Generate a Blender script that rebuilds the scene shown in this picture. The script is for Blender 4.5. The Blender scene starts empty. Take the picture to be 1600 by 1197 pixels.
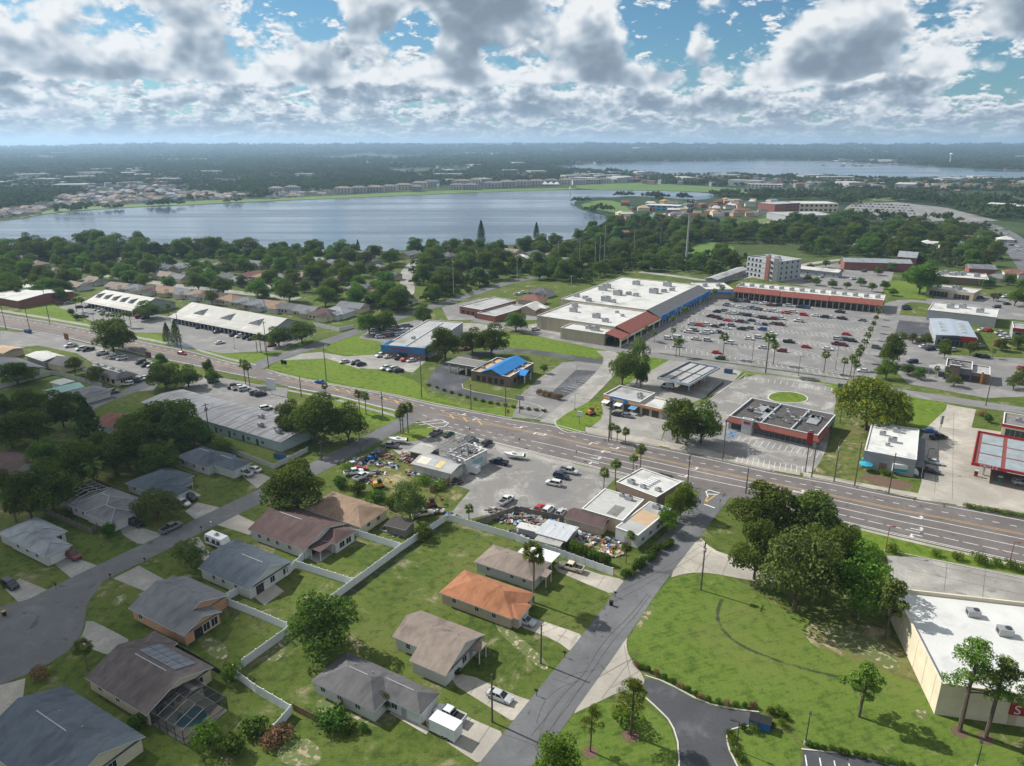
import bpy, math, random
import numpy as np
from mathutils import Vector, Matrix, noise as mnoise

random.seed(11)
RNG = np.random.default_rng(5)
sc = bpy.context.scene
COL = sc.collection

# ------------------------------------------------------------------ camera
FPX, HZ, CX, CY, HC = 1109.0, 226.0, 800.0, 598.5, 90.0
PITCH = math.atan((CY - HZ) / FPX)
cam_d = bpy.data.cameras.new('camera')
cam = bpy.data.objects.new('camera', cam_d)
COL.objects.link(cam)
cam.location = (0, 0, HC)
cam.rotation_euler = (math.pi / 2 - PITCH, 0, 0)
cam_d.sensor_width = 36.0
cam_d.lens = 36.0 * FPX / 1600.0
cam_d.clip_start = 0.5
cam_d.clip_end = 150000
sc.camera = cam

# ------------------------------------------------------------------ render settings
cy = sc.cycles
cy.use_denoising = True
try:
 cy.denoiser = 'OPENIMAGEDENOISE'
 cy.denoising_prefilter = 'ACCURATE'
 cy.denoising_input_passes = 'RGB_ALBEDO_NORMAL'
except Exception:
 pass
cy.max_bounces = 5
cy.diffuse_bounces = 2
cy.glossy_bounces = 2
cy.transmission_bounces = 3
cy.volume_bounces = 0
cy.transparent_max_bounces = 8
cy.use_adaptive_sampling = True
cy.adaptive_threshold = 0.02
cy.sample_clamp_indirect = 4.0
sc.view_settings.view_transform = 'Standard'
sc.view_settings.look = 'None'
sc.view_settings.gamma = 1.0
sc.view_settings.exposure = 0.47
sc.view_settings.use_curve_mapping = False

# ------------------------------------------------------------------ sun
SUN_EL = math.radians(41.0)
SUN_AZ = math.radians(149.6)            # direction towards the sun, from +X
SUNV = Vector((math.cos(SUN_AZ) * math.cos(SUN_EL), math.sin(SUN_AZ) * math.cos(SUN_EL), math.sin(SUN_EL)))
sun_d = bpy.data.lights.new('sun', 'SUN')
sun_d.energy = 5.0
sun_d.angle = math.radians(0.55)
sun_d.color = (1.0, 0.965, 0.90)
sun = bpy.data.objects.new('sun', sun_d)
COL.objects.link(sun)
sun.rotation_euler = (-SUNV).to_track_quat('-Z', 'Y').to_euler()
sun.location = SUNV * 300

# ------------------------------------------------------------------ node helper
class NT:
 def __init__(s, tree):
  s.t = tree
  s.n = tree.nodes
  s.l = tree.links

 def new(s, typ, **kw):
  nd = s.n.new(typ)
  for k, v in kw.items():
   setattr(nd, k, v)
  return nd

 def link(s, a, b):
  s.l.new(a, b)

 def math(s, op, a, b=None, c=None, clamp=False):
  nd = s.n.new('ShaderNodeMath')
  nd.operation = op
  nd.use_clamp = clamp
  for i, x in enumerate((a, b, c)):
   if x is None:
    continue
   if hasattr(x, 'is_output'):
    s.l.new(x, nd.inputs[i])
   else:
    nd.inputs[i].default_value = x
  return nd.outputs[0]

 def mix(s, fac, a, b, blend='MIX'):
  nd = s.n.new('ShaderNodeMix')
  nd.data_type = 'RGBA'
  nd.blend_type = blend
  for sock, x in ((nd.inputs[0], fac), (nd.inputs[6], a), (nd.inputs[7], b)):
   if hasattr(x, 'is_output'):
    s.l.new(x, sock)
   elif isinstance(x, (int, float)):
    sock.default_value = x
   else:
    sock.default_value = (*x[:3], 1)
  return nd.outputs[2]

 def noise(s, vec, scale, detail=4, rough=0.55, dist=0.0, dims='3D', lac=2.0):
  nd = s.n.new('ShaderNodeTexNoise')
  nd.noise_dimensions = dims
  nd.inputs['Scale'].default_value = scale
  nd.inputs['Detail'].default_value = detail
  nd.inputs['Roughness'].default_value = rough
  nd.inputs['Distortion'].default_value = dist
  nd.inputs['Lacunarity'].default_value = lac
  if vec is not None:
   s.l.new(vec, nd.inputs['Vector'])
  return nd.outputs['Fac']

 def ramp(s, fac, stops, interp='LINEAR'):
  nd = s.n.new('ShaderNodeValToRGB')
  cr = nd.color_ramp
  cr.interpolation = interp
  while len(cr.elements) > 1:
   cr.elements.remove(cr.elements[-1])
  for i, (p, c) in enumerate(stops):
   e = cr.elements[0] if i == 0 else cr.elements.new(p)
   e.position = p
   e.color = (*c[:3], 1) if not isinstance(c, (int, float)) else (c, c, c, 1)
  s.l.new(fac, nd.inputs[0])
  return nd.outputs[0]

 def smooth(s, x, a, b):
  nd = s.n.new('ShaderNodeMapRange')
  nd.interpolation_type = 'SMOOTHSTEP'
  s.l.new(x, nd.inputs[0])
  nd.inputs[1].default_value = a
  nd.inputs[2].default_value = b
  return nd.outputs[0]

 def mapping(s, vec, scale=(1, 1, 1), loc=(0, 0, 0), rot=(0, 0, 0)):
  nd = s.n.new('ShaderNodeMapping')
  nd.inputs['Scale'].default_value = scale
  nd.inputs['Location'].default_value = loc
  nd.inputs['Rotation'].default_value = rot
  s.l.new(vec, nd.inputs[0])
  return nd.outputs[0]

# ------------------------------------------------------------------ world: Nishita sky with broken cumulus
w = bpy.data.worlds.new('World')
sc.world = w
w.use_nodes = True
T = NT(w.node_tree)
T.n.clear()
out = T.new('ShaderNodeOutputWorld')
bg = T.new('ShaderNodeBackground')
bg.inputs['Strength'].default_value = 0.74
T.link(bg.outputs[0], out.inputs[0])
sky = T.new('ShaderNodeTexSky', sky_type='NISHITA')
sky.sun_disc = False
sky.sun_elevation = SUN_EL
sky.sun_rotation = math.pi / 2 - SUN_AZ
sky.altitude = 50
sky.air_density = 1.0
sky.dust_density = 0.5
sky.ozone_density = 2.5
skyc = T.mix(1.0, sky.outputs[0], (0.046, 0.072, 0.084), 'MULTIPLY')
tc = T.new('ShaderNodeTexCoord')
dirv = tc.outputs['Generated']
sep = T.new('ShaderNodeSeparateXYZ')
T.link(dirv, sep.inputs[0])
el = T.math('MAXIMUM', sep.outputs[2], 0.0)

def px_dir(u, v):
 x, y = (u - CX) / FPX, -(v - CY) / FPX
 return Vector((x, math.cos(PITCH) + y * math.sin(PITCH), -math.sin(PITCH) + y * math.cos(PITCH))).normalized()

def gap(u, v, deg):
 """1 inside an opening of the cloud cover in that direction of the sky"""
 nd = T.new('ShaderNodeVectorMath', operation='DOT_PRODUCT')
 T.link(dirv, nd.inputs[0])
 nd.inputs[1].default_value = px_dir(u, v)
 return T.smooth(nd.outputs['Value'], math.cos(math.radians(deg)), 1.0)

gaps = T.math('ADD', T.math('ADD', gap(1010, 60, 3.6), gap(1110, 55, 5.0)), T.math('ADD', T.math('MULTIPLY', gap(495, 15, 2.8), 1.0), T.math('ADD', gap(655, 45, 2.0), gap(1560, 130, 3.5))))
cur = T.mix(T.smooth(el, 0.30, 0.0), skyc, skyc)
# shells of cumulus, far to near: (scale, base, top, offset, cover, contrast)
for sc_, e0, e1, off, cover, gk, stretch in ((38.0, 0.004, 0.085, (1.3, 4.1, 0.2), 0.62, 0.05, 2.4), (20.0, 0.030, 0.140, (7.7, 2.3, 1.1), 0.60, 0.20, 1.6), (10.0, 0.070, 3.0, (2.9, 8.8, 3.7), 0.605, 0.17, 1.35)):
 vec = T.mapping(dirv, scale=(1, 1, stretch), loc=off)
 n = T.noise(vec, sc_, 7, 0.52)
 nb = T.noise(T.mapping(dirv, scale=(1, 1, stretch), loc=(off[0] - 0.010 * 6 / sc_, off[1], off[2] + 0.20 / sc_)), sc_, 3, 0.55)
 pn = T.noise(vec, sc_ * 3.1, 2.5, 0.55)
 puff = T.math('SUBTRACT', 0.22, T.math('ABSOLUTE', T.math('SUBTRACT', T.math('MULTIPLY', pn, 2.0), 1.0)))
 env = T.math('SUBTRACT', T.smooth(el, e0 - 0.03, e0 + 0.015), 1.0)               # flat base: -1 below
 env2 = T.math('MULTIPLY', T.smooth(el, e0 + (e1 - e0) * 0.35, e1), -0.16 if e1 < 1 else -0.02)
 d = T.math('ADD', T.math('ADD', n, T.math('MULTIPLY', puff, 0.10)), T.math('ADD', T.math('MULTIPLY', env, 0.5), env2))
 d = T.math('ADD', d, T.math('SUBTRACT', cover - 0.5, T.math('MULTIPLY', gaps, gk)))
 cov = T.smooth(d, 0.495, 0.585)
 # lit tops and rims, grey undersides and thick middles
 lit = T.math('MULTIPLY', T.math('SUBTRACT', n, nb), 4.6)
 th = T.math('SUBTRACT', T.math('ADD', T.math('MULTIPLY', T.smooth(d, 0.50, 0.80), 0.85), T.math('MULTIPLY', T.smooth(el, e0 + min(e1 - e0, 0.16) * 0.75, e0), 0.22)), lit)
 th = T.math('ADD', th, T.math('MULTIPLY', puff, -0.75))
 cc = T.ramp(th, [(0.0, (0.86, 0.88, 0.89)), (0.22, (0.63, 0.68, 0.73)), (0.45, (0.40, 0.475, 0.555)), (0.72, (0.27, 0.335, 0.405)), (1.0, (0.215, 0.275, 0.345))])
 cur = T.mix(cov, cur, cc)
hz = T.smooth(el, 0.055, -0.005)
cur = T.mix(T.math('MULTIPLY', hz, 0.66), cur, (0.43, 0.495, 0.55))
T.link(cur, bg.inputs['Color'])
w.cycles.sampling_method = 'NONE'

# ------------------------------------------------------------------ geometry helpers
def ray(u, v):
 x = (u - CX) / FPX
 y = -(v - CY) / FPX
 return x, math.cos(PITCH) + y * math.sin(PITCH), -math.sin(PITCH) + y * math.cos(PITCH)

def G(u, v, z=0.0):
 """survey point: where the line of sight (u, v) of the photograph meets height z"""
 a, b, c = ray(u, v)
 t = (z - HC) / c
 return Vector((a * t, b * t, z))

def ZH(u, vb, vt):
 """height of a thing whose foot is at (u, vb) and whose top is seen at row vt"""
 p = G(u, vb)
 a, b, c = ray(u, vt)
 return HC + p.y * c / b

class MB:
 def __init__(s):
  s.v, s.f, s.m = [], [], []

 def add(s, vs, fs, mi=0):
  o = len(s.v)
  s.v += [tuple(p) for p in vs]
  s.f += [tuple(i + o for i in f) for f in fs]
  s.m += [mi] * len(fs)
  return s

 def box(s, x0, x1, y0, y1, z0, z1, mi=0):
  return s.add([(x0, y0, z0), (x1, y0, z0), (x1, y1, z0), (x0, y1, z0), (x0, y0, z1), (x1, y0, z1), (x1, y1, z1), (x0, y1, z1)],
     [(0, 3, 2, 1), (4, 5, 6, 7), (0, 1, 5, 4), (1, 2, 6, 5), (2, 3, 7, 6), (3, 0, 4, 7)], mi)

 def obox(s, c, ang, lx, ly, z0, z1, mi=0):
  ca, sa = math.cos(ang), math.sin(ang)
  o = len(s.v)
  s.box(-lx / 2, lx / 2, -ly / 2, ly / 2, z0, z1, mi)
  for i in range(o, len(s.v)):
   x, y, z = s.v[i]
   s.v[i] = (c[0] + ca * x - sa * y, c[1] + sa * x + ca * y, z)
  return s

 def prism(s, poly, z0, z1, mi=0, bottom=True, mside=None):
  n = len(poly)
  if sum(poly[i][0] * poly[(i + 1) % n][1] - poly[(i + 1) % n][0] * poly[i][1] for i in range(n)) < 0:
   poly = poly[::-1]
  vs = [(p[0], p[1], z0) for p in poly] + [(p[0], p[1], z1) for p in poly]
  s.add(vs, [tuple(range(n, 2 * n))] + ([tuple(range(n - 1, -1, -1))] if bottom else []), mi)
  s.add(vs, [(i, (i + 1) % n, n + (i + 1) % n, n + i) for i in range(n)], mi if mside is None else mside)
  return s

 def tube(s, p0, p1, r0, r1=None, n=6, mi=0, cap=True):
  r1 = r0 if r1 is None else r1
  p0, p1 = Vector(p0), Vector(p1)
  d = (p1 - p0)
  d = d.normalized() if d.length > 1e-6 else Vector((0, 0, 1))
  a = d.orthogonal().normalized()
  b = d.cross(a)
  vs = []
  for p, r in ((p0, r0), (p1, r1)):
   for k in range(n):
    t = 2 * math.pi * k / n
    vs.append(p + a * (r * math.cos(t)) + b * (r * math.sin(t)))
  fs = [(k, (k + 1) % n, n + (k + 1) % n, n + k) for k in range(n)]
  if cap:
   fs += [tuple(range(n - 1, -1, -1)), tuple(range(n, 2 * n))]
  return s.add(vs, fs, mi)

 def loft(s, rings, mi=0, cap=True):
  n = len(rings[0])
  o = len(s.v)
  s.v += [tuple(p) for r in rings for p in r]
  for i in range(len(rings) - 1):
   for k in range(n):
    s.f.append((o + i * n + k, o + i * n + (k + 1) % n, o + (i + 1) * n + (k + 1) % n, o + (i + 1) * n + k))
    s.m.append(mi)
  if cap:
   s.f.append(tuple(o + k for k in range(n - 1, -1, -1)))
   s.f.append(tuple(o + (len(rings) - 1) * n + k for k in range(n)))
   s.m += [mi, mi]
  return s

 def mesh(s, name, mats):
  me = bpy.data.meshes.new(name)
  me.from_pydata(s.v, [], s.f)
  mats = mats if isinstance(mats, (list, tuple)) else [mats]
  for m in mats:
   me.materials.append(m)
  if len(mats) > 1:
   me.polygons.foreach_set('material_index', s.m)
  me.update()
  return me

 def build(s, name, mats, parent=None, smooth=False):
  me = s.mesh(name, mats)
  if smooth:
   me.shade_smooth()
  return link(name, me, parent)

def link(name, data, parent=None, loc=None, rz=None, scale=None):
 o = bpy.data.objects.new(name, data)
 COL.objects.link(o)
 if parent is not None:
  o.parent = parent
 if loc is not None:
  o.location = loc
 if rz is not None:
  o.rotation_euler = (0, 0, rz)
 if scale is not None:
  o.scale = scale if isinstance(scale, (tuple, list, Vector)) else (scale, scale, scale)
 return o

def tag(o, label, cat=None, group=None, kind=None):
 o['label'] = label
 if cat:
  o['category'] = cat
 if group:
  o['group'] = group
 if kind:
  o['kind'] = kind
 return o

def thing(name, label, cat, loc=(0, 0, 0), rz=0.0, group=None):
 o = link(name, None, None, loc, rz)
 return tag(o, label, cat, group)

def struct(name, mb, m, label=None, kind='structure'):
 o = mb.build(name, m)
 o['kind'] = kind
 if label:
  o['label'] = label
 return o

def dup(root, loc=None, rz=None, scale=None, label=None, group=None):
 r = root.copy()
 COL.objects.link(r)
 if loc is not None:
  r.location = loc
 if rz is not None:
  r.rotation_euler = (0, 0, rz)
 if scale is not None:
  r.scale = scale if isinstance(scale, (tuple, list, Vector)) else (scale, scale, scale)
 if label:
  r['label'] = label
 if group:
  r['group'] = group
 for ch in root.children:
  c = ch.copy()
  COL.objects.link(c)
  c.parent = r
  for g in ch.children:
   d = g.copy()
   COL.objects.link(d)
   d.parent = c
 return r

def chaikin(pts, it=2, closed=False):
 for _ in range(it):
  q = []
  n = len(pts)
  for i in range(n if closed else n - 1):
   a, b = pts[i], pts[(i + 1) % n]
   q += [a * 0.75 + b * 0.25, a * 0.25 + b * 0.75]
  if not closed:
   q = [pts[0]] + q + [pts[-1]]
  pts = q
 return pts

# ------------------------------------------------------------------ procedural materials
MATS = {}

def mat(name, c1, c2=None, scale=1.0, rough=0.85, detail=5, spec=0.3, bump=0.0, bscale=None, metal=0.0,
  stretch=(1, 1, 1), c3=None, s3=0.15, t3=(0.5, 0.62), emit=None, alpha=None):
 if name in MATS:
  return MATS[name]
 m = bpy.data.materials.new(name)
 m.use_nodes = True
 t = NT(m.node_tree)
 p = t.n['Principled BSDF']
 p.inputs['Roughness'].default_value = rough
 p.inputs['Metallic'].default_value = metal
 p.inputs['Specular IOR Level'].default_value = spec
 co = t.new('ShaderNodeTexCoord').outputs['Object']
 vec = t.mapping(co, scale=stretch)
 c2 = c2 or tuple(x * 0.8 for x in c1)
 n = t.noise(vec, scale, detail, 0.6)
 c = t.ramp(n, [(0.33, c2), (0.67, c1)])
 if c3:
  n3 = t.noise(vec, s3, 6, 0.62, 0.4)
  c = t.mix(t.smooth(n3, *t3), c, c3)
 t.link(c, p.inputs['Base Color'])
 if bump:
  b = t.new('ShaderNodeBump')
  b.inputs['Strength'].default_value = bump
  b.inputs['Distance'].default_value = 0.05
  t.link(t.noise(vec, bscale or scale * 3, 4, 0.6), b.inputs['Height'])
  t.link(b.outputs[0], p.inputs['Normal'])
 MATS[name] = m
 return m

def grass_mat(name, a, b, c, dirt=(0.30, 0.25, 0.17), dirt_t=(0.60, 0.70), mow=0.0, mow_rot=0.0, dry=0.5):
 m = bpy.data.materials.new(name)
 m.use_nodes = True
 t = NT(m.node_tree)
 p = t.n['Principled BSDF']
 p.inputs['Roughness'].default_value = 0.95
 p.inputs['Specular IOR Level'].default_value = 0.12
 co = t.new('ShaderNodeTexCoord').outputs['Object']
 n1 = t.noise(co, 0.045, 5, 0.6, 0.3)
 n2 = t.noise(co, 0.5, 6, 0.65)
 n3 = t.noise(co, 3.5, 5, 0.7)
 col = t.ramp(n1, [(0.32, a), (0.5, b), (0.68, c)])
 col = t.mix(t.smooth(n2, 0.40, 0.66), col, tuple(x * y for x, y in zip(b, (1.35, 1.12, 1.25))))
 col = t.mix(t.math('MULTIPLY', t.smooth(n2, 0.50, 0.36), 0.55), col, tuple(x * 0.55 for x in a))
 col = t.mix(t.math('MULTIPLY', t.smooth(n3, 0.42, 0.66), 0.5), col, tuple(x * 0.5 for x in a))
 if mow:
  wv = t.new('ShaderNodeTexWave')
  wv.inputs['Scale'].default_value = 0.32
  wv.inputs['Distortion'].default_value = 1.4
  wv.inputs['Detail'].default_value = 2
  wv.inputs['Detail Scale'].default_value = 0.3
  t.link(t.mapping(co, rot=(0, 0, mow_rot)), wv.inputs['Vector'])
  col = t.mix(t.math('MULTIPLY', wv.outputs['Fac'], mow), col, tuple(x * 1.45 for x in b))
 nd = t.noise(co, 0.11, 8, 0.72, 0.6)
 df = t.smooth(nd, *dirt_t)
 df = t.math('MULTIPLY', df, t.smooth(n3, 0.30, 0.55))
 nb = t.noise(co, 0.028, 7, 0.7, 0.8)
 col = t.mix(t.math('MULTIPLY', t.smooth(nb, 0.52, 0.68), dry), col, (0.150, 0.140, 0.050))
 col = t.mix(df, col, dirt)
 t.link(col, p.inputs['Base Color'])
 bp = t.new('ShaderNodeBump')
 bp.inputs['Strength'].default_value = 0.5
 bp.inputs['Distance'].default_value = 0.12
 t.link(t.noise(co, 2.2, 5, 0.7), bp.inputs['Height'])
 t.link(bp.outputs[0], p.inputs['Normal'])
 MATS[name] = m
 return m

def asphalt_mat(name, a, b, crack=0.0, patch=0.35, tracks=None, stain=(0.035, 0.034, 0.035)):
 m = bpy.data.materials.new(name)
 m.use_nodes = True
 t = NT(m.node_tree)
 p = t.n['Principled BSDF']
 p.inputs['Roughness'].default_value = 0.88
 p.inputs['Specular IOR Level'].default_value = 0.25
 co = t.new('ShaderNodeTexCoord').outputs['Object']
 n1 = t.noise(co, 0.10, 7, 0.66, 0.5)
 n2 = t.noise(co, 1.6, 6, 0.7)
 n1 = t.math('ADD', t.math('MULTIPLY', n1, 0.7), t.math('MULTIPLY', t.noise(co, 0.022, 6, 0.7, 0.6), 0.3))
 col = t.ramp(n1, [(0.38, tuple(x * 0.86 for x in b)), (0.5, b), (0.60, a), (0.68, tuple(x * 1.22 for x in a))])
 col = t.mix(t.math('MULTIPLY', t.smooth(n2, 0.45, 0.7), patch), col, tuple(x * 0.66 for x in b))
 ns = t.noise(co, 0.23, 5, 0.6, 1.2)
 col = t.mix(t.math('MULTIPLY', t.smooth(ns, 0.60, 0.70), 0.6), col, stain)
 if crack:
  vo = t.new('ShaderNodeTexVoronoi', feature='DISTANCE_TO_EDGE')
  vo.inputs['Scale'].default_value = 0.75
  wv = t.new('ShaderNodeVectorMath', operation='ADD')
  nn = t.new('ShaderNodeTexNoise')
  nn.inputs['Scale'].default_value = 0.6
  t.link(co, nn.inputs['Vector'])
  sv = t.new('ShaderNodeVectorMath', operation='SCALE')
  sv.inputs['Scale'].default_value = 2.2
  t.link(nn.outputs['Color'], sv.inputs[0])
  t.link(co, wv.inputs[0])
  t.link(sv.outputs[0], wv.inputs[1])
  t.link(wv.outputs[0], vo.inputs['Vector'])
  col = t.mix(t.math('MULTIPLY', t.smooth(vo.outputs['Distance'], 0.05, 0.005), t.math('MULTIPLY', t.smooth(n1, 0.40, 0.6), crack)), col, (0.03, 0.03, 0.03))
 t.link(col, p.inputs['Base Color'])
 bp = t.new('ShaderNodeBump')
 bp.inputs['Strength'].default_value = 0.25
 bp.inputs['Distance'].default_value = 0.02
 t.link(t.noise(co, 9.0, 3, 0.6), bp.inputs['Height'])
 t.link(bp.outputs[0], p.inputs['Normal'])
 MATS[name] = m
 return m

def leaf_mat(name, a, b, c=None, trans=0.32, cfrac=(0.60, 0.70), cscale=0.9):
 m = bpy.data.materials.new(name)
 m.use_nodes = True
 t = NT(m.node_tree)
 t.n.clear()
 o = t.new('ShaderNodeOutputMaterial')
 co = t.new('ShaderNodeTexCoord').outputs['Object']
 oi = t.new('ShaderNodeObjectInfo')
 n = t.noise(co, 0.55, 4, 0.65)
 n2 = t.noise(co, 4.0, 2, 0.5)
 col = t.ramp(n, [(0.34, a), (0.66, b)])
 col = t.mix(t.math('MULTIPLY', t.smooth(n2, 0.45, 0.7), 0.6), col, tuple(x * 1.3 for x in b))
 if c:
  col = t.mix(t.smooth(t.noise(co, cscale, 4, 0.6), *cfrac), col, c)
 hs = t.new('ShaderNodeHueSaturation')
 t.link(t.math('ADD', 0.468, t.math('MULTIPLY', oi.outputs['Random'], 0.055)), hs.inputs['Hue'])
 t.link(t.math('ADD', 0.78, t.math('MULTIPLY', oi.outputs['Random'], 0.66)), hs.inputs['Value'])
 hs.inputs['Saturation'].default_value = 1.0
 t.link(col, hs.inputs['Color'])
 d = t.new('ShaderNodeBsdfDiffuse')
 tr = t.new('ShaderNodeBsdfTranslucent')
 t.link(hs.outputs[0], d.inputs[0])
 yc = t.mix(1.0, hs.outputs[0], (1.25, 1.35, 0.6), 'MULTIPLY')
 t.link(yc, tr.inputs[0])
 mx = t.new('ShaderNodeMixShader')
 mx.inputs[0].default_value = trans
 t.link(d.outputs[0], mx.inputs[1])
 t.link(tr.outputs[0], mx.inputs[2])
 t.link(mx.outputs[0], o.inputs[0])
 MATS[name] = m
 return m

def water_mat(name, col, bump=0.25, bs=0.05):
 m = bpy.data.materials.new(name)
 m.use_nodes = True
 t = NT(m.node_tree)
 p = t.n['Principled BSDF']
 p.inputs['Base Color'].default_value = (*col, 1)
 p.inputs['Roughness'].default_value = 0.16
 p.inputs['IOR'].default_value = 1.33
 co = t.new('ShaderNodeTexCoord').outputs['Object']
 b = t.new('ShaderNodeBump')
 b.inputs['Distance'].default_value = 1.0
 b.inputs['Strength'].default_value = bump
 h = t.math('ADD', t.noise(t.mapping(co, scale=(0.5, 1.4, 1)), bs, 6, 0.65), t.math('MULTIPLY', t.noise(co, 0.9, 3, 0.6), 0.10))
 t.link(h, b.inputs['Height'])
 t.link(b.outputs[0], p.inputs['Normal'])
 r = t.smooth(t.noise(t.mapping(co, scale=(0.12, 1, 1), rot=(0, 0, 0.15)), 0.012, 5, 0.6, 0.8), 0.4, 0.65)
 t.link(t.math('ADD', 0.10, t.math('MULTIPLY', r, 0.22)), p.inputs['Roughness'])
 MATS[name] = m
 return m

# ================================================================== THE SETTING
GRASS = grass_mat('lawn_grass', (0.052, 0.080, 0.014), (0.080, 0.116, 0.020), (0.118, 0.135, 0.036), dirt_t=(0.60, 0.74))
VERGE = grass_mat('verge_grass', (0.066, 0.115, 0.012), (0.098, 0.158, 0.018), (0.130, 0.172, 0.028), dirt_t=(0.70, 0.82), mow=0.12, dry=0.2)
BIGLAWN = grass_mat('mown_grass', (0.058, 0.096, 0.015), (0.084, 0.136, 0.022), (0.118, 0.158, 0.032), dirt_t=(0.62, 0.76), mow=0.16, mow_rot=1.25, dry=0.25)
YARD = grass_mat('worn_grass', (0.060, 0.085, 0.018), (0.095, 0.118, 0.030), (0.150, 0.145, 0.055), dirt_t=(0.52, 0.66), dirt=(0.33, 0.27, 0.18))
ASPH = asphalt_mat('street_asphalt', (0.142, 0.143, 0.147), (0.112, 0.113, 0.118), patch=0.35)
HWAY = asphalt_mat('highway_asphalt', (0.165, 0.143, 0.135), (0.128, 0.113, 0.108), patch=0.4)
LOT = asphalt_mat('car_park_asphalt', (0.235, 0.225, 0.215), (0.175, 0.170, 0.165), patch=0.3, stain=(0.09, 0.088, 0.085))
OLDLOT = asphalt_mat('cracked_asphalt', (0.36, 0.345, 0.32), (0.20, 0.19, 0.18), crack=0.5, patch=0.55, stain=(0.10, 0.095, 0.09))
DARKLOT = asphalt_mat('sealed_asphalt', (0.105, 0.107, 0.113), (0.060, 0.062, 0.068), patch=0.5)
CONC = asphalt_mat('concrete', (0.40, 0.365, 0.31), (0.31, 0.285, 0.245), patch=0.3, stain=(0.20, 0.185, 0.16))
OLDCONC = asphalt_mat('weathered_concrete', (0.33, 0.315, 0.285), (0.24, 0.23, 0.21), patch=0.5, stain=(0.12, 0.115, 0.105))
KERB = mat('kerb_concrete', (0.48, 0.46, 0.41), (0.38, 0.36, 0.32), 0.6)
WHITEP = mat('white_road_paint', (0.62, 0.62, 0.60), (0.42, 0.42, 0.41), 0.9, detail=8)
YELP = mat('yellow_road_paint', (0.50, 0.31, 0.10), (0.34, 0.22, 0.09), 0.9, detail=8)
DIRT = mat('bare_dirt', (0.34, 0.27, 0.185), (0.22, 0.17, 0.115), 0.6, c3=(0.085, 0.115, 0.03), s3=0.8, t3=(0.40, 0.50))
MULCH = mat('mulch', (0.14, 0.085, 0.06), (0.09, 0.055, 0.04), 2.0)

def interp(tab, x):
 xs = [a for a, b in tab]
 return float(np.interp(x, xs, [b for a, b in tab]))

# ---- terrain: one sheet to the horizon, with the low ridge on the skyline
SKYLINE = [(-900, 231), (0, 231), (120, 229.2), (190, 227.0), (225, 224.6), (245, 224.6), (280, 226.2), (450, 225), (600, 223.4), (900, 222.6), (1200, 225), (1600, 227.5), (2600, 228)]

def terrain_z(x, y):
 r = math.hypot(x, y)
 if r < 5000:
  return 0.0
 az = math.atan2(x, max(y, 1e-3)) if y > 0 else 1.5
 az = max(-1.2, min(1.2, az))
 u = CX + FPX * math.tan(az) / math.cos(PITCH) * 0.985
 zr = 90 + 13000 * (226 - interp(SKYLINE, u)) / FPX
 k = min(1, (r - 5000) / 8000.0)
 k = k * k * (3 - 2 * k)
 z = zr * k * (0.93 + 0.07 * mnoise.noise(Vector((x / 2500, y / 2500, 0))))
 if r > 13500:
  z -= (r - 13500) * 0.02
 return z

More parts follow.
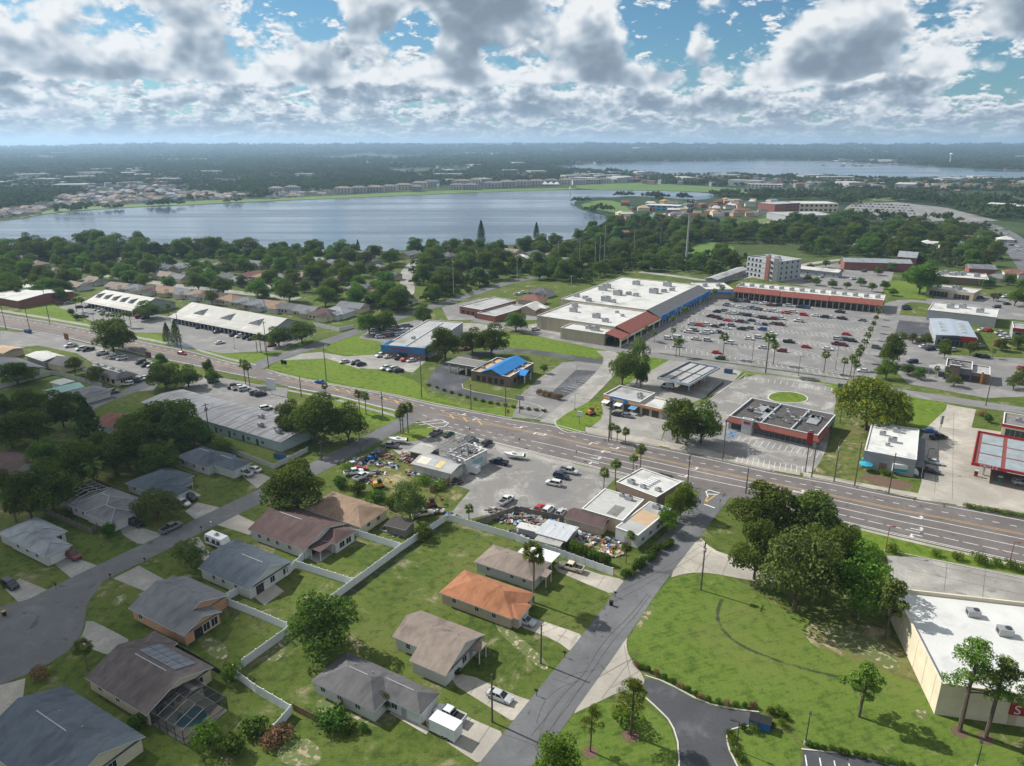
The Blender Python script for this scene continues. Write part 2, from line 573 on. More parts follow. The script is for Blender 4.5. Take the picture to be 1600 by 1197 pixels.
def build_terrain():
 radii = [0, 60, 120, 200, 300, 450, 700, 1000, 1500, 2200, 3200, 4500, 5500, 6500, 7500, 8500, 9500, 10500, 11500, 12300, 13000, 13500, 14500, 17000]
 na = 144
 vs = [(0, 0, 0)]
 for r in radii[1:]:
  for k in range(na):
   a = 2 * math.pi * k / na
   x, y = r * math.cos(a), r * math.sin(a)
   vs.append((x, y, terrain_z(x, y)))
 fs = [(0, 1 + k, 1 + (k + 1) % na) for k in range(na)]
 for i in range(len(radii) - 2):
  o, p = 1 + i * na, 1 + (i + 1) * na
  fs += [(o + k, p + k, p + (k + 1) % na, o + (k + 1) % na) for k in range(na)]
 m = bpy.data.materials.new('land_cover')
 m.use_nodes = True
 t = NT(m.node_tree)
 p = t.n['Principled BSDF']
 p.inputs['Roughness'].default_value = 0.95
 p.inputs['Specular IOR Level'].default_value = 0.1
 co = t.new('ShaderNodeTexCoord').outputs['Object']
 n1 = t.noise(co, 0.05, 5, 0.6, 0.3)
 n2 = t.noise(co, 0.55, 6, 0.65)
 n3 = t.noise(co, 3.5, 5, 0.7)
 near = t.ramp(n1, [(0.32, (0.052, 0.080, 0.014)), (0.5, (0.082, 0.114, 0.022)), (0.68, (0.125, 0.132, 0.040))])
 near = t.mix(t.math('MULTIPLY', t.smooth(n2, 0.50, 0.36), 0.6), near, (0.026, 0.042, 0.010))
 near = t.mix(t.smooth(n2, 0.46, 0.70), near, (0.095, 0.125, 0.026))
 near = t.mix(t.math('MULTIPLY', t.smooth(n3, 0.42, 0.66), 0.5), near, (0.024, 0.040, 0.008))
 nd = t.noise(co, 0.12, 8, 0.72, 0.6)
 near = t.mix(t.math('MULTIPLY', t.smooth(nd, 0.54, 0.70), t.smooth(n3, 0.3, 0.55)), near, (0.27, 0.22, 0.15))
 f1 = t.noise(co, 0.0035, 8, 0.68, 0.6)
 f2 = t.noise(t.mapping(co, scale=(1, 0.6, 1)), 0.0011, 7, 0.66, 0.5)
 far = t.ramp(f1, [(0.36, (0.016, 0.030, 0.014)), (0.5, (0.030, 0.050, 0.020)), (0.60, (0.055, 0.080, 0.026)), (0.72, (0.14, 0.14, 0.085))])
 far = t.mix(t.smooth(f2, 0.60, 0.68), far, (0.105, 0.13, 0.05))
 ln = t.new('ShaderNodeVectorMath', operation='LENGTH')
 t.link(co, ln.inputs[0])
 col = t.mix(t.smooth(ln.outputs['Value'], 450, 900), near, far)
 t.link(col, p.inputs['Base Color'])
 bp = t.new('ShaderNodeBump')
 bp.inputs['Strength'].default_value = 0.5
 bp.inputs['Distance'].default_value = 0.12
 t.link(n2, bp.inputs['Height'])
 t.link(bp.outputs[0], p.inputs['Normal'])
 mb = MB()
 mb.v, mb.f, mb.m = vs, fs, [0] * len(fs)
 o = struct('terrain', mb, m, 'grassy flat land reaching to a low ridge on the horizon')
 o.data.shade_smooth()

build_terrain()

def sheet(name, px, m, z, smooth=0, label=None, kind='structure', parent=None):
 pts = [G(u, v) for u, v in px]
 if smooth:
  pts = chaikin(pts, smooth, True)
 n = len(pts)
 if sum(pts[i].x * pts[(i + 1) % n].y - pts[(i + 1) % n].x * pts[i].y for i in range(n)) < 0:
  pts = pts[::-1]
 mb = MB().add([(p.x, p.y, z) for p in pts], [tuple(range(n))])
 o = mb.build(name, m, parent)
 if parent is None:
  o['kind'] = kind
  if label:
   o['label'] = label
 return o

def ribbon_mb(mb, pts, width, z, mi=0):
 n = len(pts)
 vs = []
 for i, p in enumerate(pts):
  d = (pts[min(i + 1, n - 1)] - pts[max(i - 1, 0)])
  d.z = 0
  d.normalize()
  s = Vector((-d.y, d.x, 0)) * (width / 2)
  vs += [(p.x - s.x, p.y - s.y, z), (p.x + s.x, p.y + s.y, z)]
 mb.add(vs, [(2 * i, 2 * i + 2, 2 * i + 3, 2 * i + 1) for i in range(n - 1)], mi)
 return mb

def ribbon(name, px, width, m, z, label=None, it=2):
 pts = chaikin([G(u, v) for u, v in px], it)
 return struct(name, ribbon_mb(MB(), pts, width, z), m, label), pts

def kerb_mb(mb, pts, w=0.22, h=0.15, closed=False):
 pts = [Vector((p[0], p[1], 0)) for p in pts]
 n = len(pts)
 rng = range(n if closed else n)
 L, R = [], []
 for i in rng:
  a = pts[(i - 1) % n] if (closed or i > 0) else pts[i]
  b = pts[(i + 1) % n] if (closed or i < n - 1) else pts[i]
  d = b - a
  d.normalize()
  s = Vector((-d.y, d.x, 0)) * (w / 2)
  L.append(pts[i] + s)
  R.append(pts[i] - s)
 o = len(mb.v)
 for l, r in zip(L, R):
  mb.v += [(r.x, r.y, 0.0), (r.x, r.y, h), (l.x, l.y, h), (l.x, l.y, 0.0)]
 for i in range(n if closed else n - 1):
  a, b = o + 4 * i, o + 4 * ((i + 1) % n)
  for k in range(3):
   mb.f.append((a + k, b + k, b + k + 1, a + k + 1))
   mb.m.append(0)
 return mb

def kerb(px, closed=False, smooth=1, label=None, world=False, w=0.24):
 pts = px if world else [G(u, v) for u, v in px]
 if smooth:
  pts = chaikin(pts, smooth, closed)
 return struct('kerb', kerb_mb(MB(), pts, w=w, closed=closed), KERB, label or 'pale concrete kerb')

# ---- lakes
LAKE = water_mat('lake_water', (0.06, 0.09, 0.12), 0.12)
LAKE1 = [(-400, 400), (-100, 392), (0, 384), (100, 380), (220, 382), (330, 385), (450, 392), (560, 395), (650, 390), (760, 385), (850, 380), (905, 372), (945, 348), (950, 338), (925, 333), (902, 326), (896, 318), (903, 311),
  (930, 308), (960, 309), (985, 306), (1040, 309), (1080, 313), (1110, 311), (1120, 305), (1100, 301), (1050, 299), (960, 297.5), (900, 297), (800, 299), (640, 306), (520, 311), (400, 316), (300, 321), (200, 325), (110, 331), (60, 337), (30, 343), (0, 346), (-100, 352), (-400, 365)]
sheet('lake', LAKE1, LAKE, 0.15, 1, 'wide blue-grey lake beyond the near neighbourhood')
sheet('lake', [(855, 263), (900, 257.5), (1000, 254), (1100, 252), (1180, 250.5), (1290, 252), (1400, 258), (1600, 268), (1900, 280), (1900, 300), (1600, 283), (1450, 282), (1290, 279), (1150, 276), (1000, 271), (880, 267)], LAKE, 0.35, 1, 'far lake stretching to the right edge')
sheet('lake', [(465, 253), (510, 247), (560, 243.5), (620, 245), (720, 246.5), (700, 249), (600, 249), (560, 251), (500, 253)], LAKE, 0.6, 1, 'small distant lake left of centre')
sheet('lake', [(-80, 266), (0, 264), (45, 262), (75, 263), (70, 266), (0, 268), (-80, 270)], LAKE, 0.6, 1, 'small distant lake at the left edge')
sheet('lake', [(730, 237), (770, 235), (850, 236), (850, 238), (760, 239)], LAKE, 0.9, 1, 'sliver of far water near the horizon')
sheet('lake', [(195, 249), (215, 247), (242, 247.5), (240, 249.5)], LAKE, 0.9, 0, 'tiny bright sliver of water below the ridge')
SHORE = mat('shore_grass', (0.085, 0.150, 0.022), (0.060, 0.105, 0.018), 0.02, detail=8)
FIELD = mat('far_field', (0.115, 0.150, 0.045), (0.085, 0.115, 0.035), 0.01, detail=8)
sheet('shore_meadow', [(20, 343), (60, 336), (110, 330), (200, 324), (300, 320), (400, 315), (520, 310.5), (640, 305.5), (760, 300), (900, 296.5), (900, 293), (760, 296), (640, 300), (520, 306), (400, 311), (300, 314), (200, 320), (110, 325), (60, 331)], SHORE, 0.25, 1, 'green bank along the far side of the lake')
sheet('shore_meadow', [(900, 296.5), (1050, 298.5), (1130, 301), (1180, 303), (1180, 296), (1050, 288), (960, 284), (900, 287)], SHORE, 0.25, 1, 'green field between the two lakes')
sheet('meadow', [(1068, 395), (1085, 383), (1115, 378), (1148, 384), (1145, 397), (1095, 402)], SHORE, 0.06, 1, 'green clearing in the wood')
sheet('meadow', [(1388, 437), (1440, 442), (1462, 458), (1458, 470), (1388, 462), (1380, 450)], VERGE, 0.05, 1, 'green lot under the big dark oak')
sheet('meadow', [(900, 322), (930, 313), (965, 314), (990, 330), (985, 342), (950, 330)], SHORE, 0.25, 1, 'green point of land in the lake')
sheet('meadow', [(1150, 348), (1215, 338), (1240, 345), (1200, 352)], FIELD, 0.08, 0, 'field beside the office building')
sheet('meadow', [(1235, 298), (1275, 292), (1275, 300), (1240, 303)], SHORE, 0.25, 0, 'small field behind the white hotel')
sheet('meadow', [(1320, 315), (1400, 305), (1420, 312), (1340, 318)], FIELD, 0.12, 0, 'pale field beyond the far car park')

# ---- lawns of their own tone
sheet('lawn', [(416, 586), (418, 574), (440, 562), (470, 556), (520, 562), (575, 575), (640, 590), (662, 605), (668, 618), (690, 626), (740, 638), (800, 645), (848, 648), (846, 652), (800, 656), (700, 636), (608, 617), (520, 602), (460, 591)], VERGE, 0.012, 1, 'bright green verge between the highway and the blue shop')
sheet('lawn', [(500, 545), (540, 525), (575, 517), (598, 540), (590, 553), (545, 557)], VERGE, 0.012, 1, 'bright grass patch left of the blue shop')
sheet('lawn', [(20, 488), (70, 470), (110, 488), (160, 515), (145, 516), (75, 503)], VERGE, 0.012, 1, 'green slope in front of the left strip mall')
sheet('lawn', [(212, 520), (255, 523), (270, 540), (345, 553), (420, 552), (480, 528), (492, 530), (440, 556), (390, 570), (365, 568), (314, 562), (270, 546), (212, 534)], VERGE, 0.012, 1, 'green verge below the long strip mall')
sheet('lawn', [(780, 525), (830, 522), (945, 545), (948, 560), (900, 556), (790, 545)], VERGE, 0.012, 1, 'green strip behind the plaza side wall')
sheet('lawn', [(668, 615), (700, 626), (760, 640), (842, 634), (850, 640), (835, 652), (780, 652), (690, 633)], VERGE, 0.014, 1, 'verge below the bank drive')
sheet('lawn', [(868, 655), (935, 620), (945, 650), (918, 672), (890, 676), (872, 668)], VERGE, 0.055, 1, 'green island beside the petrol station shop')
sheet('lawn', [(985, 563), (1010, 548), (1060, 556), (1200, 578), (1330, 601), (1390, 612), (1475, 628), (1478, 640), (1470, 670), (1440, 672), (1366, 656), (1345, 640), (1300, 610), (1165, 583), (1150, 580), (1105, 625), (1130, 600), (1060, 556), (1010, 590), (970, 600)], VERGE, 0.012, 0, 'green strip between back road and car parks')
sheet('lawn', [(980, 995), (1040, 905), (1090, 895), (1140, 900), (1240, 965), (1400, 1005), (1430, 1000), (1468, 1112), (1640, 1200), (1640, 1260), (1430, 1240), (1420, 1205), (1255, 1170), (1232, 1112), (1150, 1108), (1100, 1098), (1020, 1050), (985, 1028)], BIGLAWN, 0.012, 1, 'big mown lawn right of the side street')
sheet('lawn', [(885, 1122), (935, 1098), (1000, 1098), (1045, 1130), (1058, 1170), (1055, 1250), (750, 1260), (830, 1197)], BIGLAWN, 0.012, 0, 'mown lawn with young pines at the bottom edge')
sheet('lawn', [(1145, 1145), (1160, 1132), (1230, 1145), (1252, 1170), (1250, 1250), (1185, 1250), (1150, 1190)], BIGLAWN, 0.013, 1, 'small lawn inside the drive loop')
sheet('yard', [(545, 745), (600, 700), (640, 720), (690, 745), (735, 765), (690, 800), (640, 790), (600, 765)], YARD, 0.012, 1, 'worn weedy yard full of scrap')
sheet('yard', [(1265, 745), (1300, 690), (1340, 640), (1366, 656), (1350, 705), (1345, 735), (1425, 752), (1430, 780), (1387, 773), (1300, 755)], YARD, 0.014, 1, 'patchy verge left of the white roofed block')
sheet('yard', [(1255, 975), (1320, 960), (1430, 975), (1460, 1085), (1400, 1055), (1330, 1030), (1265, 1010)], YARD, 0.016, 2, 'bare sandy ground under the trees')
sheet('yard', [(900, 905), (955, 890), (985, 893), (1060, 820), (1075, 800), (1085, 790), (1062, 835), (1000, 900), (960, 905)], YARD, 0.012, 0, 'rough strip between yard and side street')
sheet('dirt_patch', [(990, 975), (1004, 950), (1020, 945), (1022, 955), (1008, 972), (995, 986)], DIRT, 0.022, 1, 'bare dirt beside the side street')
sheet('dirt_patch', [(430, 1170), (470, 1150), (500, 1165), (505, 1197), (440, 1197)], DIRT, 0.022, 2, 'bare dirt bed at the bottom edge')
sheet('dirt_patch', [(488, 1100), (510, 1088), (535, 1100), (510, 1122)], DIRT, 0.022, 2, 'sandy patch by the wooden fence')
sheet('dirt_patch', [(850, 850), (880, 838), (960, 862), (950, 880), (900, 868)], DIRT, 0.02, 1, 'dirt yard behind the row of shops')

# ---- car parks and drives
sheet('car_park', [(600, 692), (640, 674), (680, 672), (750, 688), (800, 700), (870, 717), (935, 733), (968, 741), (935, 775), (895, 812), (840, 806), (780, 800), (730, 812), (706, 800), (735, 766), (706, 756), (690, 745), (640, 722)], OLDLOT, 0.020, 0, 'cracked pale car park in front of the scrap yard')
sheet('tarmac_patch', [(818, 770), (838, 740), (905, 772), (888, 795)], LOT, 0.028, 0, 'darker tarmac patch in the cracked car park')
sheet('car_park', [(965, 546), (1000, 520), (1045, 490), (1080, 462), (1110, 448), (1145, 452), (1377, 476), (1395, 470), (1392, 500), (1376, 540), (1345, 600), (1200, 577), (1060, 556)], LOT, 0.024, 0, 'large plaza car park')
sheet('car_park', [(915, 680), (930, 645), (945, 625), (980, 600), (1025, 575), (1050, 560), (1090, 566), (1160, 580), (1135, 610), (1100, 622), (1055, 640), (1040, 665), (1030, 698), (980, 690)], OLDCONC, 0.026, 0, 'concrete forecourt of the petrol station')
sheet('car_park', [(1030, 698), (1045, 660), (1105, 628), (1165, 584), (1230, 590), (1300, 603), (1308, 618), (1300, 660), (1288, 715), (1262, 746), (1150, 722), (1100, 713)], OLDLOT, 0.028, 1, 'cracked old car park round the diner')
sheet('car_park', [(800, 652), (815, 615), (845, 590), (880, 566), (905, 565), (945, 570), (940, 590), (905, 618), (868, 642), (868, 660), (835, 655)], LOT, 0.026, 0, 'grey car park beside the bank')
sheet('stall_bay', [(855, 620), (900, 578), (938, 580), (903, 607), (880, 622)], DARKLOT, 0.034, 0, 'dark sealed stalls in the bank car park')
sheet('drive_loop', [(668, 600), (672, 585), (700, 572), (740, 575), (735, 590), (722, 600), (726, 610), (800, 624), (790, 630), (700, 615), (675, 608)], DARKLOT, 0.026, 1, 'dark drive under the bank canopy')
sheet('car_park', [(560, 575), (600, 556), (660, 550), (665, 565), (645, 582), (600, 578)], OLDCONC, 0.026, 0, 'forecourt of the blue shop')
sheet('car_park', [(500, 550), (540, 557), (600, 553), (600, 570), (560, 576), (510, 560), (440, 563), (470, 553)], OLDCONC, 0.024, 0, 'concrete drive to the blue shop')
sheet('car_park', [(640, 545), (690, 505), (745, 505), (790, 512), (760, 530), (700, 545), (670, 560)], OLDCONC, 0.022, 0, 'paved strip beside the blue shop')
sheet('car_park', [(560, 528), (575, 517), (650, 500), (690, 505), (640, 540), (600, 535)], LOT, 0.023, 0, 'rear lot packed with cars')
sheet('car_park', [(1436, 690), (1448, 668), (1478, 640), (1480, 632), (1525, 640), (1518, 668), (1600, 680), (1700, 700), (1700, 830), (1600, 812), (1490, 788), (1432, 780), (1440, 752)], CONC, 0.030, 0, 'pale concrete forecourt by the red canopy')
sheet('car_park', [(1434, 692), (1445, 694), (1444, 748), (1432, 746)], DARKLOT, 0.036, 0, 'dark strip of stalls beside the white roofed block')
sheet('car_park', [(1385, 868), (1450, 872), (1600, 900), (1700, 920), (1700, 1000), (1590, 945), (1428, 924), (1420, 938), (1398, 925)], OLDCONC, 0.024, 0, 'worn concrete lot behind the cream building')
sheet('car_park', [(90, 480), (130, 473), (215, 487), (240, 490), (290, 500), (420, 525), (470, 520), (492, 522), (440, 548), (345, 552), (270, 538), (255, 520), (210, 520), (165, 513), (120, 490)], LOT, 0.024, 0, 'car park of the two white strip malls')
sheet('car_park', [(0, 517), (100, 523), (112, 532), (200, 552), (235, 562), (260, 580), (240, 610), (215, 612), (190, 595), (120, 552), (60, 540), (0, 545)], LOT, 0.024, 0, 'car park left of the mansard roofed office')
sheet('car_park', [(285, 606), (300, 590), (345, 590), (400, 600), (450, 607), (448, 620), (460, 640), (440, 660), (380, 636)], LOT, 0.024, 0, 'car park behind the long metal building')
sheet('car_park', [(1385, 490), (1440, 495), (1470, 500), (1460, 540), (1480, 555), (1600, 560), (1600, 620), (1540, 622), (1420, 600), (1380, 560), (1395, 520)], LOT, 0.022, 0, 'car parks along the back road at right')
sheet('car_park', [(1405, 500), (1466, 506), (1462, 528), (1398, 522)], DARKLOT, 0.032, 0, 'dark car park beside the skylight roof')
sheet('car_park', [(1220, 440), (1250, 420), (1330, 408), (1400, 415), (1392, 440), (1375, 460), (1300, 455)], LOT, 0.022, 0, 'hotel car park behind the plaza wing')
sheet('car_park', [(1310, 335), (1330, 318), (1400, 316), (1480, 325), (1560, 345), (1500, 347), (1400, 345)], LOT, 0.15, 0, 'far shopping centre car park')
sheet('car_park', [(840, 505), (880, 515), (878, 530), (800, 512)], OLDCONC, 0.026, 0, 'loading yard beside the plaza')
sheet('car_park', [(690, 480), (760, 465), (850, 480), (840, 500), (760, 500), (700, 500)], LOT, 0.022, 0, 'lot round the red flat roofed house')
sheet('car_park', [(1440, 455), (1530, 462), (1600, 470), (1600, 500), (1560, 498), (1450, 475)], LOT, 0.022, 0, 'car park of the brown office block')
for px, m, lab in [
 ([(655, 1128), (690, 1100), (740, 1125), (797, 1149), (757, 1199), (712, 1170)], CONC, 'drive with white pickup and box trailer'),
 ([(608, 1114), (620, 1107), (672, 1140), (666, 1148)], CONC, 'path to the dark grey hip house'),
 ([(697, 1062), (725, 1050), (800, 1085), (840, 1098), (808, 1132), (770, 1108)], CONC, 'drive with the grey sedan'),
 ([(803, 976), (822, 962), (870, 978), (918, 995), (896, 1022), (868, 1000)], CONC, 'drive of the orange roofed house'),
 ([(860, 888), (880, 874), (925, 895), (985, 908), (965, 932), (910, 910)], CONC, 'drive with the cream pickup'),
 ([(1090, 835), (1112, 858), (1140, 868), (1166, 876), (1240, 900), (1240, 915), (1165, 906), (1110, 895), (1074, 895), (1040, 905)], CONC, 'concrete apron beside the big oaks'),
 ([(981, 992), (978, 1008), (983, 1027), (1008, 1060), (1004, 1072), (968, 1081), (937, 1096), (883, 1122)], CONC, 'concrete mouth of the looping drive'),
 ([(181, 829), (205, 818), (232, 828), (258, 836), (225, 856)], OLDCONC, 'drive of the house with the pool cage at left'),
 ([(82, 879), (100, 865), (160, 887), (119, 910)], OLDCONC, 'drive with the red and white pickup'),
 ([(8, 921), (30, 904), (82, 925), (37, 949)], OLDCONC, 'drive with the dark off-roader'),
 ([(177, 904), (217, 884), (256, 905), (231, 926)], OLDCONC, 'drive of the peach walled house'),
 ([(135, 966), (175, 985), (209, 1004), (181, 1028), (120, 1006), (132, 985)], OLDCONC, 'stained drive of the solar roofed house'),
 ([(-20, 1076), (40, 1060), (32, 1120), (-20, 1150)], CONC, 'drive at the left bottom edge'),
 ([(271, 855), (308, 836), (318, 850), (330, 868), (318, 880), (310, 862)], OLDCONC, 'drive with the white camper'),
 ([(338, 820), (368, 802), (404, 819), (390, 836)], CONC, 'drive of the brown roofed house'),
 ([(289, 799), (308, 785), (343, 793), (306, 813)], OLDCONC, 'drive with the white car and dark pickup'),
 ([(377, 743), (398, 735), (424, 747), (402, 763)], OLDCONC, 'drive with two white vehicles'),
 ([(288, 772), (300, 766), (314, 774), (300, 780)], CONC, 'path of the porch house'),
 ([(470, 866), (515, 848), (530, 858), (497, 881)], CONC, 'patio behind the brown roofed house'),
 ([(388, 926), (420, 906), (444, 924), (413, 946)], CONC, 'patio of the dark blue roofed house'),
 ([(480, 683), (432, 702), (330, 676), (340, 668)], OLDCONC, 'back lane of the long metal building'),
]:
 sheet('driveway', px, m, 0.034, 1 if len(px) > 4 else 0, lab)
DRIVE = [(1004, 1072), (1008, 1058), (1040, 1068), (1100, 1101), (1150, 1111), (1186, 1115), (1186, 1131), (1145, 1136), (1131, 1147), (1140, 1180), (1185, 1260), (1055, 1260), (1060, 1170), (1048, 1130), (1025, 1108)]
sheet('driveway', DRIVE, DARKLOT, 0.030, 1, 'dark curving drive at the bottom')
sheet('car_park', [(1255, 1173), (1330, 1181), (1425, 1207), (1440, 1260), (1250, 1260)], DARKLOT, 0.030, 0, 'corner of a dark car park at the bottom')
kerb([(1008, 1056), (1040, 1066), (1100, 1099), (1150, 1109), (1186, 1113)], label='kerb on the outer side of the curving drive')
kerb([(1008, 1090), (1026, 1106), (1050, 1130), (1062, 1170), (1058, 1260)], label='kerb round the lawn with young pines')
kerb([(1186, 1133), (1146, 1138), (1133, 1148), (1142, 1180), (1188, 1260)], label='kerb round the small inner lawn')
kerb([(1252, 1171), (1330, 1179), (1430, 1206)], label='kerb of the car park corner', smooth=0)

# ---- streets
ribbon('street', [(1120, 770), (1098, 797), (1010, 903), (944, 996), (868, 1095), (792, 1197), (690, 1330)], 7.7, ASPH, 0.045, 'side street running down to the bottom edge', 1)
ribbon('street', [(652, 648), (610, 671), (560, 697), (500, 728), (430, 764), (330, 812), (215, 868), (130, 908), (40, 955), (-120, 1030)], 7.2, ASPH, 0.045, 'residential street at left')
sheet('street_turnaround', [(-80, 965), (40, 940), (120, 908), (165, 896), (158, 915), (137, 940), (132, 975), (122, 1003), (90, 1030), (40, 1056), (-80, 1100)], ASPH, 0.041, 1, 'wide turning head of the residential street')
ribbon('street', [(384, 584), (405, 570), (440, 556), (490, 541), (540, 524), (590, 507), (650, 487), (720, 466), (790, 442), (850, 430)], 8.0, ASPH, 0.045, 'road past the blue shop')
ribbon('street', [(742, 500), (790, 508), (830, 518), (880, 530), (955, 545), (1030, 556), (1120, 569), (1200, 580), (1330, 599), (1450, 620), (1540, 633), (1760, 665)], 8.0, LOT, 0.045, 'back road in front of the plaza')
ribbon('street', [(700, 600), (683, 592), (690, 576), (712, 563), (740, 555), (790, 546.5), (840, 550), (900, 561), (945, 566)], 6.5, DARKLOT, 0.038, 'dark lane looping behind the bank')
ribbon('street', [(945, 548), (960, 560), (950, 580), (905, 625), (860, 662)], 8.0, OLDCONC, 0.040, 'lane between bank and petrol station')
ribbon('street', [(130, 437), (165, 430), (200, 436), (250, 443), (306, 450), (381, 458), (419, 462), (466, 467)], 8.0, OLDCONC, 0.045, 'street of the neighbourhood behind the strip malls')
ribbon('street', [(405, 460), (415, 452), (432, 443), (470, 432)], 7.0, OLDCONC, 0.042, 'side lane of that neighbourhood')
ribbon('street', [(625, 470), (640, 455), (632, 430), (645, 412), (660, 405)], 9.0, OLDCONC, 0.042, 'cul-de-sac near the lake')
ribbon('street', [(0, 645), (60, 655), (110, 650), (150, 630), (200, 612), (245, 595)], 6.5, ASPH, 0.043, 'lane below the green roofed house')
ribbon('street', [(1345, 600), (1372, 545), (1392, 495), (1400, 468), (1470, 474), (1600, 492)], 8.0, LOT, 0.042, 'lane along the palm row')
ribbon('street', [(1660, 470), (1610, 405), (1585, 380), (1560, 360), (1520, 345), (1450, 330)], 26.0, ASPH, 0.10, 'busy distant highway at the right edge')
ribbon('street', [(1000, 425), (1060, 432), (1110, 440), (1180, 432), (1260, 412), (1330, 404)], 7.0, OLDCONC, 0.042, 'service lane behind the plaza')
ribbon('street', [(1195, 350), (1250, 336), (1300, 332), (1340, 345), (1400, 352)], 9.0, OLDCONC, 0.12, 'road by the distant offices')

# ---- the highway
FAR = [(-500, 425), (0, 490), (75, 502), (141, 514), (210, 531), (300, 549), (362, 566), (413, 577), (460, 590), (520, 601), (608, 616), (694, 635), (800, 655), (867, 665), (915, 678), (1022, 698), (1102, 715), (1200, 737), (1300, 755), (1387, 773), (1494, 792), (1600, 812), (2200, 925)]
NEAR = [(-500, 438), (0, 511), (101, 527), (144, 538), (200, 549), (236, 558), (297, 570), (356, 583), (403, 592), (448, 604), (526, 619), (622, 643), (678, 667), (748, 686), (800, 698), (867, 715), (934, 731), (971, 739), (1078, 764), (1200, 788), (1303, 812), (1400, 835), (1600, 880), (2200, 1015)]

def HW(u, t):
 a, b = interp(FAR, u), interp(NEAR, u)
 return G(u, a + (b - a) * t)

us = [-500, -300, -150] + list(range(-50, 1700, 25)) + [1800, 2000, 2200]
mb = MB()
vs = []
for u in us:
 p, q = HW(u, -0.02), HW(u, 1.02)
 vs += [(q.x, q.y, 0.052), (p.x, p.y, 0.052)]
mb.add(vs, [(2 * i, 2 * i + 2, 2 * i + 3, 2 * i + 1) for i in range(len(us) - 1)])
highway = struct('highway', mb, HWAY, 'five lane highway crossing the picture')

def hw_line(mb, u0, u1, t, w=0.24, z=0.060, step=20, t1=None):
 n = max(2, int(abs(u1 - u0) / step) + 1)
 t1 = t if t1 is None else t1
 pts = [HW(u0 + (u1 - u0) * i / (n - 1), t + (t1 - t) * i / (n - 1)) for i in range(n)]
 ribbon_mb(mb, pts, w, z)

white, yel = MB(), MB()

def dashes(u0, u1, t, on=10, off=14):
 u = u0
 while u < u1:
  k = 0.55 + 0.45 * (u - 400) / 900.0
  k = max(0.35, k)
  hw_line(white, u, u + on * k, t)
  u += (on + off) * k

hw_line(white, 700, 2200, 0.03)
hw_line(white, -400, 380, 0.06)
hw_line(white, 430, 700, 0.05)
dashes(800, 1700, 0.19)
dashes(420, 800, 0.2)
dashes(-100, 380, 0.25)
hw_line(white, 900, 2200, 0.455)
hw_line(white, 1190, 2200, 0.64)
hw_line(white, 830, 1190, 0.64)
dashes(660, 830, 0.66)
dashes(700, 900, 0.82)
hw_line(white, 905, 1085, 0.82)
dashes(1300, 1700, 0.82, 22, 6)
hw_line(white, 700, 1055, 0.985)
hw_line(white, 1290, 2200, 0.985)
hw_line(white, 450, 620, 0.96)
hw_line(white, -400, 400, 0.95)
for dt in (-0.012, 0.018):
 hw_line(yel, 800, 2200, 0.34 + dt, w=0.2)
hw_line(yel, 690, 800, 0.27, t1=0.33)
hw_line(yel, 682, 800, 0.40, t1=0.355)
for dt in (0.36, 0.50):
 hw_line(yel, -400, 380, dt)
 hw_line(yel, 440, 600, dt)
hw_line(yel, 600, 652, 0.36, t1=0.30)
hw_line(yel, 600, 640, 0.50, t1=0.44)
for u in (523, 541, 598, 616, 703, 724, 747):
 a, b = HW(u, 0.30), HW(u + 6, 0.44)
 ribbon_mb(yel, [a, b], 0.55, 0.062)
for a, b in [((648, 661), (690, 656)), ((690, 656), (701, 661)), ((701, 661), (694, 667)), ((694, 667), (668, 668)), ((655, 664), (700, 660))]:
 ribbon_mb(white, [G(*a), G(*b)], 0.3, 0.062)
for a, b in [((1103, 768), (1108, 766)), ((1108, 766), (1125, 771)), ((1104, 772), (1122, 773)), ((1103, 768), (1106, 776))]:
 ribbon_mb(white, [G(*a), G(*b)], 0.4, 0.064)
for a, b in [((1106, 776), (1101, 786)), ((1101, 786), (1118, 774))]:
 ribbon_mb(yel, [G(*a), G(*b)], 0.4, 0.064)
ribbon_mb(white, [G(1100, 788), G(1117, 794)], 0.45, 0.064)

def arrow(u, v, flip=1, turn=True):
 p = G(u, v)
 d = (HW(u + 30, 0.5) - HW(u - 30, 0.5)).normalized() * flip
 s = Vector((-d.y, d.x, 0))

 def q(x, y):
  r = p + d * x + s * y
  return (r.x, r.y, 0.064)
 white.add([q(-1.6, -.16), q(1.0, -.16), q(1.0, .16), q(-1.6, .16)], [(0, 1, 2, 3)])
 if turn:
  white.add([q(0.6, .16), q(1.0, .16), q(1.0, 1.0), q(0.6, 1.0)], [(0, 1, 2, 3)])
  white.add([q(0.2, 0.9), q(1.4, 0.9), q(0.8, 1.9)], [(0, 1, 2)])
 else:
  white.add([q(1.0, -.6), q(2.2, 0), q(1.0, .6)], [(0, 1, 2)])

for u, v, f in [(809, 668.5, 1), (841, 676.5, -1), (846, 680, 1), (928, 692.6, -1), (960, 701, 1), (947, 705, -1), (931, 717, 1), (928, 723, -1), (1083, 733, 1), (1067, 745, 1), (1063, 752, -1), (1280, 766, -1), (1249, 769, 1), (1434, 810, 1), (1434, 828, 1), (1430, 836, -1), (720, 648, 1), (746, 655, -1)]:
 arrow(u, v, f)
for o, nm in ((white.build('lane_marking', WHITEP, highway), 'w'), (yel.build('lane_marking', YELP, highway), 'y')):
 o['label'] = 'white lane lines and arrows' if nm == 'w' else 'yellow centre lines and hatching'

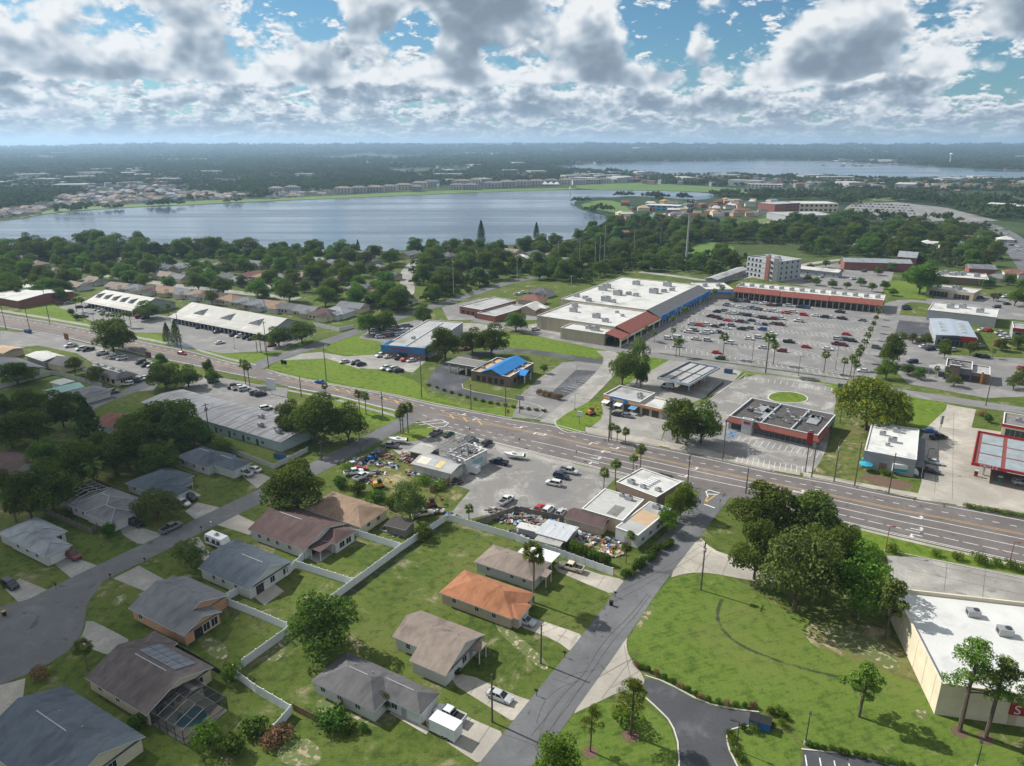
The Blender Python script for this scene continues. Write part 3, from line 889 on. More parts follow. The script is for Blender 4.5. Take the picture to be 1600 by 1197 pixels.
def hw_strip(u0, u1, t0, t1, m, name, lab, z):
 n = max(2, int((u1 - u0) / 20) + 1)
 vs = []
 for i in range(n):
  u = u0 + (u1 - u0) * i / (n - 1)
  q, p = HW(u, t1), HW(u, t0)
  vs += [(q.x, q.y, z), (p.x, p.y, z)]
 struct(name, MB().add(vs, [(2 * i, 2 * i + 2, 2 * i + 3, 2 * i + 1) for i in range(n - 1)]), m, lab)

def hw_kerb(u0, u1, t, lab):
 n = max(2, int((u1 - u0) / 25) + 1)
 kerb([HW(u0 + (u1 - u0) * i / (n - 1), t) for i in range(n)], world=True, smooth=0, label=lab, w=0.3)

hw_kerb(416, 800, -0.03, 'kerb along the green verge')
hw_kerb(870, 915, -0.03, 'kerb beside the petrol station island')
hw_kerb(1100, 1210, -0.03, 'kerb in front of the diner')
hw_kerb(1255, 1430, -0.03, 'kerb below the white roofed block')
hw_kerb(1494, 1800, -0.03, 'kerb by the red canopy forecourt')
hw_kerb(660, 1040, 1.03, 'kerb in front of the scrap yard')
hw_kerb(1290, 1800, 1.03, 'kerb below the oak cluster')
hw_kerb(450, 620, 1.03, 'kerb above the oak at the street corner')
hw_strip(690, 985, 1.06, 1.20, OLDCONC, 'pavement', 'worn pavement in front of the scrap yard', 0.058)
hw_strip(915, 1250, -0.22, -0.06, CONC, 'pavement', 'pale pavement in front of the diner', 0.058)
hw_strip(1255, 1800, -0.17, -0.06, CONC, 'pavement', 'narrow pavement on the far side of the highway', 0.058)
hw_strip(1300, 1800, 1.06, 1.12, CONC, 'pavement', 'narrow pavement on the near side of the highway', 0.058)
hw_strip(450, 620, 1.25, 1.42, OLDCONC, 'pavement', 'pavement above the corner oak', 0.058)
hw_strip(-200, 400, -0.30, -0.14, OLDCONC, 'pavement', 'pavement below the strip malls', 0.058)
sheet('lawn', [(508, 617), (560, 627), (622, 645), (640, 655), (612, 668), (560, 660), (530, 640)], VERGE, 0.012, 0, 'grass strip beside the corner oak')
sheet('lawn', [(620, 690), (635, 672), (668, 668), (690, 674), (672, 680), (650, 690)], VERGE, 0.040, 1, 'grass tip with the palm clump')
sheet('lawn', [(890, 726), (905, 722), (930, 731), (920, 736)], VERGE, 0.050, 1, 'grass sliver in front of the cracked car park')
sheet('lawn', [(1300, 815), (1400, 838), (1600, 884), (1800, 930), (1800, 960), (1600, 908), (1450, 873), (1385, 866), (1330, 850)], VERGE, 0.014, 0, 'grass strip between highway and concrete lot')
isl = [(1198, 620), (1212, 612), (1245, 613), (1264, 621), (1258, 629), (1228, 630), (1205, 627)]
sheet('lawn', isl, VERGE, 0.080, 2, 'oval grass island in the diner car park')
kerb(isl, True, 2, 'kerb round the oval grass island', w=0.5)
kerb([(870, 652), (866, 662), (876, 672), (890, 678), (916, 674)], label='kerb round the petrol station island')
kerb([(722, 600), (724, 609), (800, 624), (838, 632), (852, 640), (846, 650), (834, 655)], label='kerb of the bank drive')
kerb([(1112, 640), (1105, 628), (1165, 584), (1230, 590), (1300, 603)], label='kerb at the back of the diner car park', smooth=0)

# ---- parking stalls (paint)
stall = MB()

def stalls(a, b, n, depth, skew=0.0, w=0.16, z=0.072):
 p, q = G(*a), G(*b)
 d = (q - p).normalized()
 s = Vector((-d.y, d.x, 0))
 k = (s + d * skew).normalized() * depth
 for i in range(n + 1):
  r = p + (q - p) * (i / n)
  ribbon_mb(stall, [r, r + k], w, z)

PL0, PL1 = G(1055, 548), G(1340, 594)
for i, (a, b, n) in enumerate([((1040, 540), (1330, 588), 32), ((1052, 522), (1345, 566), 34), ((1065, 508), (1350, 548), 36), ((1075, 497), (1355, 532), 38), ((1085, 487), (1360, 516), 40), ((1095, 478), (1365, 503), 40)]):
 stalls(a, b, n, 5.2, 0.45)
 stalls(a, b, n, -5.2, -0.45)
stalls((1150, 735 - 12), (1262, 745 - 4), 13, 5.0)
stalls((1165, 588), (1300, 606), 14, -4.5)
stalls((1150, 690), (1275, 716), 13, 5.0)
stalls((1258, 1180), (1420, 1212), 7, -5.0, w=0.2)
stalls((876, 610), (930, 582), 10, -4.5)
stalls((838, 622), (874, 574), 9, 4.5)
stalls((350, 600), (445, 616), 12, -4.5)
stalls((300, 515), (430, 541), 18, 4.5)
stalls((1470, 700), (1440, 745), 6, 4.0)
so = struct('parking_marking', stall, WHITEP, 'white painted stall lines of the car parks')
bl = MB()
for a, b in [((1134, 680), (1152, 674)), ((1134, 685), (1152, 679)), ((1140, 672), (1146, 685))]:
 ribbon_mb(bl, [G(*a), G(*b)], 0.5, 0.07)
struct('parking_marking', bl, mat('blue_paint', (0.06, 0.20, 0.42), None, 1.0), 'blue painted disabled bay')

# ---- tyre marks and tar lines on the side street
SKID = mat('tyre_mark', (0.045, 0.043, 0.043), (0.075, 0.072, 0.072), 1.5)
sk = MB()
for px, w_ in [([(1012, 928), (985, 962), (955, 990), (935, 1015), (920, 1042), (905, 1062), (880, 1085), (855, 1120), (830, 1150)], .16), ([(1016, 930), (990, 966), (962, 996), (943, 1022), (925, 1050), (912, 1068), (890, 1100), (868, 1128), (852, 1152)], .14), ([(905, 1064), (875, 1074), (850, 1095), (838, 1130)], .12), ([(930, 1047), (900, 1052), (880, 1062)], .12)]:
 ribbon_mb(sk, chaikin([G(*a) for a in px], 2), w_, 0.052)
for px in [[(985, 905), (1012, 912)], [(930, 972), (962, 983)], [(862, 1060), (898, 1072)], [(795, 1150), (838, 1166)]]:
 ribbon_mb(sk, [G(*a) for a in px], .1, 0.052)
struct('tyre_marks', sk, SKID, 'curving dark tyre marks on the side street')
jn = MB()
for a, b in [((1000, 1012), (940, 1092)), ((985, 1030), (930, 1062)), ((1005, 1045), (955, 1075)), ((975, 1008), (985, 1060)), ((1065, 868), (1120, 895)), ((1090, 850), (1160, 890)), ((1060, 885), (1080, 893)), ((1110, 862), (1088, 893)), ((1140, 870), (1128, 900)), ((1450, 700), (1500, 708)), ((1445, 720), (1510, 732)), ((1440, 745), (1510, 758)), ((1470, 650), (1460, 770)), ((1490, 645), (1488, 780)), ((1480, 655), (1515, 660)), ((1478, 672), (1515, 678)),
   ((740, 1118), (720, 1142)), ((768, 1132), (745, 1165)), ((745, 1066), (735, 1084)), ((775, 1078), (762, 1100)), ((850, 975), (838, 992)), ((885, 985), (870, 1004)), ((905, 888), (890, 902)), ((945, 900), (932, 920)), ((1440, 880), (1600, 912)), ((1420, 890), (1600, 930)), ((1480, 878), (1475, 925)), ((1540, 888), (1535, 935))]:
 ribbon_mb(jn, [G(*a), G(*b)], .09, 0.048)
struct('slab_joints', jn, mat('joint', (0.13, 0.12, 0.10), None, 1.0), 'dark joints between the concrete slabs')

DARKGRASS = mat('dark_grass', (0.040, 0.055, 0.016), (0.026, 0.034, 0.012), 1.2, detail=7, c3=(0.075, 0.105, 0.022), s3=0.5, t3=(0.48, 0.6))
ribbon('swale', [(1128, 936), (1122, 950), (1120, 968), (1130, 986), (1152, 1006), (1200, 1028), (1260, 1046), (1310, 1058)], 0.7, DARKGRASS, 0.022, 'damp dark swale curving through the big lawn')
ribbon('swale', [(690, 818), (640, 862), (560, 918), (455, 996)], 2.0, DARKGRASS, 0.016, 'dark strip of grass along the foot of the white fence')  # flat strip of darker grass along the fence, no ditch
SAND = mat('sandy_patch', (0.40, 0.34, 0.25), (0.30, 0.25, 0.18), 0.9, detail=9, c3=(0.095, 0.115, 0.035), s3=0.8, t3=(0.37, 0.47))
for px in ([(1275, 985), (1300, 972), (1345, 990), (1385, 1010), (1410, 1040), (1395, 1050), (1360, 1032), (1310, 1012)], [(770, 965), (800, 985), (830, 1010), (860, 1040), (850, 1050), (815, 1020), (780, 990)], [(1430, 1105), (1450, 1110), (1448, 1128), (1432, 1122)], [(520, 1092), (600, 1130), (590, 1140), (530, 1112)], [(172, 940), (195, 925), (200, 935), (182, 950)], [(300, 990), (350, 1000), (360, 1030), (330, 1030)], [(405, 1005), (440, 1000), (450, 1020), (420, 1040)]):
 sheet('sand_patch', px, SAND, 0.024, 2, 'bare sandy patch worn into the grass')

sheet('pond', [(258, 534), (270, 530), (288, 535), (305, 543), (300, 547), (282, 544), (268, 540)], LAKE, 0.03, 1, 'small pond in the verge beside the two cypresses')
ribbon('planting_strip', [(1030, 552), (1120, 565), (1200, 576), (1335, 595)], 1.6, DARKGRASS, 0.052, 'dark planting strip between plaza car park and back road', 1)

# ================================================================== HOUSES
def shingle(name, c, streak=0.75):
 m = mat(name, c, tuple(x * streak for x in c), 0.9, rough=0.92, detail=7, spec=0.2, bump=0.3, bscale=3.0,
   c3=tuple(x * 0.55 for x in c), s3=0.35, t3=(0.46, 0.72), stretch=(1.0, 0.45, 1.0))
 return m

WALLW = mat('white_siding', (0.54, 0.54, 0.515), (0.45, 0.45, 0.43), 0.4, stretch=(1, 1, 4))
WALLG = mat('grey_stucco', (0.44, 0.44, 0.42), (0.37, 0.37, 0.36), 0.5)
WALLC = mat('cream_stucco', (0.62, 0.55, 0.40), (0.52, 0.46, 0.34), 0.4)
WALLP = mat('peach_stucco', (0.56, 0.32, 0.19), (0.47, 0.27, 0.16), 0.4)
WALLB = mat('tan_stucco', (0.46, 0.38, 0.28), (0.38, 0.31, 0.23), 0.4)
BRICK = mat('red_brown_wall', (0.26, 0.10, 0.075), (0.19, 0.075, 0.06), 1.0)
TRIM = mat('white_trim', (0.58, 0.59, 0.58), (0.50, 0.51, 0.51), 0.8)
GLASS = mat('window_glass', (0.025, 0.032, 0.040), (0.015, 0.02, 0.026), 0.3, rough=0.12, spec=0.6)
DOORM = mat('painted_door', (0.30, 0.31, 0.32), (0.25, 0.26, 0.27), 1.0, rough=0.5)
WHITEDOOR = mat('white_door', (0.62, 0.63, 0.63), (0.55, 0.56, 0.56), 1.0, rough=0.5)
METAL = mat('galvanised_metal', (0.42, 0.43, 0.44), (0.34, 0.35, 0.36), 0.7, rough=0.45, metal=0.6)
DMETAL = mat('dark_metal', (0.06, 0.06, 0.065), (0.045, 0.045, 0.05), 1.0, rough=0.5, metal=0.3)
BLACK = mat('black_rubber', (0.018, 0.018, 0.019), (0.012, 0.012, 0.013), 2.0)
WOOD = mat('weathered_wood', (0.27, 0.17, 0.095), (0.19, 0.12, 0.07), 0.8, stretch=(1, 1, 0.3))
GREYWOOD = mat('grey_wood', (0.20, 0.175, 0.15), (0.14, 0.12, 0.105), 0.8, stretch=(1, 1, 0.3))
POOLW = water_mat('pool_water', (0.03, 0.14, 0.165), 0.1, 0.8)
GRID = math.radians(-30.0)
_cache = {}

def cached(key, fn):
 if key not in _cache:
  _cache[key] = fn()
 return _cache[key]

def frame_mesh(w, h, m):
 def f():
  mb = MB()
  t = 0.09
  mb.box(-w / 2 - t, w / 2 + t, -0.07, 0.0, h, h + t).box(-w / 2 - t, w / 2 + t, -0.10, 0.0, -t, 0)
  mb.box(-w / 2 - t, -w / 2, -0.07, 0.0, 0, h).box(w / 2, w / 2 + t, -0.07, 0.0, 0, h)
  mb.box(-0.03, 0.03, -0.06, -0.04, 0, h)
  return mb.mesh('window', m)
 return cached(('wf', round(w, 2), round(h, 2), m.name), f)

def pane_mesh(w, h):
 return cached(('pn', round(w, 2), round(h, 2)), lambda: MB().box(-w / 2, w / 2, -0.04, -0.002, 0, h).mesh('pane', GLASS))

def window(par, x, y, z, ang, w=1.1, h=1.2, m=None):
 m = m or TRIM
 o = link('window', frame_mesh(w, h, m), par, (x, y, z), ang)
 link('pane', pane_mesh(w, h), o)
 return o

def door(par, x, y, ang, w=1.0, h=2.1, m=None, glass=False):
 m = m or DOORM
 me = cached(('dr', w, h, m.name, glass), lambda: MB().box(-w / 2, w / 2, -0.06, 0, 0.02, h).mesh('door', GLASS if glass else m))
 o = link('door', me, par, (x, y, 0), ang)
 link('handle', cached(('hd',), lambda: MB().box(0.3, 0.36, -0.12, -0.06, 0.95, 1.1).mesh('handle', METAL)), o)
 return o

def garage(par, x, y, ang, w=4.8, h=2.2, m=None):
 m = m or WHITEDOOR

 def f():
  mb = MB()
  n = 4
  for i in range(n):
   mb.box(-w / 2, w / 2, -0.07, 0, h / n * i + 0.02, h / n * (i + 1) - 0.02)
  mb.box(-w / 2 - 0.02, w / 2 + 0.02, -0.03, 0, 0.01, h)
  return mb.mesh('garage_door', m)
 return link('garage_door', cached(('gd', w, h, m.name), f), par, (x, y, 0), ang)

def roof_block(R, F, x0, y0, x1, y1, typ, pitch, ze, oh=0.45, walls=None):
 X0, X1, Y0, Y1 = x0 - oh, x1 + oh, y0 - oh, y1 + oh
 fh = 0.2
 if typ == 'gy' or (typ == 'hip' and (Y1 - Y0) > (X1 - X0)):
  sw = True
 else:
  sw = False
 if sw:
  a0, a1, b0, b1 = Y0, Y1, X0, X1
 else:
  a0, a1, b0, b1 = X0, X1, Y0, Y1

 def P(a, b, z):
  return (b, a, z) if sw else (a, b, z)
 r = (b1 - b0) / 2
 zr = ze + r * pitch
 bc = (b0 + b1) / 2
 if typ == 'hip':
  q0, q1 = P(a0 + r, bc, zr), P(a1 - r, bc, zr)
 else:
  q0, q1 = P(a0, bc, zr), P(a1, bc, zr)
 c = [P(a0, b0, ze), P(a1, b0, ze), P(a1, b1, ze), P(a0, b1, ze)]
 vs = c + [q0, q1]
 fs = [(0, 1, 5, 4), (2, 3, 4, 5)]
 if typ == 'hip':
  fs += [(1, 2, 5), (3, 0, 4)]
 if sw:
  fs = [f[::-1] for f in fs]
 R.add(vs, fs)
 # underside
 R.add([(p[0], p[1], ze - 0.004) for p in c], [(0, 3, 2, 1) if not sw else (0, 1, 2, 3)])

 def band(p, q):
  F.add([(p[0], p[1], p[2] - fh), (q[0], q[1], q[2] - fh), q, p], [(0, 1, 2, 3)])
 band(c[0], c[1])
 band(c[2], c[3])
 if typ == 'hip':
  band(c[1], c[2])
  band(c[3], c[0])
 else:
  band(c[1], q1)
  band(q1, c[2])
  band(c[3], q0)
  band(q0, c[0])
  if walls is not None:
   for a in (a0 + oh, a1 - oh):
    zz = ze + (r - 0) * pitch - 0.06
    walls.add([P(a, b0 + oh, ze - 0.1), P(a, b1 - oh, ze - 0.1), P(a, b1 - oh, ze + oh * pitch - 0.05), P(a, bc, zz), P(a, b0 + oh, ze + oh * pitch - 0.05)],
      [(0, 1, 2, 3, 4)])
 return P, q0, q1

def house(label, ox, oy, blocks, wallm, roofm, th=GRID, ze=2.7, pitch=0.40, wins=(), doors=(), garages=(), vents=(), group=None, trim=None, chimney=None, name='house', caps=None):
 """blocks: (x0, y0, x1, y1, type); wins: (side, block, [positions along], w, h)"""
 root = thing(name, label, 'house', (ox, oy, 0), th, group)
 W, R, F = MB(), MB(), MB()
 ridge = []
 for i, b in enumerate(blocks):
  x0, y0, x1, y1, typ = b[:5]
  pt = b[5] if len(b) > 5 else pitch
  dz = -0.013 * i
  e = 0.004 * i
  W.prism([(x0 + e, y0 + e), (x1 - e, y0 + e), (x1 - e, y1 - e), (x0 + e, y1 - e)], 0, ze + dz - 0.02, bottom=False)
  ridge.append(roof_block(R, F, x0, y0, x1, y1, typ, pt, ze + dz, walls=W))
 W.build('wall', wallm, root)
 ro = R.build('roof', roofm, root)
 F.build('fascia', trim or TRIM, ro)

 def side(s, b, p):
  x0, y0, x1, y1 = blocks[b][:4]
  if s == 'S':
   return x0 + p, y0 - 0.002, 0.0
  if s == 'N':
   return x0 + p, y1 + 0.002, math.pi
  if s == 'E':
   return x1 + 0.002, y0 + p, math.pi / 2
  return x0 - 0.002, y0 + p, -math.pi / 2
 for s, b, ps, w_, h_ in wins:
  for p in ps:
   x, y, a = side(s, b, p)
   window(root, x, y, 2.15 - h_, a, w_, h_)
 for d in doors:
  x, y, a = side(*d[:3])
  door(root, x, y, a, d[3] if len(d) > 3 else 1.0, glass=(len(d) > 4))
 for d in garages:
  x, y, a = side(*d[:3])
  garage(root, x, y, a, d[3] if len(d) > 3 else 4.8)
 for b, f0, f1 in vents:
  P, q0, q1 = ridge[b]
  a, c = Vector(q0), Vector(q1)
  p0, p1 = a + (c - a) * f0, a + (c - a) * f1
  MB().tube(p0 + Vector((0, 0, 0.05)), p1 + Vector((0, 0, 0.05)), 0.09, n=6).build('ridge_vent', MATS['galvanised_metal'], ro)
 if caps:
  mb = MB()
  for b, blk in enumerate(blocks):
   if blk[4] != 'hip':
    continue
   P, q0, q1 = ridge[b]
   x0, y0, x1, y1 = blk[:4]
   oh = 0.45
   zz = ze - 0.013 * b
   cs = [(x0 - oh, y0 - oh), (x1 + oh, y0 - oh), (x1 + oh, y1 + oh), (x0 - oh, y1 + oh)]
   for cx_, cy_ in cs:
    q = min((q0, q1), key=lambda t: (t[0] - cx_) ** 2 + (t[1] - cy_) ** 2)
    mb.tube((cx_, cy_, zz + 0.02), (q[0], q[1], q[2] + 0.02), 0.10, n=5)
   mb.tube(q0, q1, 0.10, n=5)
  mb.build('ridge_cap', caps, ro)
 # roof vents
 for b in range(1):
  x0, y0, x1, y1 = blocks[b][:4]
  P, q0, q1 = ridge[b]
  rz = q0[2]
  for k in range(2):
   fx = 0.35 + 0.3 * k
   yy = (y0 + y1) / 2 + (y1 - y0) * 0.16
   zz = rz - (y1 - y0) * 0.16 * (blocks[b][5] if len(blocks[b]) > 5 else pitch)
   if blocks[b][4] == 'gy':
    continue
   MB().tube((x0 + (x1 - x0) * fx, yy, zz - 0.2), (x0 + (x1 - x0) * fx, yy, zz + 0.35), 0.09, n=6).build('vent_pipe', METAL, ro)
 return root

def awning(root, x0, y0, x1, y1, z0, z1, m, posts=(), name='porch_roof', t=0.12):
 """flat or sloping slab; y0 edge at z0, y1 edge at z1"""
 o = MB().add([(x0, y0, z0), (x1, y0, z0), (x1, y1, z1), (x0, y1, z1), (x0, y0, z0 - t), (x1, y0, z0 - t), (x1, y1, z1 - t), (x0, y1, z1 - t)],
    [(0, 1, 2, 3), (4, 7, 6, 5), (0, 4, 5, 1), (1, 5, 6, 2), (2, 6, 7, 3), (3, 7, 4, 0)]).build(name, m, root)
 for px, py in posts:
  MB().box(px - 0.07, px + 0.07, py - 0.07, py + 0.07, 0, min(z0, z1) - t).build('post', TRIM, root)
 return o

S_ORANGE = shingle('orange_brown_shingle', (0.33, 0.145, 0.075))
S_TAUPE = shingle('taupe_shingle', (0.235, 0.19, 0.16))
S_CHAR = shingle('charcoal_shingle', (0.115, 0.112, 0.115))
S_BROWN = shingle('dark_brown_shingle', (0.100, 0.066, 0.063))
S_BLUE = shingle('slate_blue_shingle', (0.085, 0.105, 0.130))
S_GREY = shingle('grey_shingle', (0.17, 0.175, 0.185))
S_LGREY = shingle('pale_grey_shingle', (0.26, 0.28, 0.30))
S_TAN = shingle('tan_shingle', (0.26, 0.18, 0.125))
S_RED = shingle('rust_shingle', (0.20, 0.095, 0.075))

H1 = house('orange-brown hip roofed house with tan walls in the middle of the lawn', -14.4, 124.8, [(0, 0, 16.4, 8.6, 'hip'), (11.0, 0.6, 17.6, 5.0, 'hip', 0.3)], WALLB, S_ORANGE,
  wins=[('S', 0, [3.0, 8.5, 12.5], 0.9, 1.0), ('E', 0, [6.8], 1.0, 1.1)], garages=[('E', 1, 2.2, 3.4)], doors=[('E', 0, 5.6)])
H2 = house('taupe gabled house with white walls and small front porch', -17.8, 104.5, [(0, 0, 7.1, 11.9, 'gx'), (-6.8, 3.6, 6.6, 11.8, 'gx')], WALLW, S_TAUPE, pitch=0.42,
  wins=[('E', 0, [6.0, 10.5], 1.2, 1.3), ('S', 1, [3.0], 0.9, 1.1)], doors=[('E', 0, 8.2)], garages=[('E', 0, 2.8, 4.4)])
awning(H2, 7.2, 7.6, 9.4, 10.2, 2.75, 2.95, S_TAUPE, [(9.2, 7.8), (9.2, 10.0)])
H3 = house('charcoal hip roofed L-shaped house behind the white box trailer', -33.9, 99.4, [(0, 0, 13.1, 7.9, 'hip'), (5.5, 3.2, 20.0, 7.8, 'hip', 0.45)], WALLW, S_CHAR, pitch=0.42,
  wins=[('S', 0, [1.8, 5.6, 9.6], 1.0, 1.0), ('S', 1, [9.2], 1.2, 1.2)], doors=[('S', 1, 11.2)], garages=[('E', 1, 2.4, 3.6)], vents=[(0, 0.1, 0.9), (1, 0.35, 0.95)])
MB().box(-0.6, -0.05, 0.4, 6.2, 0.9, 1.6).build('tarpaulin', mat('blue_tarp', (0.02, 0.10, 0.36), (0.015, 0.07, 0.26), 1.5, rough=0.5), H3)
H4 = house('taupe roofed house with white carport beside the tall palm', -7.8, 136.2, [(0, 0, 14.2, 7.3, 'hip', 0.38)], WALLG, S_TAUPE,
  wins=[('S', 0, [3.0, 9.0, 12.0], 0.8, 0.8), ('E', 0, [5.5], 1.0, 1.1)], doors=[('E', 0, 3.6)])
awning(H4, 6.0, 7.7, 14.6, 12.2, 2.75, 2.6, mat('white_metal_sheet', (0.62, 0.63, 0.64), (0.52, 0.53, 0.54), 0.6, stretch=(6, 1, 1), rough=0.5), [(14.3, 8.2), (14.3, 12.0), (6.3, 12.0)], 'carport_roof')
awning(H4, 14.3, 2.2, 16.2, 5.0, 2.6, 2.75, S_TAUPE, [(16.0, 2.4), (16.0, 4.8)])
H5 = house('dark brown gabled house with covered patio and white gable trim', -62.7, 150.1, [(0, 0, 17.8, 13.0, 'gx', 0.34), (9.0, 5.4, 22.2, 11.6, 'hip', 0.34)], WALLW, S_BROWN,
  wins=[('S', 0, [3.0, 6.0, 9.0, 13.0], 0.9, 1.0), ('E', 1, [2.0, 4.2], 1.6, 1.5)], doors=[('E', 0, 3.2, 2.4, 1)], vents=[(0, 0.2, 0.6)])
awning(H5, 17.9, 1.0, 21.6, 5.2, 2.5, 2.6, S_BROWN, [(21.4, 1.2), (21.4, 5.0), (18.6, 1.2)], 'patio_roof')
H6 = house('slate blue gabled house with white walls and back patio', -67.7, 133.7, [(0, 0, 15.2, 11.2, 'gx', 0.40), (-3.0, 4.8, 4.5, 11.4, 'hip', 0.36)], WALLW, S_BLUE,
  wins=[('S', 0, [4.0, 7.0, 11.0], 0.9, 1.0), ('E', 0, [6.0, 9.6], 1.2, 1.4)], doors=[('E', 0, 2.6, 2.0, 1)], vents=[(0, 0.45, 0.85)], garages=[('W', 1, 3.2, 4.6)])
H7 = house('grey roofed house with peach walls and dark patio doors', -75.7, 119.7, [(0, 0, 13.0, 12.0, 'gx', 0.38), (3.0, 0.05, 16.2, 7.7, 'gx', 0.38), (-2.4, 3.8, 4.0, 11.0, 'hip', 0.36)], WALLP, S_GREY,
  wins=[('S', 0, [2.6], 1.1, 1.2), ('E', 1, [4.6, 6.4], 1.4, 1.7)], doors=[('E', 1, 2.8, 1.8, 1)])
H8 = house('stained brown-grey house with solar panels and screened pool', -73.2, 100.2, [(0, 0, 16.2, 12.0, 'gx', 0.38), (-1.0, 5.0, 5.0, 13.0, 'hip', 0.36), (10.0, 4.4, 18.6, 8.6, 'gx', 0.30)], WALLC, shingle('stained_shingle', (0.125, 0.105, 0.10), 0.6),
  wins=[('S', 0, [3.0, 8.0], 1.0, 1.0), ('E', 0, [2.0, 9.6], 1.4, 1.4)], vents=[(0, 0.3, 0.8)])
H9 = house('large grey roofed house at the bottom left corner', -80.2, 88.0, [(-1.2, -2.4, 20.0, 10.4, 'gx', 0.40), (11.5, -9.0, 19.6, 3.0, 'gy', 0.42)], WALLC, shingle('blue_grey_shingle', (0.105, 0.125, 0.15)),
  wins=[('E', 0, [8.0], 1.2, 1.3), ('N', 0, [4.0, 10.0], 1.0, 1.0)], vents=[(0, 0.25, 0.62)])
H10 = house('pale grey hip roofed house at the left with a garage wing', -121.6, 148.5, [(0, 0, 12.7, 8.0, 'hip'), (5.0, -0.2, 20.0, 5.0, 'hip', 0.42)], WALLW, S_LGREY,
   wins=[('S', 1, [3.0, 7.0, 11.0], 1.0, 1.0), ('E', 0, [6.6], 1.0, 1.1)], garages=[('E', 1, 2.5, 3.6)], caps=S_LGREY)
H11 = house('grey hip roofed house cut by the left edge', -134.5, 136.0, [(0, 0, 13.0, 8.5, 'hip'), (5.0, -0.2, 20.0, 6.0, 'hip', 0.42)], WALLW, S_GREY, wins=[('S', 1, [5.0, 9.0], 1.0, 1.0)], garages=[('E', 1, 2.9, 4.4)])
H12 = house('blue-grey hip roofed house with pale ridges and a white pool cage', -111.9, 161.7, [(-1.0, 0, 12.7, 10.5, 'hip'), (6.5, -0.3, 16.6, 6.0, 'hip', 0.42)], WALLW, S_GREY,
   wins=[('S', 0, [2.0, 5.0], 0.9, 0.9)], garages=[('E', 1, 3.0, 4.6)], caps=mat('pale_ridge', (0.36, 0.38, 0.40), None, 1.0))
H13 = house('dark grey hip roofed house with a white porch column', -104.8, 174.7, [(0, 0, 11.5, 11.6, 'hip'), (5.5, -0.2, 18.2, 5.6, 'hip', 0.42)], WALLG, S_BLUE,
   wins=[('S', 0, [3.0], 1.0, 1.0), ('E', 0, [8.0], 1.2, 1.2)], garages=[('E', 1, 2.8, 4.4)])
awning(H13, 11.6, 6.2, 14.6, 9.6, 2.7, 2.75, S_BLUE, [(14.4, 6.4), (14.4, 9.4)])
H14 = house('blue-grey hip roofed house with pale walls and long garage wing', -98.8, 192.1, [(0, -0.6, 14.0, 8.5, 'hip'), (8.0, 1.6, 22.0, 7.7, 'hip', 0.42)], WALLW, S_BLUE,
   wins=[('S', 0, [3.0, 8.0, 12.0], 1.0, 1.0)], garages=[('E', 1, 3.0, 4.8)], vents=[(0, 0.1, 0.9), (1, 0.3, 0.9)])
H15 = house('tan-orange hip roofed house half hidden behind the big oak', -47.3, 162.1, [(-3.4, -3.9, 14.5, 5.9, 'hip', 0.36)], WALLC, S_TAN,
   wins=[('E', 0, [3.0, 6.6], 1.0, 1.0), ('S', 0, [4, 9, 13], 1.0, 1.0)])
p = G(-30, 740)
H16 = house('dark red-brown roofed house behind trees at the left edge', p.x, p.y, [(0, 0, 16.0, 10.0, 'gx')], WALLW, S_BROWN, wins=[('E', 0, [3, 7], 1.2, 1.2)])
p = G(153, 672)
H17 = house('rust roofed house between the conical tree and the oaks', p.x, p.y, [(0, 0, 12.0, 9.0, 'gx')], WALLW, S_RED, wins=[('E', 0, [3, 6], 1.2, 1.2)])

# solar panels on the back slope
def solar(h):
 k = 0.38
 y1, ze = 12.45, 2.7
 mm = mat('solar_panel', (0.10, 0.10, 0.115), (0.055, 0.06, 0.075), 0.5, rough=0.25, spec=0.6)
 fr = mat('solar_frame', (0.4, 0.4, 0.41), None, 1.0, rough=0.4)
 for i in range(6):
  for j in range(2):
   x = 3.6 + i * 1.72
   ya, yb = 7.1 + j * 2.1, 7.1 + j * 2.1 + 2.0
   za, zb = ze + (y1 - ya) * k + 0.12, ze + (y1 - yb) * k + 0.12
   o = MB().add([(x, ya, za), (x + 1.64, ya, za), (x + 1.64, yb, zb), (x, yb, zb), (x, ya, za - .06), (x + 1.64, ya, za - .06), (x + 1.64, yb, zb - .06), (x, yb, zb - .06)],
      [(0, 1, 2, 3), (0, 4, 5, 1), (1, 5, 6, 2), (2, 6, 7, 3), (3, 7, 4, 0)]).build('solar_panel', mm, h)
   MB().add([(x + .8, ya, za + .01), (x + .84, ya, za + .01), (x + .84, yb, zb + .01), (x + .8, yb, zb + .01)], [(0, 1, 2, 3)]).build('panel_seam', fr, o)

solar(H8)

def screen_mat():
 if 'insect_screen' in MATS:
  return MATS['insect_screen']
 m = bpy.data.materials.new('insect_screen')
 m.use_nodes = True
 t = NT(m.node_tree)
 t.n.clear()
 o = t.new('ShaderNodeOutputMaterial')
 d = t.new('ShaderNodeBsdfDiffuse')
 d.inputs[0].default_value = (.02, .022, .025, 1)
 mx = t.new('ShaderNodeMixShader')
 mx.inputs[0].default_value = .42
 t.link(t.new('ShaderNodeBsdfTransparent').outputs[0], mx.inputs[1])
 t.link(d.outputs[0], mx.inputs[2])
 t.link(mx.outputs[0], o.inputs[0])
 MATS['insect_screen'] = m
 return m

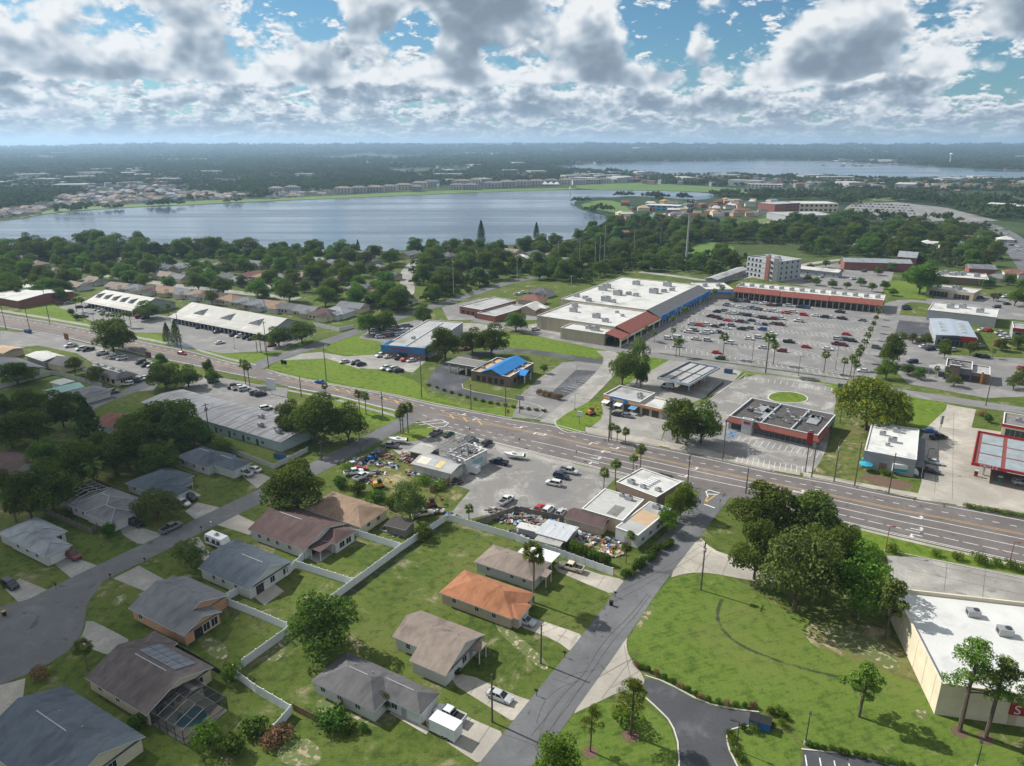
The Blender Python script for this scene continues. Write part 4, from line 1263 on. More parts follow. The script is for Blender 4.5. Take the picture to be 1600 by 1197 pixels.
def pool_cage(label, h, x0, y0, x1, y1, z, m, nx=4, ny=3):
 """screened aluminium enclosure standing on its deck"""
 w = h.matrix_world
 root = thing('pool_enclosure', label, 'pool cage', h.location, h.rotation_euler.z)
 MB().box(x0, x1, y0, y1, 0.04, 0.12).build('deck', CONC, root)
 pts = []
 for k in range(20):
  t = 2 * math.pi * k / 20
  pts.append(((x0 + x1) / 2 + (x1 - x0) * 0.30 * math.cos(t) * (1 + 0.2 * math.sin(t)), (y0 + y1) / 2 + (y1 - y0) * 0.27 * math.sin(t)))
 MB().prism(pts, 0.1, 0.128).build('pool_water', POOLW, root)
 r = 0.06
 zc = z + 0.9
 for i in range(nx + 1):
  x = x0 + (x1 - x0) * i / nx
  for y in (y0, y1):
   MB().tube((x, y, 0.1), (x, y, z), r, n=4).build('post', m, root)
  MB().tube((x, y0, z), (x, (y0 + y1) / 2, zc), r, n=4).tube((x, (y0 + y1) / 2, zc), (x, y1, z), r, n=4).build('rafter', m, root)
 for y, zz in ((y0, z), ((y0 + y1) / 2, zc), (y1, z), (y0, 1.1), (y1, 1.1), ((y0 * 3 + y1) / 4, (z + zc) / 2), ((y0 + 3 * y1) / 4, (z + zc) / 2)):
  MB().tube((x0, y, zz), (x1, y, zz), r * 0.8, n=4).build('rail', m, root)
 sm = screen_mat()
 for a, b, za, zb in ((y0, (y0 + y1) / 2, z, zc), ((y0 + y1) / 2, y1, zc, z)):
  MB().add([(x0, a, za), (x1, a, za), (x1, b, zb), (x0, b, zb)], [(0, 1, 2, 3)]).build('screen', sm, root)
 for y in (y0, y1):
  MB().add([(x0, y, .1), (x1, y, .1), (x1, y, z), (x0, y, z)], [(0, 1, 2, 3)]).build('screen', sm, root)
 for x in (x0, x1):
  MB().add([(x, y0, .1), (x, y1, .1), (x, y1, z), (x, (y0 + y1) / 2, zc), (x, y0, z)], [(0, 1, 2, 3, 4)]).build('screen', sm, root)
  MB().tube((x, y0, z), (x, y1, z), r, n=4).build('rail', m, root)
  MB().tube((x, y0, 1.1), (x, y1, 1.1), r * 0.8, n=4).build('rail', m, root)
 return root

pool_cage('dark screened pool cage behind the solar roofed house', H8, 16.4, 0.3, 24.6, 8.6, 2.9, DMETAL)
pool_cage('white framed pool cage left of the blue-grey house', H12, -9.4, 0.6, -1.6, 10.2, 2.9, TRIM)

# ------------------------------------------------------------------ fences
def fence(label, px, h, pl, pm, name='fence', postm=None, cat='fence', gap=False, plen=2.4):
 pts = [G(u, v) for u, v in px]
 root = thing(name, label, cat, pts[0])
 o0 = pts[0]
 postm = postm or pm
 post = MB().box(-0.065, 0.065, -0.065, 0.065, 0, h + 0.12).box(-0.09, 0.09, -0.09, 0.09, h + 0.12, h + 0.16).mesh('post', postm)
 for i in range(len(pts) - 1):
  a, b = pts[i] - o0, pts[i + 1] - o0
  d = b - a
  n = max(1, round(d.length / plen))
  L = d.length / n
  ang = math.atan2(d.y, d.x)
  mb = MB()
  if gap:
   k = max(2, int(L / 0.16))
   for j in range(k):
    x = 0.07 + (L - 0.14) * j / k
    mb.box(x, x + (L - 0.14) / k * 0.9, -0.015, 0.015 + 0.006 * ((j * 7) % 3), 0.06, h - 0.02 + 0.025 * ((j * 5) % 3))
   mb.box(0.065, L - 0.065, 0.02, 0.06, 0.3, 0.4).box(0.065, L - 0.065, 0.02, 0.06, h - 0.4, h - 0.3)
  else:
   mb.box(0.066, L - 0.066, -0.02, 0.02, 0.08, h - 0.08).box(0.066, L - 0.066, -0.035, 0.035, h - 0.1, h).box(0.066, L - 0.066, -0.035, 0.035, 0.03, 0.12)
   k = int(L / 0.3)
   for j in range(1, k):
    x = 0.066 + (L - 0.13) * j / k
    mb.box(x - 0.012, x + 0.012, -0.028, 0.028, 0.12, h - 0.1)
  me = mb.mesh('panel', pm)
  for j in range(n):
   p = a + d * (j / n)
   link('panel', me, root, p, ang)
   link('post', post, root, p, ang)
 link('post', post, root, pts[-1] - o0, 0)
 return root

VINYL = mat('white_vinyl', (0.68, 0.70, 0.71), (0.60, 0.62, 0.63), 0.5, rough=0.5, c3=(0.44, 0.46, 0.42), s3=0.25, t3=(0.56, 0.75))
BLOCKW = mat('pale_block_wall', (0.46, 0.46, 0.43), (0.38, 0.38, 0.36), 0.5)
fence('long white vinyl fence stepping down behind the lawn', [(697, 814), (627, 861), (554, 915), (450, 992), (366, 1053)], 1.85, 0, VINYL)
fence('white vinyl fence between the lawn and the scrap yard', [(700, 813), (800, 843), (957, 899)], 1.85, 0, VINYL)
fence('white vinyl fence behind the patio of the brown house', [(625, 859), (538, 832)], 1.85, 0, VINYL)
fence('white vinyl fence joining the brown and the blue roofed houses', [(551, 915), (463, 887), (476, 873)], 1.85, 0, VINYL)
fence('short white fence beside the slate blue gable', [(461, 888), (448, 900)], 1.85, 0, VINYL)
fence('white vinyl fence from the peach house to the oak', [(374, 928), (347, 943), (400, 964), (449, 985)], 1.85, 0, VINYL)
fence('white vinyl fence turning a corner at the bottom', [(366, 1057), (400, 1083), (456, 1116), (429, 1147)], 1.85, 0, VINYL)
fence('brown wooden fence bent around the sandy patch', [(459, 1110), (505, 1134), (536, 1104)], 1.4, 0, WOOD, gap=True, name='wooden_fence')
fence('dark wire fence behind the solar roofed house', [(248, 1000), (300, 1028), (356, 1062)], 1.3, 0, DMETAL, gap=True, name='wire_fence')
fence('grey board fence beside the house with the white pool cage', [(47, 791), (144, 836), (153, 827)], 1.7, 0, GREYWOOD, gap=True, name='wooden_fence')
fence('orange-brown wooden fence behind the white pool cage', [(151, 757), (204, 778)], 1.7, 0, WOOD, gap=True, name='wooden_fence')
fence('pale block wall along the lane of the metal building', [(308, 692), (366, 709), (428, 733), (481, 706)], 1.6, 0, BLOCKW, name='block_wall', cat='wall', plen=3.0)
fence('white wall beside the green roofed house', [(-20, 614), (40, 596), (81, 586), (98, 588), (160, 606)], 1.8, 0, BLOCKW, name='block_wall', cat='wall', plen=4.0)
fence('white fence at the end of the shop road', [(490, 509), (530, 518), (552, 513)], 2.0, 0, VINYL, plen=4.0)
fence('brown fence behind the long strip mall', [(345, 487), (400, 496), (460, 507)], 2.0, 0, GREYWOOD, gap=False, name='wooden_fence', plen=4.0)
fence('tan plank fence behind the tarped shed', [(672, 770), (700, 757), (706, 751)], 1.8, 0, WOOD, gap=True, name='wooden_fence')
fence('dark plank fence round the scrap yard', [(545, 745), (562, 725), (580, 716), (603, 706)], 1.6, 0, GREYWOOD, gap=True, name='wooden_fence')
fence('grey plank fence behind the parked cars', [(745, 822), (790, 806), (806, 800), (880, 815)], 1.7, 0, GREYWOOD, gap=True, name='wooden_fence')
fence('black railing beside the petrol station', [(1105, 620), (1130, 600)], 1.0, 0, DMETAL, gap=True, name='railing', cat='railing')

# ================================================================== SHOPS, STATIONS, SHEDS
WROOF = mat('white_membrane_roof', (0.49, 0.485, 0.46), (0.41, 0.405, 0.385), 0.12, detail=8, c3=(0.28, 0.275, 0.26), s3=0.10, t3=(0.48, 0.72))
GROOF = mat('grey_membrane_roof', (0.34, 0.34, 0.335), (0.27, 0.27, 0.27), 0.15, detail=8, c3=(0.18, 0.18, 0.18), s3=0.1, t3=(0.5, 0.7))
GRAVEL = mat('gravel_roof', (0.20, 0.19, 0.175), (0.11, 0.105, 0.10), 1.2, detail=9)
MROOF = mat('metal_roof', (0.28, 0.29, 0.31), (0.20, 0.205, 0.22), 0.3, rough=0.6, metal=0.1, stretch=(3, 0.25, 1), c3=(0.135, 0.115, 0.11), s3=0.22, t3=(0.42, 0.66))
CREAMROOF = mat('cream_metal_roof', (0.33, 0.32, 0.295), (0.26, 0.255, 0.235), 0.2, rough=0.6, c3=(0.42, 0.40, 0.36), s3=0.15, t3=(0.55, 0.75))
REDTILE = mat('red_mansard', (0.21, 0.065, 0.048), (0.155, 0.05, 0.04), 0.5, detail=8)
GREYM = mat('grey_mansard', (0.135, 0.135, 0.135), (0.105, 0.105, 0.108), 0.6)
BLUEM = mat('bright_blue_metal', (0.018, 0.18, 0.46), (0.014, 0.145, 0.38), 0.4, rough=0.45)
BLUEW = mat('blue_facade', (0.045, 0.17, 0.34), (0.035, 0.135, 0.28), 0.5)
RED = mat('signal_red', (0.34, 0.03, 0.025), (0.26, 0.024, 0.02), 0.6, rough=0.6)
ORNG = mat('orange_paint', (0.52, 0.18, 0.035), None, 0.8)
SIGNW = mat('sign_white', (0.62, 0.63, 0.63), (0.55, 0.56, 0.56), 0.6, rough=0.4)
BEIGE = mat('beige_block', (0.43, 0.375, 0.285), (0.36, 0.315, 0.24), 0.22, stretch=(1, 1, 0.5))
STONE = mat('brown_stone', (0.22, 0.155, 0.12), (0.15, 0.105, 0.085), 1.2)
DGREYW = mat('dark_grey_wall', (0.14, 0.145, 0.155), (0.115, 0.12, 0.13), 0.4)
MGREYW = mat('mid_grey_wall', (0.30, 0.31, 0.32), (0.26, 0.27, 0.28), 0.4)
TEALW = mat('pale_teal_wall', (0.36, 0.43, 0.44), (0.30, 0.37, 0.38), 0.4)
TANROOF = mat('tan_roof', (0.42, 0.30, 0.19), (0.34, 0.245, 0.16), 0.5)
RUST = mat('rusty_steel', (0.23, 0.085, 0.045), (0.14, 0.055, 0.035), 2.0)
PUMPG = mat('green_paint', (0.03, 0.22, 0.11), None, 1.0)

class Blk:
 pass

def rect(A, B, z, C=None, D=None, W=None, th=None, L=None):
 a, b = G(*A, z), G(*B, z)
 t = math.atan2(b.y - a.y, b.x - a.x) if th is None else th
 ex, ey = Vector((math.cos(t), math.sin(t), 0)), Vector((-math.sin(t), math.cos(t), 0))
 k = Blk()
 k.L = (b - a).dot(ex) if L is None else L
 if C is not None:
  k.W = (G(*C, z) - a).dot(ey)
 elif D is not None:
  k.W = (G(*D, z) - a).dot(ey)
 else:
  k.W = W
 k.o = Vector((a.x, a.y, 0))
 k.th = t
 k.z = z
 return k

def unit(root, loc, rz, w=1.8, d=1.3, h=1.1):
 me = cached(('ac', w, d, h), lambda: MB().box(-w / 2, w / 2, -d / 2, d / 2, 0.15, h).box(-w / 2 + .1, w / 2 - .1, -d / 2 + .1, d / 2 - .1, 0, 0.15).mesh('roof_unit', METAL))
 o = link('roof_unit', me, root, loc, rz)
 link('fan', cached(('fan', w), lambda: MB().tube((w * 0.2, 0, h), (w * 0.2, 0, h + 0.12), d * 0.33, n=10).box(-w / 2 - 0.003, -w / 2 + 0.35, -d * 0.35, d * 0.35, h * 0.25, h * 0.85).mesh('fan', DMETAL)), o)
 return o

def bldg(name, label, cat, k, group=None):
 r = thing(name, label, cat, k.o, k.th, group)
 r['_'] = 0
 del r['_']
 return r

def flat(root, k, wallm, roofm, parapet=0.55, units=(), rel=None, cop=None, x0=0, y0=0, x1=None, y1=None, z=None, name='wall'):
 """box with parapet in the frame of root"""
 x1 = k.L if x1 is None else x1
 y1 = k.W if y1 is None else y1
 z = k.z if z is None else z
 t = 0.28
 rz = z - parapet
 W = MB()
 W.prism([(x0, y0), (x1, y0), (x1, y1), (x0, y1)], 0, rz - 0.02, bottom=False)
 for a, b, c, d in ((x0, x1, y0, y0 + t), (x0, x1, y1 - t, y1), (x0, x0 + t, y0 + t, y1 - t), (x1 - t, x1, y0 + t, y1 - t)):
  W.box(a, b, c, d, rz - 0.02, z)
 W.build(name, wallm, root)
 ro = MB().box(x0 + t, x1 - t, y0 + t, y1 - t, rz - 0.015, rz + 0.02).build('roof', roofm, root)
 C = MB()
 for a, b, c, d in ((x0 - .06, x1 + .06, y0 - .06, y0 + t), (x0 - .06, x1 + .06, y1 - t, y1 + .06), (x0 - .06, x0 + t, y0 + t, y1 - t), (x1 - t, x1 + .06, y0 + t, y1 - t)):
  C.box(a, b, c, d, z + 0.002, z + 0.09)
 C.build('coping', cop or TRIM, root)
 for u in units:
  fx, fy = u[:2]
  s = u[2] if len(u) > 2 else 1.0
  unit(root, (x0 + (x1 - x0) * fx, y0 + (y1 - y0) * fy, rz + 0.02), 0, 1.8 * s, 1.3 * s, 1.1 * s)
 return ro

def glazing(root, x0, x1, y, ang, n, z0=0.25, z1=2.6, fill=0.8, along='x'):
 w = (x1 - x0) / n
 for i in range(n):
  c = x0 + w * (i + 0.5)
  x, yy = (c, y) if along == 'x' else (y, c)
  window(root, x, yy, z0, ang, w * fill, z1 - z0, DMETAL)

def mansard(root, pts_out, z0, pts_in, z1, m, name='mansard', closed=False):
 """sloping band between two polylines"""
 mb = MB()
 n = len(pts_out)
 vs = [(p[0], p[1], z0) for p in pts_out] + [(p[0], p[1], z1) for p in pts_in]
 fs = [(i, (i + 1) % n, n + (i + 1) % n, n + i) for i in range(n if closed else n - 1)]
 mb.add(vs, fs)
 mb.add([(p[0], p[1], z0 - 0.25) for p in pts_out] + [(p[0], p[1], z0) for p in pts_out], fs)
 return mb.build(name, m, root)

def gb(label, A, B, z, typ, wallm, roofm, C=None, D=None, W=None, pitch=0.15, cat='shop', name='shop', th=None, wins=(), doors=(), garages=(), blocks=()):
 k = rect(A, B, z, C, D, W, th)
 r = house(label, k.o.x, k.o.y, [(0, 0, k.L, k.W, typ)] + list(blocks), wallm, roofm, th=k.th, ze=z, pitch=pitch, wins=wins, doors=doors, garages=garages, name=name)
 r['category'] = cat
 return r, k

def text(body, par, loc, size, m, rz=0.0, align='CENTER', name='lettering'):
 cu = bpy.data.curves.new(name, 'FONT')
 cu.body = body
 cu.size = size
 cu.extrude = 0.03
 cu.align_x = align
 cu.materials.append(m)
 tmp = bpy.data.objects.new(name, cu)
 COL.objects.link(tmp)
 bpy.context.view_layer.update()
 me = bpy.data.meshes.new_from_object(tmp.evaluated_get(bpy.context.evaluated_depsgraph_get()))
 bpy.data.objects.remove(tmp)
 o = link(name, me, par, loc)
 o.rotation_euler = (math.pi / 2, 0, rz)
 return o

# ---- long metal-roofed building at left
r, k = gb('long low building with streaked grey metal roof', (223, 628), (438, 690), 3.6, 'gx', TEALW, MROOF, D=(285, 609), pitch=0.10, name='metal_building', cat='building')
for i in range(34):
 x = 0.4 + (k.L - 0.8) * i / 33
 zm = 3.6 + (k.W / 2 + .45) * 0.10
 MB().add([(x - .05, -0.44, 3.62), (x + .05, -0.44, 3.62), (x + .05, k.W / 2, zm + .05), (x - .05, k.W / 2, zm + .05), (x - .05, k.W + .44, 3.62), (x + .05, k.W + .44, 3.62)],
   [(0, 1, 2, 3), (3, 2, 5, 4)]).build('roof_seam', METAL, r)
for i in range(9):
 door(r, 6 + i * (k.L - 10) / 9, -0.004, 0, 1.0, 2.1, DMETAL)
 window(r, 8.5 + i * (k.L - 10) / 9, -0.004, 1.0, 0, 1.3, 1.0)
for fx, fy in ((0.72, 0.62), (0.80, 0.3), (0.93, 0.25), (0.90, 0.33)):
 unit(r, (k.L * fx, k.W * fy, 3.6 + min(fy, 1 - fy) * k.W * 0.10 + 0.15), 0)

# ---- two white-roofed strip malls
DORM = mat('dark_dormer', (0.21, 0.22, 0.22), (0.16, 0.17, 0.175), 0.8)
for lab, A, B, W, nd, zz in [('short strip mall with cream hip roof and six dark dormers', (136, 470), (213, 484), 24, 6, 3.4), ('long strip mall with cream roof and three triangular dormers', (269, 493), (417, 521), 26, 3, 3.4)]:
 r, k = gb(lab, A, B, zz, 'gx', MGREYW, CREAMROOF, W=W, pitch=0.36, name='strip_mall')
 n = int(k.L / 3.2)
 glazing(r, 1.0, k.L - 1.0, -0.004, 0, n, 0.3, 2.5, 0.7)
 for i in range(n + 1):
  x = 1.0 + (k.L - 2) * i / n
  MB().box(x - .12, x + .12, -2.2, -1.96, 0, 3.0).build('post', TRIM, r)
 awning(r, -0.4, -2.6, k.L + 0.4, -0.3, 3.05, 3.5, CREAMROOF, (), 'walkway_roof')
 for i in range(nd):
  c = k.L * (i + (0.75 if nd == 3 else 0.5)) / (nd + (0.4 if nd == 3 else 0))
  hw = 4.2 if nd == 3 else 1.9
  ym, zm = k.W * 0.16, zz + (k.W * 0.16 + .45) * 0.36
  yt = k.W * 0.36
  zt = zz + (yt + .45) * 0.36
  MB().add([(c - hw, ym, zm + .05), (c + hw, ym, zm + .05), (c + hw * 0.3, ym + 0.6, zt + 0.3), (c + hw * 0.3, yt + 1.2, zt + 0.35), (c - hw, ym + 1.2, zm + .5)],
    [(0, 1, 2), (1, 3, 2), (0, 2, 3, 4)]).build('dormer', DORM, r)
gb('white roofed hall with brick red walls at the left edge', (-40, 458), (28, 470), 4.5, 'gx', BRICK, WROOF, C=(76, 449), pitch=0.10, cat='building', name='hall')
# ---- mansard office and its neighbours
k = rect((126, 577), (181, 594), 3.0, C=(217, 585))
r = bldg('office', 'low office with dark mansard and white flat deck', 'office', k)
MB().prism([(0.8, 0.8), (k.L - 0.8, 0.8), (k.L - 0.8, k.W - 0.8), (0.8, k.W - 0.8)], 0, 3.0, bottom=False).build('wall', WALLC, r)
i3 = 3.2
mansard(r, [(0, 0), (k.L, 0), (k.L, k.W), (0, k.W)], 3.0, [(i3, i3), (k.L - i3, i3), (k.L - i3, k.W - i3), (i3, k.W - i3)], 4.6, S_CHAR, closed=True)
MB().box(i3 - .1, k.L - i3 + .1, i3 - .1, k.W - i3 + .1, 4.4, 4.62).build('roof', WROOF, r)
for j in range(4):
 unit(r, (i3 + 1.5 + j * (k.L - 2 * i3 - 3) / 3, k.W / 2, 4.62), 0, 2.2, 1.2, 0.6)
glazing(r, 2, k.L - 2, 0.79, 0, 6, 0.8, 2.3, 0.5)
glazing(r, 2, k.W - 2, k.L - 0.79, math.pi / 2, 5, 0.8, 2.3, 0.5, 'y')
gb('white metal roofed workshop left of the dark roofed house', (41, 555), (68, 564), 3.6, 'gx', MGREYW, WROOF, C=(84, 552), pitch=0.16, cat='building', name='workshop')
gb('dark roofed house beside the white metal workshop', (74, 566), (98, 572), 2.8, 'gx', WALLC, S_CHAR, C=(116, 560), pitch=0.36, cat='house', name='house')
gb('pale green metal roofed house in a fenced garden', (69, 610), (81, 616), 2.8, 'gy', WALLW, mat('pale_green_metal', (0.25, 0.42, 0.37), (0.20, 0.35, 0.31), 0.3, rough=0.5), C=(124, 602), pitch=0.26, cat='house', name='house')
gb('grey hip roofed annex of the green roofed house', (110, 612), (134, 620), 2.7, 'hip', WALLW, S_GREY, C=(164, 607), pitch=0.3, cat='house', name='house')
gb('white porch shed behind the green metal roof', (80, 597), (96, 601), 2.7, 'gx', WALLW, WROOF, C=(108, 594), pitch=0.08, cat='shed', name='shed')
gb('grey roofed house at the left edge behind bushes', (-20, 570), (20, 585), 2.8, 'gx', WALLW, S_GREY, C=(46, 566), pitch=0.3, cat='house', name='house')
gb('tan roofed shed at the left edge by the highway', (-25, 548), (5, 552), 3.0, 'gx', WALLB, TANROOF, C=(14, 541), pitch=0.2, cat='shed', name='shed')

# ---- blue-fronted shop
k = rect((600, 540), (662, 545), 5.0, C=(742, 505))
r = bldg('shop', 'long grey roofed shop with blue front facing the highway', 'shop', k)
flat(r, k, MGREYW, GROOF, 0.3, units=[(0.4, 0.3), (0.6, 0.7)])
MB().box(-1.2, k.L + 1.0, -0.9, -0.02, 2.6, 5.5).build('blue_fascia', BLUEW, r)
MB().box(-1.2, -0.02, -0.02, 9.0, 2.6, 5.5).build('blue_fascia', BLUEW, r)
MB().box(k.L + 0.02, k.L + 1.0, -0.02, 9.0, 2.6, 5.5).build('blue_fascia', BLUEW, r)
MB().box(-0.9, k.L + .7, -0.6, -0.04, 0, 2.55).build('brick_base', STONE, r)
MB().box(k.L * .36, k.L * .60, -0.7, -0.605, 0.05, 2.5).build('shutter_door', DMETAL, r)
for j in range(9):
 MB().box(k.L * .22 + j * 0.95, k.L * .22 + j * 0.95 + 0.62, -0.96, -0.905, 3.7, 4.5).build('sign_letter', RED, r)
MB().tube((k.L * .5, 3, 4.9), (k.L * .5, k.W - 3, 4.9), 0.25, n=6).build('ridge_light', TRIM, r)

# ---- bank with bright blue roof and drive-through canopy
k = rect((736, 579), (796, 589), 4.2, C=(832, 567))
r = bldg('bank', 'stone bank with bright blue gable roof and drive-through canopy', 'bank', k)
flat(r, k, STONE, TANROOF, 0.6, units=[(0.12, 0.3, .8), (0.1, 0.7, .8), (0.9, 0.4, .8), (0.88, 0.75, .8)])
R_, F_, W_ = MB(), MB(), MB()
roof_block(R_, F_, k.L * 0.30, 0.2, k.L * 0.78, k.W - 0.2, 'gy', 0.42, 4.3, oh=0.7, walls=W_)
R_.build('blue_roof', BLUEM, r)
F_.build('fascia', BLUEM, r)
W_.prism([(k.L * .3, .2), (k.L * .78, .2), (k.L * .78, k.W - .2), (k.L * .3, k.W - .2)], 3.0, 4.28).build('gable_wall', STONE, r)
glazing(r, 2, k.L - 2, -0.004, 0, 5, 0.6, 2.6, 0.55)
glazing(r, 3, k.W - 3, k.L + 0.004, math.pi / 2, 5, 0.6, 2.6, 0.55, 'y')
R_, F_ = MB(), MB()
roof_block(R_, F_, k.L - 1, k.W * 0.32, k.L + 3.2, k.W * 0.60, 'gx', 0.45, 3.3, oh=0.4, walls=None)
R_.build('entrance_roof', BLUEM, r)
F_.build('fascia', BLUEM, r)
for yy in (k.W * 0.34, k.W * 0.58):
 MB().box(k.L + 2.8, k.L + 3.2, yy - .2, yy + .2, 0, 3.2).build('post', TRIM, r)
kc = rect((697, 566), (744, 574), 4.4, C=(765, 566))
c = thing('drive_through_canopy', 'dark flat canopy on pale posts beside the bank', 'canopy', kc.o, kc.th)
MB().box(0, kc.L, 0, kc.W, 3.7, 4.4).build('fascia', DGREYW, c)
MB().box(0.3, kc.L - .3, 0.3, kc.W - .3, 4.402, 4.43).build('roof', GRAVEL, c)
MB().box(-0.05, kc.L + .05, -.05, .25, 4.405, 4.5).box(-0.05, kc.L + .05, kc.W - .25, kc.W + .05, 4.405, 4.5).build('coping', TRIM, c)
for i in range(4):
 for yy in (0.8, kc.W - 0.8):
  x = 1.2 + (kc.L - 2.4) * i / 3
  MB().box(x - .3, x + .3, yy - .3, yy + .3, 0, 3.7).build('post', WALLC, c)

# ---- petrol stations
def canopy(label, k, fasm, topm, nx, ny, posts, roofh=0.9, beam=DMETAL, group=None):
 c = thing('station_canopy', label, 'canopy', k.o, k.th, group)
 z = k.z
 t = 0.25
 F = MB()
 for a, b, y, d in ((0, k.L, 0, t), (0, k.L, k.W - t, k.W), (0, t, t, k.W - t), (k.L - t, k.L, t, k.W - t)):
  F.box(a, b, y, d, z - roofh, z)
 F.build('fascia', fasm, c)
 MB().box(t, k.L - t, t, k.W - t, z - roofh + .05, z - 0.5).build('deck', beam, c)
 for i in range(nx):
  for j in range(ny):
   x0 = 1.0 + (k.L - 2) * i / nx + 0.5
   x1 = 1.0 + (k.L - 2) * (i + 1) / nx - 0.5
   y0 = 1.0 + (k.W - 2) * j / ny + 0.45
   y1 = 1.0 + (k.W - 2) * (j + 1) / ny - 0.45
   MB().box(x0, x1, y0, y1, z - 0.5, z - 0.38).build('roof_panel', topm, c)
 for fx, fy in posts:
  x, y = k.L * fx, k.W * fy
  MB().box(x - .25, x + .25, y - .25, y + .25, 0, z - roofh + .04).build('post', TRIM, c)
 return c

def pump(loc, rz, m, label, group):
 p = thing('fuel_pump', label, 'fuel pump', loc, rz, group)
 MB().box(-0.45, 0.45, -0.25, 0.25, 0.15, 1.75).build('body', m, p)
 MB().box(-0.36, 0.36, -0.262, -0.252, 0.95, 1.55).build('screen', GLASS, p)
 MB().box(-0.55, 0.55, -0.3, 0.3, 1.75, 2.0).build('top', SIGNW, p)
 MB().box(-1.6, 1.6, -0.6, 0.6, 0.03, 0.15).build('plinth', CONC, p)
 return p

k = rect((1027, 589), (1078, 600), 5.2, C=(1109, 570))
canopy('grey fuel canopy with six pale roof panels', k, mat('blue_grey_fascia', (0.36, 0.41, 0.46), None, 0.5), GROOF, 3, 2, [(0.25, 0.25), (0.75, 0.25), (0.25, 0.75), (0.75, 0.75)])
ca, sa = math.cos(k.th), math.sin(k.th)
for i, (fx, fy) in enumerate([(.25, .4), (.75, .4), (.25, .6), (.75, .6)]):
 x, y = k.L * fx, k.W * fy
 pump((k.o.x + ca * x - sa * y, k.o.y + sa * x + ca * y, 0), k.th, ORNG, 'orange fuel pump under the %s corner of the grey fuel canopy' % ('near left', 'near right', 'far left', 'far right')[i], 'pumps under the grey canopy')
k = rect((943, 616), (1035, 637), 4.3, D=(964, 601))
r = bldg('service_shop', 'grey flat roofed petrol station shop with blue oval sign', 'shop', k)
flat(r, k, WALLB, GROOF, 0.5, units=[(0.75, 0.6), (0.85, 0.4)], x1=k.L * .62)
flat(r, k, WALLB, WROOF, 0.4, units=[], x0=k.L * .62 + .01, z=3.6, y1=k.W * .8)
el_ = MB()
pts = [(k.L * .27 + 3.6 * math.cos(t * math.pi / 12), 1.0 * math.sin(t * math.pi / 12)) for t in range(24)]
el_.add([(p[0], -0.32, 3.4 + p[1]) for p in pts] + [(p[0], -0.04, 3.4 + p[1]) for p in pts], [tuple(range(24))[::-1]] + [(i, (i + 1) % 24, 24 + (i + 1) % 24, 24 + i) for i in range(24)])
el_.build('oval_sign', mat('oval_blue', (0.03, 0.16, 0.42), None, 1.0), r)
MB().add([(k.L * .27 + 2.4 * math.cos(t), -0.335, 3.4 + .45 * math.sin(t)) for t in [i * math.pi / 8 for i in range(16)]], [tuple(range(16))[::-1]]).build('sign_emblem', mat('sign_ochre', (0.42, 0.30, 0.08), None, 1.0), r)
for i in range(6):
 x = 2.5 + i * (k.L - 5) / 5
 garage(r, x, -0.004, 0, 2.6, 2.5, DMETAL)
MB().box(0, k.L, -0.25, -0.03, 2.75, 3.1).build('orange_band', ORNG, r)
for fx, mm in ((0.08, SIGNW), (0.30, SIGNW), (0.55, mat('awning_blue', (0.10, 0.26, 0.46), None, 1.0))):
 awning(r, k.L * fx - 1.3, -2.8, k.L * fx + 1.3, -0.3, 2.2, 2.6, mm, (), 'awning', 0.06)
# ---- diner with red mansard
k = rect((1139, 655), (1277, 686), 3.4, C=(1287, 650))
r = bldg('diner', 'diner with red mansard and dark gravel roof full of ducts', 'restaurant', k)
flat(r, k, MGREYW, GRAVEL, 0.7, units=[(0.2, .5), (.3, .7, .8), (.42, .45), (.55, .65, 1.2), (.6, .3, .8), (.72, .55), (.85, .7, .8), (.5, .8, .8)], z=4.6)
RM = REDTILE
DKG = mat('dark_gravel', (0.095, 0.085, 0.078), (0.045, 0.042, 0.04), .9, detail=9)
MB().box(.35, k.L - .35, .35, k.W - .35, 3.925, 3.96).build('roof_gravel', DKG, r)
for a_, b_ in ((.36, 0), (.7, 0)):
 MB().box(k.L * a_, k.L * a_ + .25, .3, k.W - .3, 3.96, 4.62).build('roof_divider', TRIM, r)
dk = random.Random(4)
for i in range(16):
 unit(r, (k.L * dk.uniform(.05, .95), k.W * dk.uniform(.15, .9), 3.96), dk.choice([0, 1.57]), dk.choice([.9, 1.4, 2.4]), dk.choice([.8, 1.0]), dk.choice([.5, .8, 1.2]))
for i in range(7):
 x_ = k.L * dk.uniform(.05, .8)
 MB().box(x_, x_ + dk.uniform(1.5, 4), k.W * dk.uniform(.2, .8), k.W * .82, 4.1, 4.4).build('duct', METAL, r)
for pts in ([(-1.0, -1.0), (k.L * .16, -1.0)], [(k.L * .3, -1.0), (k.L + 1, -1.0), (k.L + 1, k.W * .5)]):
 ins = [(max(0.02, min(k.L - .02, p[0])), max(-.03, p[1] + .97)) if p[1] < 0 else (k.L + .03, p[1]) for p in pts]
 mansard(r, pts, 2.9, ins, 4.3, RM)
flat(r, k, mat('pale_grey_panel', (0.40, 0.42, 0.44), None, .5), GRAVEL, 0.3, x0=k.L * .17, x1=k.L * .29, y0=-1.4, y1=-0.02, z=5.2, name='entrance_tower')
MB().box(k.L * .19, k.L * .27, -1.48, -1.405, 3.6, 4.5).build('sign_panel', RED, r)
glazing(r, 1, k.L * .16, -0.006, 0, 4, 0.6, 2.5)
glazing(r, k.L * .3, k.L - 1, -0.006, 0, 11, 0.6, 2.5)
glazing(r, 1, k.W - 2, k.L + .006, math.pi / 2, 4, 0.6, 2.5, 0.8, 'y')
